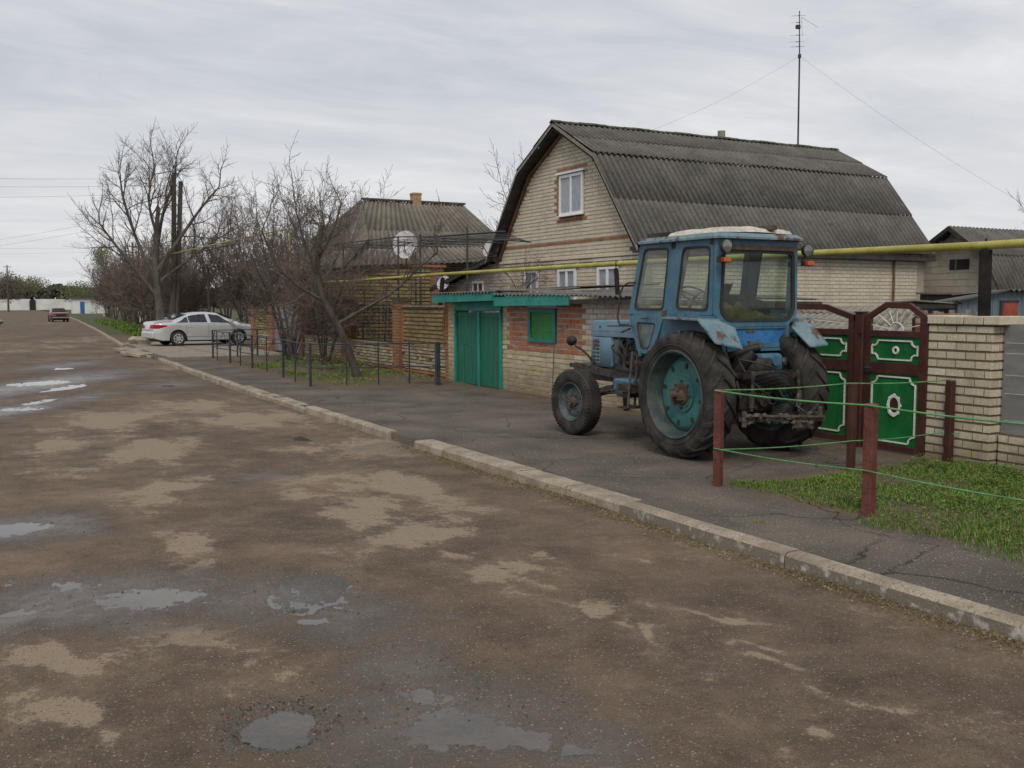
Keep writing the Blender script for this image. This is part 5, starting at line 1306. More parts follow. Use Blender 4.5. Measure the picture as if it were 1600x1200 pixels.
# steps
m=MB()
for y,z in ((1.28,.50),(1.34,.70)): m.box(-.98,-.66,y-.10,y+.10,z-.012,z+.012)
m.bar((-.94,1.18,.5),(-.80,1.28,1.25),.03,.02); m.bar((-.70,1.36,.5),(-.66,1.36,1.2),.03,.02); m.box(-.82,-.4,1.30,1.62,.62,.80)
obj('step',m,'grease',T)
m=MB(); m.bbox(-.66,-.30,1.5,1.95,.62,.84,.02); obj('battery_box',m,'tblue',T,label='oily blue battery box')
# seat, wheel, clothing inside
m=MB(); m.tube([(0,1.25,1.62),(0,.98,1.98)],.022,8)
st=obj('steering_column',m,'black_metal',T)
m=MB(); c=Vector((0,.96,2.00)); a=Vector((0,-.55,.83)).normalized(); u=Vector((1,0,0)); w_=a.cross(u)
m.tube([c+u*(.21*math.cos(t))+w_*(.21*math.sin(t)) for t in [2*PI*i/28 for i in range(29)]],.013,7,False)
for t in (.5,2.6,4.7): m.tube([c-a*.02,c+u*(.21*math.cos(t))+w_*(.21*math.sin(t))],.010,6)
obj('steering_wheel',m,'black_metal',st,True)
m=MB(); m.bbox(-.25,.25,.15,.62,1.50,1.64,.05); m.bbox(-.24,.24,.02,.14,1.55,2.0,.04); m.box(-.2,.2,.2,.6,1.16,1.5); obj('seat',m,'blackcloth',T,True)
m=MB(); m.box(-.6,.6,-.19,.10,1.62,1.70); obj('parcel_shelf',m,'dark_metal',T)
m=MB(); nx,ny=46,14; vs=[]
for i in range(nx+1):
    for j in range(ny+1):
        u=i/nx; v=j/ny; x=lerp(-.52,.46,u); a=PI*v
        h=.15*(.75+.5*math.sin(u*4.2+.6))*(1+.5*noise.noise(Vector((u*9,v*2,1))))*(min(1,min(u,1-u)*7)**.6)
        vs.append((x,-.05-.10*math.cos(a)*(1+.3*noise.noise(Vector((u*8,v*4,5)))),1.70+h*math.sin(a)+.02*noise.noise(Vector((u*22,v*9,3)))))
m.add(vs,[(i*(ny+1)+j,(i+1)*(ny+1)+j,(i+1)*(ny+1)+j+1,i*(ny+1)+j+1) for i in range(nx) for j in range(ny)])
bl=obj('blanket',m,'olive',None,'all'); bl.location=(8.6,9.7,0); tag(bl,'crumpled olive green blanket lying behind the tractor seat','blanket')
m=MB(); m.blob((-.30,.10,1.97),.16,12,.55,(1,.6,1.0),3,2.2); m.blob((.18,.12,1.80),.20,12,.4,(1.4,.6,.6),8,2)
jk=obj('jacket',m,'blackcloth',None,'all'); jk.location=(8.6,9.7,0); tag(jk,'dark jacket heaped over the tractor seat back','jacket')
# ---- rear: gearbox, lift, hoses, hitch
m=MB(); m.bbox(-.26,.26,-.38,1.3,.55,1.12,.05); m.tube([(-.66,0,.78),(.66,0,.78)],[.16,.16],20); m.tube([(-.60,0,.78),(-.26,0,.78)],.19,20); m.bbox(-.20,.20,-.42,-.1,1.02,1.22,.03); m.lathe((0,-.38,.72),(0,-1,0),[(0,.16),(.04,.15),(.05,.10),(.12,.09),(.13,0)],20)
m.v=[(a-.08,b,c) for a,b,c in m.v]; obj('gearbox',m,'grease',T,True)
m=MB(); m.bbox(-.02,.34,-.36,-.12,1.02,1.27,.03); m.tube([(.18,-.36,1.18),(.18,-.40,1.18)],.06,14); obj('hydraulic_valve',m,'tblue',T,True,label='greasy blue hydraulic valve block')
m=MB(); m.tube([(-.42,-.22,1.24),(-.30,-.40,1.33),(-.16,-.46,1.36)],.05,12); m.tube([(-.46,-.25,.98),(-.22,-.42,1.3)],.085,14); m.tube([(-.50,-.25,.85),(-.46,-.25,.98)],.06,12)
obj('lift_cylinder',m,'black_metal',T,True)
m=MB(); m.tube([(-.45,-.42,1.02),(.45,-.42,1.02)],.045,12)
for sx in (-1,1):
    m.bar((sx*.33,-.35,1.02),(sx*.36,-.72,1.05),.05,.09); m.tube([(sx*.36,-.72,1.05),(sx*.38,-.72,.62)],.022,8); m.tube([(sx*.38,-.72,.84),(sx*.38,-.72,.66)],.034,8)
    m.bar((sx*.30,-.15,.52),(sx*.44,-.95,.55),.035,.07)
m.box(-.12,.12,-.46,-.38,.86,1.0)
m.v=[(a-.12,b,c) for a,b,c in m.v]; obj('lift_arms',m,'grease',T,True)
m=MB()
m.bar((-.62,-.82,.545),(.62,-.90,.50),.06,.05); m.bar((-.60,-.88,.59),(.58,-.95,.53),.02,.025)
for k in range(26):
    x=random.uniform(-.60,.62); m.blob((x,-.86+random.uniform(-.05,.04),.55-.04*(x+.6)/1.2+random.uniform(-.045,.055)),random.uniform(.018,.042),5,.5,(1.6,1,.8),k)
for k in range(9):
    x=.12+.06*k*random.uniform(.8,1.1); m.blob((x,-.9,.50-.07*math.sin(k*.5)+random.uniform(-.03,.03)),random.uniform(.025,.05),5,.6,(1.5,.8,1),k+40)
for x in (-.60,.60): m.tube([(x,-.86,.46),(x,-.86,.64)],.03,8)
m.v=[(a-.13,b,c) for a,b,c in m.v]; obj('drawbar',m,'chain',T,True)
m=MB()
def hoses(m,P,r,n=22):
    P=[Vector(p) for p in P]; Q=[]
    for i in range(n+1):
        t=i/n*(len(P)-1); a=min(len(P)-2,int(t)); u=t-a
        p0=P[max(0,a-1)];p1=P[a];p2=P[a+1];p3=P[min(len(P)-1,a+2)]
        Q.append(.5*((2*p1)+(p2-p0)*u+(2*p0-5*p1+4*p2-p3)*u*u+(3*p1-p0-3*p2+p3)*u**3))
    m.tube(Q,r,6,False)
hoses(m,[(-.42,-.45,1.25),(-.40,-.60,1.05),(-.25,-.66,.88),(-.02,-.66,.74),(.1,-.6,.7)],.014)
hoses(m,[(-.36,-.40,1.22),(-.1,-.62,1.15),(.12,-.60,1.06),(.24,-.56,1.02)],.013)
for k in range(9):
    z=1.02-k*.018; x0=-.32+.03*k
    hoses(m,[(x0,-.42,z-.06),(-.10+.03*k,-.62-.01*k,z+.04),(.20+.01*k,-.66,z+.02-.01*k),(.40+.012*k,-.60,z-.16),(.30-.02*k,-.56,z-.36-.01*k),(.12,-.5,z-.40)],.011 if k%2 else .014)
hoses(m,[(.10,-.45,1.0),(.08,-.62,.88),(.14,-.68,.74),(.3,-.66,.66),(.40,-.6,.8),(.44,-.5,1.0)],.013)
for k in range(10):
    x=random.uniform(-.4,.45); hoses(m,[(x,-.40,random.uniform(.8,1.1)),(x+random.uniform(-.1,.1),-.58,random.uniform(.6,.95)),(x+random.uniform(-.25,.25),-.50,random.uniform(.6,1.0))],random.choice((.008,.011)))
m.v=[(a-.08,b,c) for a,b,c in m.v]; obj('hydraulic_hoses',m,'rubber',T,True)
m=MB(); m.tube([(.44,-.62,1.02),(.40,-.70,.86),(.30,-.80,.72),(.26,-.84,.60)],.011,6); m.tube([(.30,-.78,.80),(.22,-.84,.66),(.32,-.86,.60)],.012,6)
for k in range(8): m.lathe((.27+.01*math.sin(k*2),-.82,.60+k*.022),(0,1,.5) if k%2 else (1,0,.3),[(-.005,.018),(0,.022),(.005,.018),(0,.013)],8)
m.v=[(a-.12,b,c) for a,b,c in m.v]; obj('check_chain',m,'chain',T,True)
m=MB(); m.lathe((.40,-.30,1.17),(0,-1,0),[(0,.05),(.03,.05),(.04,.03),(.045,0)],14); obj('tail_lamp',m,'lamp_glass',T,True)
# ================================================================ GAS PIPE, FENCES, NEIGHBOUR, CARS
random.seed(44)
GP_=thing('gas_pipe','long yellow gas pipe carried overhead on black posts along the property line','pipe',(10.6,10,0))
m=MB(); P=[(.02,-9,2.60),(0,-2.15,2.575),(0,.5,2.60),(-.08,5.3,2.615),(0,13.4,2.62),(0,20.6,2.58),(.0,25.5,2.62)]
m.tube(P,[.050,.050,.049,.046,.042,.038,.036],12,False)
obj('pipe',m,'yellow_pipe',GP_,True)
m=MB(); m.tube([(0,25.5,2.62),(-.2,25.5,2.62),(-.4,25.5,2.75),(-.4,25.5,4.45),(-.4,25.7,4.55),(-.4,33,4.6),(-.4,47,4.64),(-.4,58,4.66)],.03,8,False)
obj('pipe_section',m,'yellow_pipe',GP_,True)
m=MB(); m.tube([(.1,2,2.66),(.06,0,2.68)],.01,5)
for (x,y,xt,yt,w,ll) in ((0,-2.25,0,-2.22,.072,'b'),(-.46,4.45,-.12,5.3,.045,'a'),(.03,13.9,-.0,13.2,.06,'c'),(-.4,38.4,-.4,38.4,.04,'d')):
    m=MB(); m.tube([(x,y,0),(xt,yt,2.52)],w,8); m.tube([(xt,yt,2.5),(xt,yt,2.66)],.012,5)
    obj('post',m,'tar',GP_,True)
# ---- wire fence round the grass plot
WF=thing('wire_fence','oxide red steel posts strung with two green wires round the near grass plot','fence',(6.9,8,0))
def wpost(x,y,h,mt='maroon_post',rz=0,w=.047):
    m=MB(); m.mat=Matrix.Translation((x-6.9,y-8,0))@Matrix.Rotation(rz,4,'Z'); m.bbox(-w,w,-w,w,-.05,h,.006); return obj('post',m,mt,WF)
wpost(6.77,7.99,1.01,rz=.3,w=.04); wpost(6.98,6.2,1.01,rz=.2); wpost(8.66,7.96,1.0,'maroon',w=.038); wpost(10.22,7.90,.98,'maroon',w=.042); wpost(7.06,4.2,1.0); wpost(7.1,2.0,1.0)
def wire(P,r=.0065,mt='wire_green'):
    m=MB(); Q=[]
    for a,b in zip(P,P[1:]):
        a=Vector(a);b=Vector(b)
        for i in range(8): t=i/8; q=a.lerp(b,t); q.z-=.02*math.sin(PI*t); Q.append(q)
    Q.append(Vector(P[-1])); Q=[(q.x-6.9,q.y-8,q.z) for q in Q]
    m.tube(Q,r,6,False); return obj('wire',m,mt,WF,True)
wire([(6.72,8.0,1.0),(6.93,6.2,1.0),(7.0,4.2,1.0),(7.04,2.0,1.0),(7.1,0,1.0)],.009)
wire([(6.72,8.0,.40),(6.92,6.2,.42),(7.0,4.2,.42),(7.04,2.0,.42),(7.1,0,.42)],.0065)
wire([(6.74,8.03,1.0),(8.66,8.0,1.0),(10.26,7.95,.985)],.0075); wire([(6.74,8.03,.38),(8.62,7.92,.36),(10.17,7.95,.36),(10.28,7.8,.36)],.0065)
# ---- low dark iron fence on the left
IF=thing('iron_fence','low dark blue iron fence of thin posts and rails round the tree plot','fence',(7,28,0))
FP=[(6.77,22.07),(6.82,23.45),(6.98,25.05),(7.10,27.1),(7.15,28.9),(7.12,30.2),(7.2,31.9),(7.1,33.3),(7.3,34.9)]
BP=[(6.77,22.07),(7.55,21.85),(8.25,21.65),(9.0,21.6),(9.43,20.95)]
def ip(x,y,w,h=.98):
    m=MB(); m.bbox(x-7-w,x-7+w,y-28-w,y-28+w,-.05,h,.004); obj('post',m,'fence_blue',IF)
for i,(x,y) in enumerate(FP): ip(x,y,.028 if i in (0,2,4,6,8) else .015)
for i,(x,y) in enumerate(BP[1:]): ip(x,y,.05 if i==3 else .014,1.0)
ip(9.0,35.6,.03); ip(10.2,36.2,.03); ip(8.2,35.2,.025)
def rail(pts,z,r):
    m=MB(); m.tube([(x-7,y-28,z) for x,y in pts],r,5); obj('rail',m,'fence_blue',IF)
SB=FP[::-1]
for z in (.96,.42): rail(FP,z,.016); rail(BP[:-1]+[(9.62,20.9)],z,.016); rail([FP[-1],(8.2,35.2),(9.0,35.6),(10.2,36.2)],z,.014)
def strut(a,b,za,zb):
    m=MB(); m.tube([(a[0]-7,a[1]-28,za),(b[0]-7,b[1]-28,zb)],.009,4); obj('brace',m,'fence_blue',IF)
for a,b in zip(FP,FP[1:]):
    c=((a[0]+b[0])/2,(a[1]+b[1])/2); strut(a,c,.42,.95); strut(b,c,.42,.95)
for a,b in ((BP[0],BP[2]),(BP[2],BP[4])):
    c=((a[0]+b[0])/2,(a[1]+b[1])/2); strut(a,c,.42,.95); strut(b,c,.42,.95)
# ---- neighbour's street wall: red brick pillars, yellow panels, grilles   (x=10.3)
def pillar(name,label,y,w,h,extra=True,grp='red brick pillars of the neighbour wall'):
    t=thing(name,label,'pillar',(10.3,y,0),group=grp)
    m=MB(); m.box(-.03,.33,-w/2+.01,w/2-.01,-.05,h-.01)
    bricks(m,(-.03,w/2,-.04),Yn,Xn,w,h,bh=.068,mi=1,jit=.001,out=.006); bricks(m,(-.03,-w/2+.01,-.04),Xp,Yn,.36,h,bh=.068,mi=1,jit=.001,out=.006)
    obj('masonry',m,['mortar_brown','red_smooth'],t)
    m=MB(); m.box(-.10,.40,-w/2-.07,w/2+.07,h,h+.03); m.box(-.06,.36,-w/2-.03,w/2+.03,h+.03,h+.05); obj('coping',m,'dark_wood',t)
pillar('brick_pillar','red brick pillar touching the left side of the teal garage',22.12,.5,1.93)
pillar('brick_pillar','red brick pillar between the solid yellow panel and the iron grille',25.6,.45,1.98)
pillar('brick_pillar','red brick pillar behind the trunk of the leaning tree',30.0,.45,1.95)
pillar('brick_pillar','red brick pillar on the near side of the grey metal gate',34.6,.45,1.9)
pillar('brick_pillar','red brick pillar on the far side of the grey metal gate',38.6,.45,1.85)
pillar('brick_pillar','red brick pillar in front of the silver car bonnet, at the driveway edge',41.4,.45,1.75)
def panel(label,y0,y1,z0,z1,low=True,solid=True):
    t=thing('wall_panel',label,'wall',(10.3,(y0+y1)/2,0)); a=(y1-y0)/2
    m=MB(); m.box(.08,.26,-a,a,-.05,z0)
    bricks(m,(.08,a,-.03),Yn,Xn,2*a,z0+.03,bw=.2,bh=.075,mi=1,out=.02,rough=.03,jit=.002,pick=lambda s,t_:2 if t_<.2 else 1,skip=.02)
    if solid:
        m.mi=0; m.box(.10,.24,-a,a,z0,z1); bricks(m,(.10,a,z0),Yn,Xn,2*a,z1-z0,bw=.25,bh=.09,jt=.016,mi=3,out=.022,jit=.002,rough=.012,pick=lambda s,t_:3)
        for yy in (a-.0,-a+.25): m.mi=2; m.rv=.3; m.box(.05,.10,yy-.05,yy,z0,z1)
    obj('masonry',m,['mortar_brown','yellow_pale','red_smooth','yellow'],t)
    m=MB(); m.box(.02,.32,-a,a,(z1 if solid else z0)+.003,(z1 if solid else z0)+.05); obj('coping',m,'concrete',t)
    if not solid:
        m=MB()
        for k in range(3): m.box(.15,.17,-a,a,z0+.06+k*(z1-z0-.1)/2,z0+.085+k*(z1-z0-.1)/2)
        n=int(2*a/.11)
        for k in range(n+1):
            y=-a+2*a*k/n; m.box(.152,.168,y-.006,y+.006,z0+.05,z1)
        for k in range(int(2*a/.44)):
            for q in range(3):
                cy=-a+.22+.44*k; cz=z0+.25+.38*q
                m.tube([(.15,cy+(.03+.10*s/10)*math.cos(s*.8),cz+(.03+.12*s/10)*math.sin(s*.8)) for s in range(14)],.009,4)
        obj('grille',m,'black_metal',t)
panel('solid yellow brick panel of the neighbour wall, next to the garage',22.40,25.34,.78,1.78)
panel('low yellow brick wall with a wrought iron grille, right of the leaning trunk',25.86,29.74,.72,1.85,solid=False)
panel('low yellow brick wall with a wrought iron grille, left of the leaning trunk',30.26,34.34,.72,1.80,solid=False)
panel('solid yellow brick panel between the grey gate and the driveway pillar',38.86,41.14,.7,1.55)
GG=thing('metal_gate','plain grey sheet metal gate between two red brick pillars','gate',(10.38,36.6,0))
m=MB(); m.box(0,.03,-1.72,1.72,.08,1.78)
for k in range(12): m.box(-.012,.0,-1.68+k*.29,-1.66+k*.29,.1,1.76)
obj('sheet',m,'grey_gate',GG); m=MB(); m.box(-.02,.05,-1.74,1.74,1.78,1.84); m.box(-.02,.05,-.03,.03,.05,1.78); obj('frame',m,'grey_gate',GG)
DW=thing('yard_wall','yellow brick wall closing the driveway behind the silver car','wall',(14.3,47,0))
m=MB(); m.box(.02,.3,-5,3.6,0,1.58); bricks(m,(.02,3.6,0),Yn,Xn,8.6,1.58,mi=1,out=.012,rough=.01,bw=.25,bh=.09); m.mi=0; m.box(-3.9,.0,-5.3,-5.0,0,1.58); bricks(m,(-3.9,-5.3,0),Xp,Yn,3.9,1.58,mi=1,out=.012,rough=.01,bw=.25,bh=.09)
obj('masonry',m,['mortar_brown','yellow'],DW); m=MB(); m.box(-.04,.36,-5.05,3.7,1.583,1.64); obj('coping',m,'concrete',DW)
FG=thing('lattice_gate','low white slatted gate standing beyond the silver car roof','gate',(13.4,53,0))
m=MB()
for k in range(10): m.box(-.02,.02,-1.8+k*.38,-1.76+k*.38,.5,1.55)
m.box(-.03,.03,-1.8,1.8,1.50,1.55); m.box(-.03,.03,-1.8,1.8,1.0,1.04); m.box(-.03,.03,-1.8,1.8,.5,.54); obj('frame',m,'concrete',FG)
# ---- neighbour house
H2=thing('neighbour_house','yellow brick house with a brownish corrugated hipped roof and an orange chimney','house',(14,35,0))
m=MB(); m.box(-2.2,1.3,-1.6,7,0,3.25)
bricks(m,(-2.2,-1.6,0),Xp,Yn,2.95,3.25,mi=1,bw=.4,bh=.11,jt=.02,out=.02,rough=.03); bricks(m,(.75,-1.6,0),Xp,Yn,.55,3.25,mi=2,bh=.068)
bricks(m,(-2.2,7,0),Yn,Xn,8.6,3.25,mi=1,bw=.4,bh=.11,jt=.02,out=.02,rough=.03,holes=[(3.0,4.4,1.0,2.5)])
m.mi=0; m.box(1.31,6,.0,7,0,3.9); bricks(m,(1.31,0,0),Xp,Yn,4.7,3.9,mi=3)
m.mi=2; m.rv=.3; m.box(-2.27,1.36,-1.67,-1.6,3.18,3.27)
obj('wall',m,['mortar_brown','yellow','red_smooth','silicate'],H2)
m=MB(); m.box(2.2,3.0,-.03,-.008,1.1,2.35); wq=obj('window',m,'carglass',H2); m=MB(); m.box(2.12,2.2,-.05,-.009,1.02,2.43); m.box(3.0,3.08,-.05,-.009,1.02,2.43); m.box(2.2,3.0,-.05,-.009,2.35,2.43); m.box(2.2,3.0,-.05,-.009,1.02,1.10); obj('frame',m,'white',wq)
m=MB()
RL=(-.45,2,5.85); RR=(3.85,2,5.85)
KL=(-1.4,.2,4.75); KR=(4.25,.5,4.85)
corr(m,(-1.5,.3,4.5),(4.45,.3,4.62),RL,RR,rows=1,pitch=.2,amp=.03,seed=20)
corr(m,(-2.7,-2.0,3.15),(6.6,-1.0,3.6),(-1.5,.25,4.55),(4.5,.25,4.66),rows=2,pitch=.2,amp=.03,seed=21)
corr(m,(-2.7,-2.2,3.1),(-2.7,7.5,3.1),(-1.35,-1.0,4.2),(-.5,2,5.85),rows=2,pitch=.2,amp=.03,seed=22)
corr(m,(6.5,8,3.5),(-2.7,8,3.1),RR,RL,rows=2,pitch=.2,seed=23)
corr(m,(6.6,-1.0,3.5),(6.6,8,3.4),(4.2,.6,4.7),RR,rows=2,pitch=.2,seed=24)
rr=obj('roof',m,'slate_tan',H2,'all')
m=MB(); m.box(-.17,.17,-.17,.17,-.35,.38); m.box(-.19,.19,-.19,.19,.30,.36); obj('chimney',m,'chimney_brick',rr,loc=(1.75,2.0,5.85))
m=MB(); m.bar((-.5,2,5.90),(3.9,2,5.90),.20,.07); obj('ridge_cap',m,'moss',rr)
# satellite dishes
def dishp(loc,r,az,el,label,name='satellite_dish',sq=1.15):
    t=thing(name,label,'satellite dish',loc); m=MB()
    a=Vector((math.sin(az)*math.cos(el),math.cos(az)*math.cos(el),math.sin(el)))
    m.lathe((0,0,0),a,[(.18*r,r),(.10*r,r*.8),(.04*r,r*.5),(0,0)],32); m.lathe((0,0,0),a,[(.18*r,r),(.16*r,r*1.02),(-.03*r,r*.5),(-.06*r,0)],32)
    m.v=[(x,y,z*sq) for x,y,z in m.v]; obj('reflector',m,'dish',t,'all')
    m=MB(); m.tube([(0,0,-r),a*r*1.1+Vector((0,0,-.1*r))],.015,5); m.box(a.x*r*1.1-.02,a.x*r*1.1+.02,a.y*r*1.1-.02,a.y*r*1.1+.02,-.14*r,.0); m.tube([a*-.05,(-a.x*.3,-a.y*.3,-r*.9),(-a.x*.3,-a.y*.3,-r*1.8)],.025,6)
    obj('feed_arm',m,'dark_metal',t)
dishp((12.6,30.5,3.75),.40,R(208),R(25),'large white satellite dish in front of the brownish roof',sq=1.25)
dishp((14.2,31.0,2.55),.24,R(235),R(30),'small white satellite dish by the lean-to wall, above the garage')
dishp((14.6,28.4,3.62),.25,R(260),R(20),'white satellite dish up on the lean-to roof')
m=MB(); m.bbox(-.12,.12,-.1,.1,0,.32,.02); m.box(-.02,.02,-.02,.02,-.3,0); bx=obj('meter_box',m,'blue_paint',None); bx.location=(14.35,31.6,2.45); tag(bx,'small blue box on the wall beside the small dish','meter box')
# ---- grape arbour frame
AB=thing('arbour','thin dark pipe arbour with wires, standing in the neighbour yard','arbour',(11,27,0))
m=MB()
for x,y in ((0,.16),(0,-1.45),(0,-4.4),(0,5),(2.6,5)):
    q=MB(); q.tube([(x,y,0),(x,y,3.78)],.028,6); obj('post',q,'dark_metal',AB)
for x in (0,2.6): 
    q=MB(); q.tube([(x,-6.4+x*1.3,3.55),(x,-2.4,3.66),(x,.2,3.80),(x,8,3.9)],.020,6); obj('beam',q,'dark_metal',AB)
for k in range(8):
    q=MB(); x=.35*k; q.tube([(x,-6.4+x*1.3,3.53),(x+.05,-2,3.66),(x,8,3.86)],.009,4,False); obj('wire',q,'dark_metal',AB)
for y in (-2.9,-1.45,.16,2.5,5,7.5): 
    q=MB(); q.tube([(0,y,3.64+.02*y),(2.6,y,3.64+.02*y)],.014,4); obj('crossbar',q,'dark_metal',AB)
for z in (2.35,1.7,3.0): 
    q=MB(); q.tube([(0,-6,z),(0,0,z-.03),(0,8,z)],.007,4,False); obj('wire',q,'dark_metal',AB)
# ---- cars
def car(name,label,loc,rz,L,Wd,prof,belt,roofw,cab,wheels,wr,mats,sill=.24,classic=False):
    t=thing(name,label,'car',loc,rz)
    hw=Wd/2; m=MB(); n=int(L/.045)
    S=[]
    for i in range(n+1):
        y=L/2-L*i/n
        top=pl(prof,y); bt=min(pl(belt,y),top-.02); 
        e=min((L/2-y),(y+L/2)); f_=1-((1-min(1,e/.55))**2.2)*(.17 if not classic else .08); w=hw*f_
        incab=cab[0]<y<cab[1]; k=0
        if cab[0]<y<cab[1]:
            k=min(1,(top-bt)/.35)
        tw=lerp(w*.80,roofw,k)
        b=sill+.10*max(0,1-e/.35)
        for wy in wheels:
            d=abs(y-wy); R_=wr+.055
            if d<R_: b=max(b,wr+math.sqrt(R_*R_-d*d))
        b=min(b,bt-.12)
        mid=(b+bt)/2
        sec_=[(0,top),(tw*.62,top-.008),(tw*.9,top-.03 if k>.3 else top-.015),(tw,top-.07*max(.3,k)),(lerp(tw,w*.965,.5),(top-.07*max(.3,k)+bt)/2 if k>.3 else lerp(top,bt,.6)),(w*.965,bt),(w*1.0,bt-.07),(w*1.0,max(b,mid-.02)),(w*.985,b+.01),(w*.94,b)]
        if k<=.3: sec_[3]=(lerp(tw,w,.5),top-.03)
        S.append((y,sec_,incab,k,bt,top))
    q=10
    for sx in (1,-1):
        vs=[(sx*a,y,b) for y,s_,*_ in S for a,b in s_]; fs=[]
        for i in range(n):
            for j in range(q-1): fs.append((i*q+j,i*q+j+1,i*q+q+j+1,i*q+q+j))
        fs.append(tuple(range(q))+()); fs.append(tuple(range(n*q,n*q+q)))
        fs=fs[:-2]
        m.add(vs,fs)
        for i0 in (0,n):
            ring_=[(sx*a,S[i0][0],b) for a,b in S[i0][1]]; m.add(ring_+[(0,S[i0][0],S[i0][1][-1][1])],[tuple(range(q+1))])
    bo=obj('body',m,mats[0],t,'all')
    bo.data.set_sharp_from_angle(angle=R(50))
    m=MB(); m.box(-hw*.86,hw*.86,-L/2+.3,L/2-.3,sill-.05,.62); obj('underbody',m,'black_metal',t)
    return t,S,bo,hw
prof=[(-2.40,.80),(-2.34,1.04),(-2.2,1.07),(-1.75,1.10),(-1.55,1.12),(-.75,1.41),(-.4,1.46),(.1,1.47),(.5,1.43),(1.30,1.06),(1.5,1.01),(2.1,.90),(2.3,.80),(2.4,.60)]
belt=[(-2.4,.78),(-2.1,.97),(-1.5,1.0),(1.2,.94),(2.1,.82),(2.4,.58)]
t,S,bo,hw=car('parked_car','silver four-door saloon parked across the driveway, nose to the yard','',0,0,0,[],[],0,(0,0),(),0,(),) if False else car('parked_car','silver four-door saloon parked across the driveway, nose to the yard',(9.15,45.95,.03),-R(90)+R(9),4.78,1.82,prof,belt,.56,(-1.6,1.32),(-1.37,1.36),.325,('silver',))
def topz(S,y,f):
    # point on the side between belt (f=0) and roof rail (f=1)
    b=min(S,key=lambda s:abs(s[0]-y)); s_=b[1]; lo=s_[5]; hi=s_[3]; return Vector((lerp(lo[0],hi[0],f),y,lerp(lo[1],hi[1],f)))
def strip(mb,S,quad,sx,off):
    # quad: bottom-rear, top-rear, top-front, bottom-front as (y, f)
    (a0,fa),(a1,fb),(b1,fc),(b0,fd)=quad; nu,nv=14,4; vs=[]
    for i in range(nu+1):
        for j in range(nv+1):
            u=i/nu;v=j/nv; y=lerp(lerp(a0,a1,v),lerp(b0,b1,v),u); f_=lerp(lerp(fa,fd,u),lerp(fb,fc,u),v)
            p=topz(S,y,f_); vs.append((sx*(p.x+off),y,p.z+.003))
    mb.add(vs,[(i*(nv+1)+j,(i+1)*(nv+1)+j,(i+1)*(nv+1)+j+1,i*(nv+1)+j+1) for i in range(nu) for j in range(nv)])
for sx in (1,-1):
    for poly_,nm in (([(-1.42,.10),(-1.0,.88),(-.90,.90),(-.90,.10)],'quarter_window'),([(-.86,.10),(-.86,.92),(-.10,.93),(-.06,.10)],'window'),([(.10,.10),(.06,.93),(.62,.88),(1.12,.10)],'window')):
        m=MB(); P=[topz(S,a,b) for a,b in poly_]; strip(m,S,poly_,sx,.012); obj(nm,m,'carglass',t)
    m=MB(); P=[topz(S,a,b) for a,b in ((-1.46,.06),(1.2,.06),(1.2,.0),(-1.46,.0))]; strip(m,S,[(-1.46,.0),(-1.46,.07),(1.2,.07),(1.2,.0)],sx,.014); obj('chrome_strip',m,'chrome',t)
    m=MB(); P=[topz(S,a,b) for a,b in ((-.055,.08),(-.09,.95),(.05,.95),(.095,.08))]; strip(m,S,[(-.055,.08),(-.09,.95),(.05,.95),(.095,.08)],sx,.016); obj('pillar_trim',m,'chrome',t)
    for y in (-.92,.12):
        m=MB(); m.bbox(sx*hw*.992-.012,sx*hw*.992+.02,y-.02,y+.16,.80,.835,.008); obj('door_handle',m,'silver',t)
    for y in (-.02,-1.0,1.16):
        m=MB(); m.box(sx*hw-.004 if sx>0 else sx*hw-.0035,sx*hw+.0035 if sx>0 else sx*hw+.004,y-.005,y+.005,.34,.92); obj('door_seam',m,'black_metal',t)
    m=MB(); m.bbox(min(sx*(hw-.05),sx*(hw+.15)),max(sx*(hw-.05),sx*(hw+.15)),.92,1.05,.98,1.12,.03); obj('wing_mirror',m,'silver',t)
    m=MB(); vs=[]; SS=[q for q in S if q[0]<-1.84]
    for q in SS:
        u=(q[0]+1.84)/-.56; w_=q[1][6][0]+.006; z0=lerp(.86,.76,min(1,u*1.6)); z1=lerp(.90,.93,min(1,u*1.6)); vs+=[(sx*w_,q[0],z0),(sx*w_,q[0],(z0+z1)/2),(sx*(w_-.004),q[0],z1)]
    w_=SS[-1][1][6][0]; vs+=[(sx*w_*.55,-2.415,.78),(sx*w_*.55,-2.415,.85),(sx*w_*.55,-2.412,.92)] if SS[-1][0]<-2.3 else []
    k_=len(vs)//3; m.add(vs,[(i*3+j,i*3+3+j,i*3+4+j,i*3+1+j) for i in range(k_-1) for j in range(2)]); obj('tail_light',m,'red_lens',t)
    m=MB(); m.box(min(sx*hw*.985,sx*hw*1.006),max(sx*hw*.985,sx*hw*1.006),-.98,.98,.40,.44); obj('side_strip',m,'silver_low',t)
    for wy in (-1.37,1.36):
        c=Vector((sx*(hw-.11),wy,.325)); ax=Vector((sx,0,0)); m=MB(); m.lathe(c,ax,[(-.1,.2),(-.1,.31),(-.07,.325),(.07,.325),(.098,.305),(.10,.21)],36); w_=obj('wheel',m,'tyre',t,True)
        m=MB(); m.lathe(c,ax,[(.10,.212),(.105,.19),(.095,.17),(.105,.06),(.11,0)],30); rm=obj('wheel_cover',m,'wheelcover',w_,True)
        m=MB()
        for k in range(7):
            a=2*PI*k/7; d=Vector((0,math.cos(a),math.sin(a))); e=Vector((0,-math.sin(a),math.cos(a))); m.prism([c+ax*.099+d*.10-e*.015,c+ax*.099+d*.165-e*.045,c+ax*.099+d*.178,c+ax*.099+d*.165+e*.045,c+ax*.099+d*.10+e*.015],ax*.009)
        obj('vent_slot',m,'black_metal',rm)
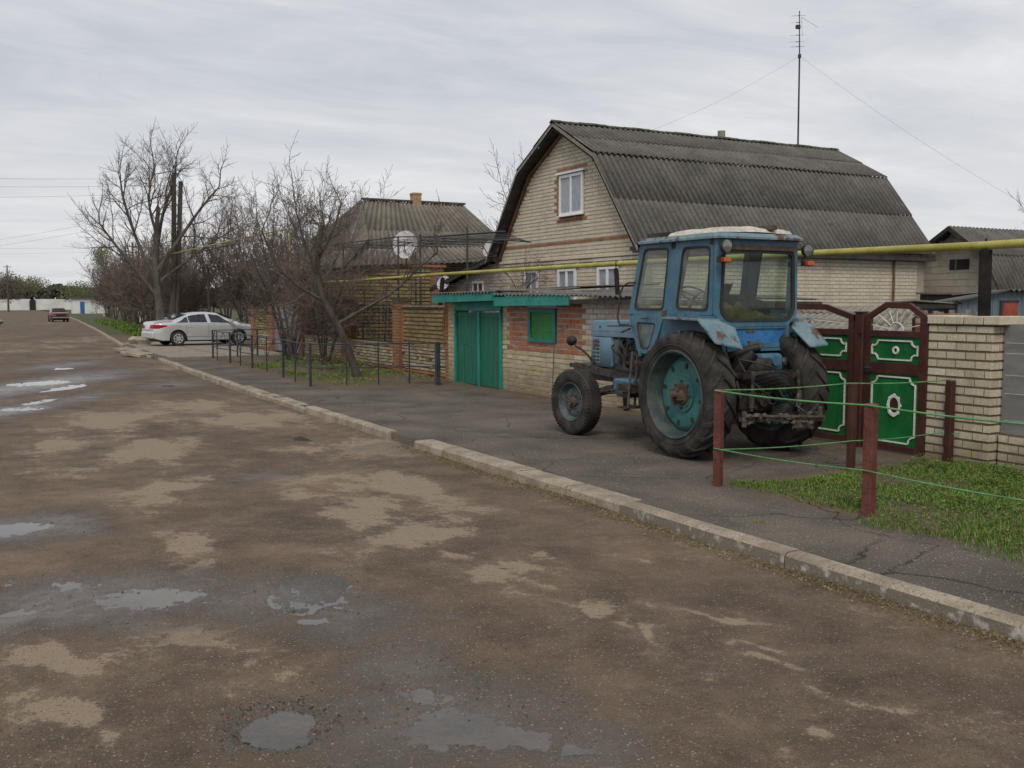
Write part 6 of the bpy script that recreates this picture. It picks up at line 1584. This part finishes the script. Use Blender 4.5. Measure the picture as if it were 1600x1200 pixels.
m=MB(); m.poly([(-.52,-1.52,1.17),(.52,-1.52,1.17),(.46,-.86,1.415),(-.46,-.86,1.415)]); m.v=[(a,b-.012,c+.014) for a,b,c in m.v]; obj('rear_window',m,'carglass',t)
m=MB(); m.poly([(-.60,1.27,1.10),(.60,1.27,1.10),(.48,.56,1.42),(-.48,.56,1.42)]); m.v=[(a,b+.016,c+.02) for a,b,c in m.v]; obj('windscreen',m,'carglass',t)
m=MB(); m.bbox(-hw*.86,hw*.86,-2.44,-2.25,.33,.62,.05); obj('rear_bumper',m,'silver',t)
m=MB(); m.box(-.26,.26,-2.412,-2.40,.72,.83); obj('number_plate',m,'white',t)
# distant red saloon, seen from the front
prof2=[(-2.0,.82),(-1.95,.92),(-1.2,.95),(-1.0,.98),(-.72,1.38),(-.3,1.44),(.3,1.43),(.62,1.36),(.95,.98),(1.2,.96),(1.95,.88),(2.0,.80)]
belt2=[(-2,.76),(-1.0,.90),(1.0,.90),(2,.76)]
t,S,bo,hw=car('parked_car','small dark red classic saloon with a pale roof, far down the road',(8.35,116.3,-.1),PI+R(4),4.0,1.62,prof2,belt2,.60,(-1.05,1.0),(-1.2,1.2),.30,('carred',),classic=True)
m=MB(); m.bbox(-.57,.57,-.68,.62,1.385,1.46,.04); obj('roof_panel',m,'carpink',t)
m=MB(); m.bbox(-.72,.72,.98,1.98,.86,.985,.05); obj('bonnet',m,'carpink',t)
m=MB(); m.poly([(-.58,.985,1.0),(.58,.985,1.0),(.50,.66,1.36),(-.50,.66,1.36)]); m.v=[(a,b+.03,c+.02) for a,b,c in m.v]; obj('windscreen',m,'carglass',t)
m=MB(); m.box(-.5,.5,2.0,2.03,.56,.74); obj('grille',m,'black_metal',t)
for sx in (1,-1):
    m=MB(); m.lathe((sx*.58,2.0,.68),(0,1,0),[(0,.10),(.03,.09),(.04,0)],16); obj('headlight',m,'lamp_glass',t,True)
    m=MB(); P=[topz(S,a,b) for a,b in ((-.8,.1),(-.66,.9),(.55,.9),(.85,.1))]; strip(m,S,[(-.8,.1),(-.66,.9),(.55,.9),(.85,.1)],sx,.014); obj('window',m,'carglass',t)
    for wy in (-1.2,1.2):
        c=Vector((sx*(hw-.09),wy,.30)); m=MB(); m.lathe(c,(sx,0,0),[(-.08,.2),(-.08,.29),(.06,.30),(.085,.28),(.08,.18),(.06,0)],24); obj('wheel',m,'tyre',t,True)
m=MB(); m.bbox(-.80,.80,2.02,2.12,.38,.50,.02); obj('front_bumper',m,'chrome',t)
# broken kerb stone and slabs lying by the driveway
m=MB(); m.mat=Matrix.Translation((6.75,47.6,.18))@Matrix.Rotation(R(38),4,'Z')@Matrix.Rotation(R(-28),4,'Y'); m.bbox(-.16,.16,-.55,.55,-.14,.16,.03)
tag(obj('kerb_stone',m,'kerb'),'loose concrete kerb stone lying tilted behind the silver car','kerb stone')
for k,(x,y,a,l,lab) in enumerate(((5.55,39.5,.5,'short loose concrete slab on the road side of the driveway, the nearer one',''),(5.75,42.8,.9,'short loose concrete slab on the road side of the driveway, the farther one',''))):
    m=MB(); m.mat=Matrix.Translation((x,y,-.03))@Matrix.Rotation(a,4,'Z')@Matrix.Rotation(R(4),4,'X'); m.bbox(-.4,.4,-.6,.6,-.05,.07,.02); tag(obj('concrete_slab',m,'kerb'),l,'slab')
m=MB(); random.seed(9)
for k in range(14): m.blob((random.gauss(0,.45),random.gauss(0,1.0),.15+random.random()*.25),random.uniform(.2,.4),5,.5,(1,1,.7),k)
ob=obj('rubble_heap',m,'stone'); ob.location=(1.9,97,-.1); tag(ob,'heap of broken stone at the left edge of the far road','rubble')
# ================================================================ TREES, POLES, DISTANCE
random.seed(101)
def rnd_perp(d):
    v=Vector((random.gauss(0,1),random.gauss(0,1),random.gauss(0,1))); v=v-d*v.dot(d); return v.normalized()
def limb(mb,p,d,L,r,lev,maxlev,up=.12,wob=.22,spread=(28,60),nch=(4,7),rat=(.45,.75),segs=6,tipr=.004,bend=None,first=.25,sides=None,guide=None):
    pts=[Vector(p)];rs=[r]; d=Vector(d).normalized(); sl=L/segs; dirs=[d]
    for i in range(segs):
        d=(d+rnd_perp(d)*wob*random.random()+Vector((0,0,up))*random.random()).normalized()
        pts.append(pts[-1]+d*sl); dirs.append(d)
        rs.append(max(tipr,r*(1-(i+1)/segs*(.55 if lev<maxlev else .8))))
    n=sides or (7 if r>.05 else 5 if r>.018 else 3)
    mb.tube(pts,rs,n,False)
    if lev<maxlev:
        k=random.randint(*nch)
        for c in range(k):
            t=first+(1-first)*(c+random.random()*.9)/k; t=min(.98,t)
            i=min(segs-1,int(t*segs)); q=pts[i].lerp(pts[i+1],t*segs-i); dd=dirs[i+1]
            a=R(random.uniform(*spread)); nd=(dd*math.cos(a)+rnd_perp(dd)*math.sin(a))
            rr=lerp(rs[i],rs[i+1],t*segs-i)*random.uniform(.45,.7)
            limb(mb,q,nd,L*random.uniform(*rat)*(1.1-.5*t),max(tipr,rr),lev+1,maxlev,up,wob*1.15,spread,nch,rat,max(3,segs-1),tipr,first=first)
        # leader continues
        limb(mb,pts[-1],dirs[-1],L*random.uniform(.5,.7),rs[-1],lev+1,maxlev,up,wob,spread,nch,rat,max(3,segs-1),tipr,first=first)
def guided(mb,pts,r0,r1,n=10):
    # smooth tube through given points; returns sample positions/directions
    P=[Vector(p) for p in pts];Q=[];m=6*(len(P)-1)
    for i in range(m+1):
        t=i/m*(len(P)-1); a=min(len(P)-2,int(t)); u=t-a
        p0=P[max(0,a-1)];p1=P[a];p2=P[a+1];p3=P[min(len(P)-1,a+2)]
        Q.append(.5*((2*p1)+(p2-p0)*u+(2*p0-5*p1+4*p2-p3)*u*u+(3*p1-p0-3*p2+p3)*u**3))
    mb.tube(Q,[lerp(r0,r1,(i/m)**.8)*(1+.05*math.sin(i*2.1)) for i in range(m+1)],n,False)
    return Q
def sprout(mb,Q,r0,r1,t0,count,L,lev,**k):
    m=len(Q)-1
    for c in range(count):
        t=lerp(t0,1,(c+random.random())/count); i=min(m-1,int(t*m)); q=Q[i]; d=(Q[i+1]-Q[i]).normalized()
        a=R(random.uniform(30,70)); nd=d*math.cos(a)+rnd_perp(d)*math.sin(a)
        limb(mb,q,nd,L*random.uniform(.6,1.15)*(1.15-.4*t),max(.006,lerp(r0,r1,t)*.5),0,lev,**k)
def settree(name,label,loc,trunk,crown,mt,mc,cat='tree',group=None,rz=0):
    t=thing(name,label,cat,loc,rz,group)
    obj('trunk',trunk,mt,t,'all'); obj('crown',crown,mc,t,'all'); return t
# --- A: leaning tree on the plot (photo centre-left)
tr=MB(); cr=MB()
Q=guided(tr,[(0,0,-.05),(-.12,0,.35),(-.35,0,1.05),(-.62,.05,1.65),(-.88,.1,2.2),(-.98,.1,2.8),(-.97,.05,3.5),(-.85,0,4.1)],.125,.05)
Q2=guided(tr,[(-.55,.05,1.45),(.1,-.1,1.85),(.9,-.2,2.35),(1.6,-.2,3.0),(2.1,-.3,3.45)],.06,.02,8)
Q3=guided(tr,[(-.85,.1,2.1),(-1.5,.1,2.5),(-2.0,.2,3.1),(-2.3,.3,3.9)],.05,.02,8)
Q4=guided(tr,[(-.97,.1,3.2),(-.6,.0,4.0),(-.35,.1,4.7)],.045,.02,8)
Q5=guided(tr,[(-.9,.1,2.6),(-1.3,.0,3.5),(-1.5,.1,4.4)],.04,.015,8)
kw=dict(up=.16,wob=.42,spread=(35,80),nch=(4,6),rat=(.42,.7),segs=5,tipr=.0045)
sprout(cr,Q,.11,.05,.62,9,1.0,2,**kw); sprout(cr,Q2,.06,.02,.3,9,.95,2,**kw); sprout(cr,Q3,.05,.02,.2,9,1.0,2,**kw); sprout(cr,Q4,.05,.02,.3,7,.8,2,**kw); sprout(cr,Q5,.05,.02,.2,9,.9,2,**kw)
for q,l in ((Q[-1],1.0),(Q2[-1],.9),(Q3[-1],1.0),(Q4[-1],.7),(Q5[-1],1.1)): limb(cr,q,(random.gauss(0,.2),0,1),l,.02,0,2,**kw)
settree('bare_tree','bare fruit tree with a dark trunk leaning left inside the low iron fence',(8.64,24.1,0),tr,cr,'bark','twig').scale=(1,1,.93)
# --- B: dense bare trees/shrubs by the wall
def multistem(n,H,spread,L,lev,seed,tip=.005,r=.05,kk=None):
    random.seed(seed); tr=MB();cr=MB()
    k=dict(up=.14,wob=.36,spread=(25,65),nch=(3,6),rat=(.45,.7),segs=5,tipr=tip)
    if kk: k.update(kk)
    for i in range(n):
        a=2*PI*i/n+random.random(); s=spread*random.uniform(.4,1)
        Q=guided(tr,[(.1*math.cos(a),.1*math.sin(a),-.05),(s*.25*math.cos(a),s*.25*math.sin(a),H*.3),(s*.55*math.cos(a+.2),s*.55*math.sin(a+.2),H*.6),(s*math.cos(a+.3),s*math.sin(a+.3),H*random.uniform(.85,1.1))],r*random.uniform(.7,1.1),r*.3,7)
        sprout(cr,Q,r,r*.3,.28,9,L,lev,**k)
        limb(cr,Q[-1],(.3*math.cos(a),.3*math.sin(a),1),L,r*.3,0,lev,**k)
    return tr,cr
tr,cr=multistem(6,4.3,2.0,1.35,2,5,.006,.07,dict(nch=(4,7)))
settree('bare_tree','dense bare tree behind the low iron fence, in front of the grey gate',(9.3,32.6,0),tr,cr,'bark','twig_red').scale=(1,1,.86)
tr,cr=multistem(7,2.7,1.4,1.1,2,8,.006,.04,dict(nch=(5,8)))
B2=settree('bare_shrub','brown tangled bare shrub against the yellow brick wall, left of the leaning tree',(9.55,29.6,0),tr,cr,'bark','twig_red','shrub')
tr,cr=multistem(5,4.8,2.3,1.6,2,15,.007,.07,dict(nch=(4,7)))
Y1=settree('bare_tree','bare tree in the neighbour yard rising behind the leaning tree',(12.2,38.5,0),tr,cr,'bark','twig'); Y1.scale=(1,1,.88)
c=copytree(Y1); c.location=(13.8,44,0); c.rotation_euler.z=2.1; c['label']='bare tree behind the yellow driveway wall, nearer the house'; 
c=copytree(Y1); c.location=(10.8,41.8,0); c.scale=(.8,.8,.95); c.rotation_euler.z=4.0; c['label']='bare tree right behind the driveway pillar by the silver car'
c=copytree(Y1); c.location=(16.5,52,0); c.scale=(1.2,1.2,1.15); c.rotation_euler.z=1.0; c['label']='bare tree farther back behind the yard wall'
# vines on the arbour
random.seed(61); tr=MB(); cr=MB()
for k in range(5):
    x=.2+.5*k%2.4; Q=guided(tr,[(0,k*1.9-3,0),(.05,k*1.9-3.1,1.8),(.3,k*1.9-2.8,3.4),(1.2,k*1.9-2.2,3.75)],.022,.01,5)
    sprout(cr,Q,.02,.01,.45,12,.8,1,up=.02,wob=.6,spread=(30,90),nch=(3,5),rat=(.5,.8),segs=5,tipr=.004)
settree('grape_vine','leafless grape vine tangled over the pipe arbour',(11.05,29.6,0),tr,cr,'bark','twig_red','vine')
# vine at the lean-to corner of the house
tr=MB(); cr=MB(); Q=guided(tr,[(0,0,0),(.05,.1,1.4),(.1,.3,2.3),(.0,.9,2.9)],.03,.012,6); Q2=guided(tr,[(.05,.1,1.4),(0,-.5,2.3),(.05,-1.1,2.6)],.02,.01,6)
for q in (Q,Q2): sprout(cr,q,.03,.01,.4,12,.9,2,up=.05,wob=.6,spread=(30,80),nch=(2,5),rat=(.45,.7),segs=5,tipr=.004)
settree('bare_climber','leafless climber against the gable wall left of the lower windows',(14.1,25.6,0),tr,cr,'bark','twig','climber')
# --- C: big tree by the double pole
random.seed(77); tr=MB(); cr=MB()
kc=dict(up=.10,wob=.30,spread=(25,60),nch=(4,7),rat=(.5,.75),segs=6,tipr=.0065)
Q=guided(tr,[(0,0,-.1),(-.1,0,1.5),(-.25,0,3.2),(-.2,.1,5.2),(0,.2,7.2)],.30,.10,12)
G_=[Q]
for P,r in (([(-.15,0,2.2),(-1.2,.2,3.6),(-2.4,.2,5.2),(-3.1,.1,6.2)],.13),([(-.25,0,3.6),(.9,-.2,5.3),(2.2,-.4,7.2),(3.2,-.4,8.4)],.14),([(-.25,0,3.3),(-1.0,.5,5.0),(-1.7,.6,7.3),(-1.9,.5,8.6)],.13),([(-.2,.1,4.6),(.3,.7,6.8),(1.0,.8,8.8),(1.1,.8,9.6)],.12),([(-.2,0,3.0),(1.4,.3,4.2),(3.0,.4,5.4),(4.0,.4,6.0)],.10),([(-.1,0,5.4),(-.6,-.5,7.4),(-.3,-.6,9.3)],.10)):
    q=guided(tr,P,r,r*.3,8); G_.append(q)
for q in G_: sprout(cr,q,.12,.05,.35,11,2.0,2,**kc); limb(cr,q[-1],(0,0,1),1.5,.04,0,2,**kc)
settree('bare_tree','tall bare broad-crowned tree beside the double wooden pole',(9.5,58.5,0),tr,cr,'bark_light','twig')
# --- long hedge of bare bushes receding on the right of the far road
tr,cr=multistem(6,3.2,2.2,1.5,2,31,.012,.06,dict(nch=(4,6)))
HB=settree('bare_bush','bare brown bush in the roadside row, nearest the tall bare tree',(11.8,63,0),tr,cr,'bark','twig_red','bush','bare bushes along the far verge')
spots=[(10.4,68,1.0,.9),(12.8,70,1.15,.4),(11.0,75,1.05,2.0),(13.5,77,1.2,5),(11.6,82,1.05,3.1),(14.2,84,1.2,1),(12.2,90,1.1,4.2),(15,92,1.25,2.5),(12.9,98,1.1,5.2),(15.4,101,1.3,3.4),(13.7,107,1.1,1.2),(16,111,1.3,.3),(14.4,119,1.15,2.4),(15.3,131,1.2,4),(16.6,146,1.2,5.1),(14.6,60.5,1.15,3.6),(16.5,66,1.3,2.2)]
ords=['second','third','fourth','fifth','sixth','seventh','eighth','ninth','tenth','eleventh','twelfth','thirteenth','fourteenth','fifteenth','last']
spots=spots[:15]+spots[15:]
for i,(x,y,s,a) in enumerate(spots):
    c=copytree(HB); c.location=(x,y,0); c.scale=(s,s,s*1.05); c.rotation_euler.z=a
    c['label']=('bare brown bush %s in the roadside row going away from the tall tree'%ords[i]) if i<15 else ('bare bush behind the tall tree, left of its trunk' if i==15 else 'bare bush deep in the yard behind the wooden poles')
# taller bare trees above the hedge
c=copytree(Y1); c.location=(17,76,0); c.scale=(1.35,1.35,1.35); c['label']='bare tree standing above the near end of the roadside bushes'
c=copytree(Y1); c.location=(20,104,0); c.scale=(1.5,1.5,1.5); c.rotation_euler.z=2; c['label']='bare tree standing above the far end of the roadside bushes'
c=copytree(Y1); c.location=(19,58,0); c.scale=(1.3,1.3,1.3); c.rotation_euler.z=3; c['label']='bare tree behind the wooden poles, right of the tall tree'
c=copytree(Y1); c.location=(21.4,37,0); c.scale=(.95,.95,1.1); c.rotation_euler.z=.7; c['label']='bare tree between the brownish roof and the cream gable'
c=copytree(Y1); c.location=(37,24,0); c.scale=(.8,.8,.95); c.rotation_euler.z=1.7; c['label']='bare tree behind the barn roof at the right'
# young pale green birch at the far bend
random.seed(88); tr=MB(); cr=MB(); Q=guided(tr,[(0,0,0),(.1,0,4),(0,0,9)],.12,.03,6); sprout(cr,Q,.08,.02,.2,30,1.6,1,up=.2,wob=.3,spread=(25,50),nch=(3,6),rat=(.4,.6),segs=4,tipr=.02)
for _ in range(2600):
    i=random.randint(8,len(Q)-1); p=Q[i]+Vector((random.gauss(0,.7),random.gauss(0,.7),random.gauss(0,.5))); s=.07; a=rnd_perp(Vector((0,0,1)))*s; b=Vector((0,0,s)); cr.mi=1; cr.rv=random.random(); cr.add([p-a,p+b,p+a,p-b],[(0,1,2,3)])
M['fresh']=brickmat('fresh_leaves',[(.14,.17,.06),(.20,.23,.09),(.11,.13,.05)],dt=.9)
bt=thing('birch','slender pale green birch at the far bend of the road','tree',(16.6,150,0)); obj('trunk',tr,'whitewall',bt); obj('crown',cr,['twig','fresh'],bt)
# ---- poles
def pole(label,loc,H,tilt=0,arms=True,r=.11,group=None,name='utility_pole'):
    t=thing(name,label,'pole',loc,0,group); m=MB(); m.tube([(0,0,-.1),(tilt*.5,0,H*.5),(tilt,0,H)],[r*1.2,r,r*.8],8); obj('pole',m,'pole_wood',t,True)
    if arms:
        m=MB(); m.tube([(tilt-.7,0,H-.4),(tilt+.7,0,H-.4)],.045,5); m.tube([(tilt-.5,0,H-1.0),(tilt+.5,0,H-1.0)],.04,5)
        for k in (-.65,-.3,.3,.65): m.tube([(tilt+k,0,H-.38),(tilt+k,0,H-.2)],.04,5)
        obj('crossarm',m,'dark_wood',t)
    return t
UP=thing('utility_pole','weathered double wooden pole, two poles lashed together, beside the tall bare tree','pole',(10.35,59.2,0))
m=MB(); m.tube([(-.25,0,-.1),(0,0,4.5),(.12,0,9.2)],[.17,.15,.12],9); p1_=obj('pole',m,'pole_wood',UP,True)
m=MB(); m.tube([(-.05,.1,-.1),(.25,.1,4.2),(.50,.1,8.75)],[.15,.14,.12],9); obj('pole',m,'pole_wood',UP,True)
for z in (3.2,5.0): 
    m=MB(); m.tube([(-.12,-.02,z),(.38,.08,z+.02)],.04,6); m.tube([(-.14,-.15,z),(.36,-.13,z)],.02,5); obj('lashing',m,'dark_metal',UP)
m=MB(); m.box(-.18,.10,-.16,.0,.0,1.3); obj('footing',m,'concrete',UP)
pole('wooden utility pole with crossarms, nearest of the three far poles above the bushes',(15.4,112,0),8.2,0)
pole('wooden utility pole with crossarms, middle of the three far poles above the bushes',(17.3,121,0),8.6,0)
pole('short thick utility pole, farthest of the three far poles above the bushes',(20.2,132,0),7.4,0,r=.2)
pole('lone utility pole with crossarms rising above the white wall at the far left',(7.6,240,0),9.9,0,r=.14)
pole('thin dark pole standing between the tall bare tree and the double pole',(11.2,62.5,0),3.9,0,False,.08)
pole('thin dark pole standing just right of the double pole',(12.6,61,0),4.0,0,False,.08)
# overhead wires
OW=thing('overhead_wires','thin power wires sagging across the sky at the left','power line',(10.4,59.2,9))
for (a,b,s) in (((.1,0,-.1),(-45,14,1.5),.9),((.1,0,-.5),(-45,14,.9),.9),((.1,0,-.9),(-45,13,.2),1.1),((.4,0,-1.6),(-30,60,-2.5),1.2),((.3,0,-2.0),(-30,62,-2.9),1.2),((7.0,52.8,-1.2),(-60,60,3),2),((4.9,52.8,-1.6),(-60,70,2),2),((4.9,52.8,-1.2),(-5.2,180,2.8),3.5),((6.8,61.8,-1.0),(-5,180,2.2),3.5),((.4,0,-.4),(5.0,52.8,-1.2),.8),((.4,0,-.8),(5.0,52.8,-1.7),.8)):
    a=Vector(a);b=Vector(b); P=[]
    for i in range(15):
        t=i/14; q=a.lerp(b,t); q.z-=s*4*t*(1-t); P.append(q)
    m=MB(); m.tube(P,.006,3,False); obj('wire',m,'dark_metal',OW)
# ---- far end: white wall, sheds, dark tree belt
FW=thing('far_wall','long whitewashed wall with dark gateposts at the end of the road','wall',(18,300,0))
m=MB(); m.box(-120,-3.2,0,.4,-.3,2.9); m.box(-2.2,7.6,0,.4,-.3,2.9); m.box(8.8,26,0,.4,-.3,2.9); obj('masonry',m,'whitewall',FW)
for x in (-2.7,8.2): 
    m=MB(); m.box(x-.75,x+.75,-.2,.6,-.3,2.6); obj('gatepost',m,'black_metal',FW)
m=MB(); random.seed(15)
for _ in range(14000):
    x=random.uniform(-160,140); h=7+2*noise.noise(Vector((x*.03,3,0)))+1.6*noise.noise(Vector((x*.2,9,0))); z=h*random.random()**.7; y=380+random.uniform(-6,6); s=random.uniform(.5,1.2); a=random.random()*6; 
    m.rv=random.random(); m.add([(x-s*math.cos(a),y-s*math.sin(a),z-s*.6),(x+s*math.cos(a),y+s*math.sin(a),z-s*.4),(x+s*.6*math.cos(a),y,z+s*.7),(x-s*.7*math.cos(a),y,z+s*.6)],[(0,1,2,3)])
M['belt']=brickmat('far_tree_belt',[(.05,.055,.035),(.075,.08,.05),(.06,.055,.045),(.09,.095,.055)],dt=.9)
o=obj('tree_belt',m,'belt'); o['kind']='stuff'; o['label']='dark distant belt of trees behind the white wall'
def puff(label,x,y,w,h,z0,n,cols,seed):
    random.seed(seed); t=thing('distant_tree',label,'tree',(x,y,0)); m=MB(); m.tube([(0,0,0),(0,0,z0+h*.6)],[.25,.1],5); obj('trunk',m,'bark',t); m=MB()
    for _ in range(n*3):
        a=random.random()*6.28; u=random.gauss(0,.42); v=random.gauss(0,.42); zz=random.gauss(0,.40)
        if u*u+v*v+zz*zz>1: continue
        s=random.uniform(.08,.2)*(1.3 if y>300 else 1); m.rv=random.random(); c=Vector((u*w,v*w,z0+h/2+zz*h/2*1.0)); e=rnd_perp(Vector((0,0,1)))*s; b=Vector((0,0,s))
        m.add([c-e,c+b*.7,c+e,c-b*.7],[(0,1,2,3)])
    obj('crown',m,cols,t)
M['hazy']=brickmat('distant_twigs',[(.13,.11,.09),(.17,.15,.12),(.11,.10,.08)],dt=.9); M['hazygreen']=brickmat('distant_new_leaves',[(.14,.15,.08),(.18,.19,.10),(.10,.11,.06)],dt=.9)
puff('round bare tree behind the lone pole at the far left',8.3,265,4.4,8.0,1.6,2200,'hazy',1)
puff('small bare tree above the dark tree belt, between the lone pole and the birch',16,330,7,5.5,4.5,900,'hazygreen',2)
puff('low greenish tree just left of the birch',22,240,5,6,1,1300,'hazygreen',3)
puff('greenish tree right of the birch, at the start of the bushes',23,170,3.6,9,1,1500,'hazygreen',4)
# small blue-and-white building by the bend
SBd=thing('kiosk','small whitewashed outbuilding with a blue door beyond the red car','building',(17.2,190,0))
m=MB(); m.box(-1.2,4.5,0,3,0,2.6); obj('wall',m,'whitewall',SBd); m=MB(); m.box(-1.5,4.8,-.3,3.3,2.6,2.75); obj('roof',m,'slate',SBd); m=MB(); m.box(.0,.7,-.05,-.01,0,2.1); obj('door',m,'blue_paint',SBd)
for k in range(3):
    m=MB(); m.box(-.15,.15,-.15,.15,0,.9+.2*k); m.box(-.18,.18,-.18,.18,.9+.2*k,.95+.2*k); q=obj('white_post',m,'whitewall'); q.location=(14.0+.7*k,98+5*k,0); tag(q,['short white post nearest the silver car on the far verge','middle white post on the far verge','tallest white post on the far verge, nearest the outbuilding'][k],'post')
SPLIT={"hinge","door_hinge","step","post","beam","vent_slot","disc_hole"}
# ================================================================ separate pieces become parts of their own
def split_loose(o):
    me=o.data; n=len(me.vertices); par=list(range(n))
    def find(a):
        while par[a]!=a: par[a]=par[par[a]]; a=par[a]
        return a
    for e in me.edges:
        a,b=find(e.vertices[0]),find(e.vertices[1])
        if a!=b: par[a]=b
    groups={}
    for p in me.polygons: groups.setdefault(find(p.vertices[0]),[]).append(p)
    if len(groups)<2: return
    base=o.name.split('.')[0]
    for k,(g,ps) in enumerate(groups.items()):
        idx={};vs=[];fs=[];mi=[];sm=[]
        for p in ps:
            f=[]
            for v in p.vertices:
                if v not in idx: idx[v]=len(vs); vs.append(tuple(me.vertices[v].co))
                f.append(idx[v])
            fs.append(f); mi.append(p.material_index); sm.append(p.use_smooth)
        m2=bpy.data.meshes.new(base); m2.from_pydata(vs,[],fs)
        for m in me.materials: m2.materials.append(m)
        m2.polygons.foreach_set('material_index',mi); m2.polygons.foreach_set('use_smooth',sm); m2.update()
        q=link(bpy.data.objects.new(base,m2)); q.parent=o.parent; q.matrix_local=o.matrix_local.copy()
        for ch in (list(o.children) if k==0 else []): ch.parent=q
    bpy.data.objects.remove(o)
for o in list(sc.objects):
    if o.type=='MESH' and o.name.split('.')[0] in SPLIT and o.parent: split_loose(o)
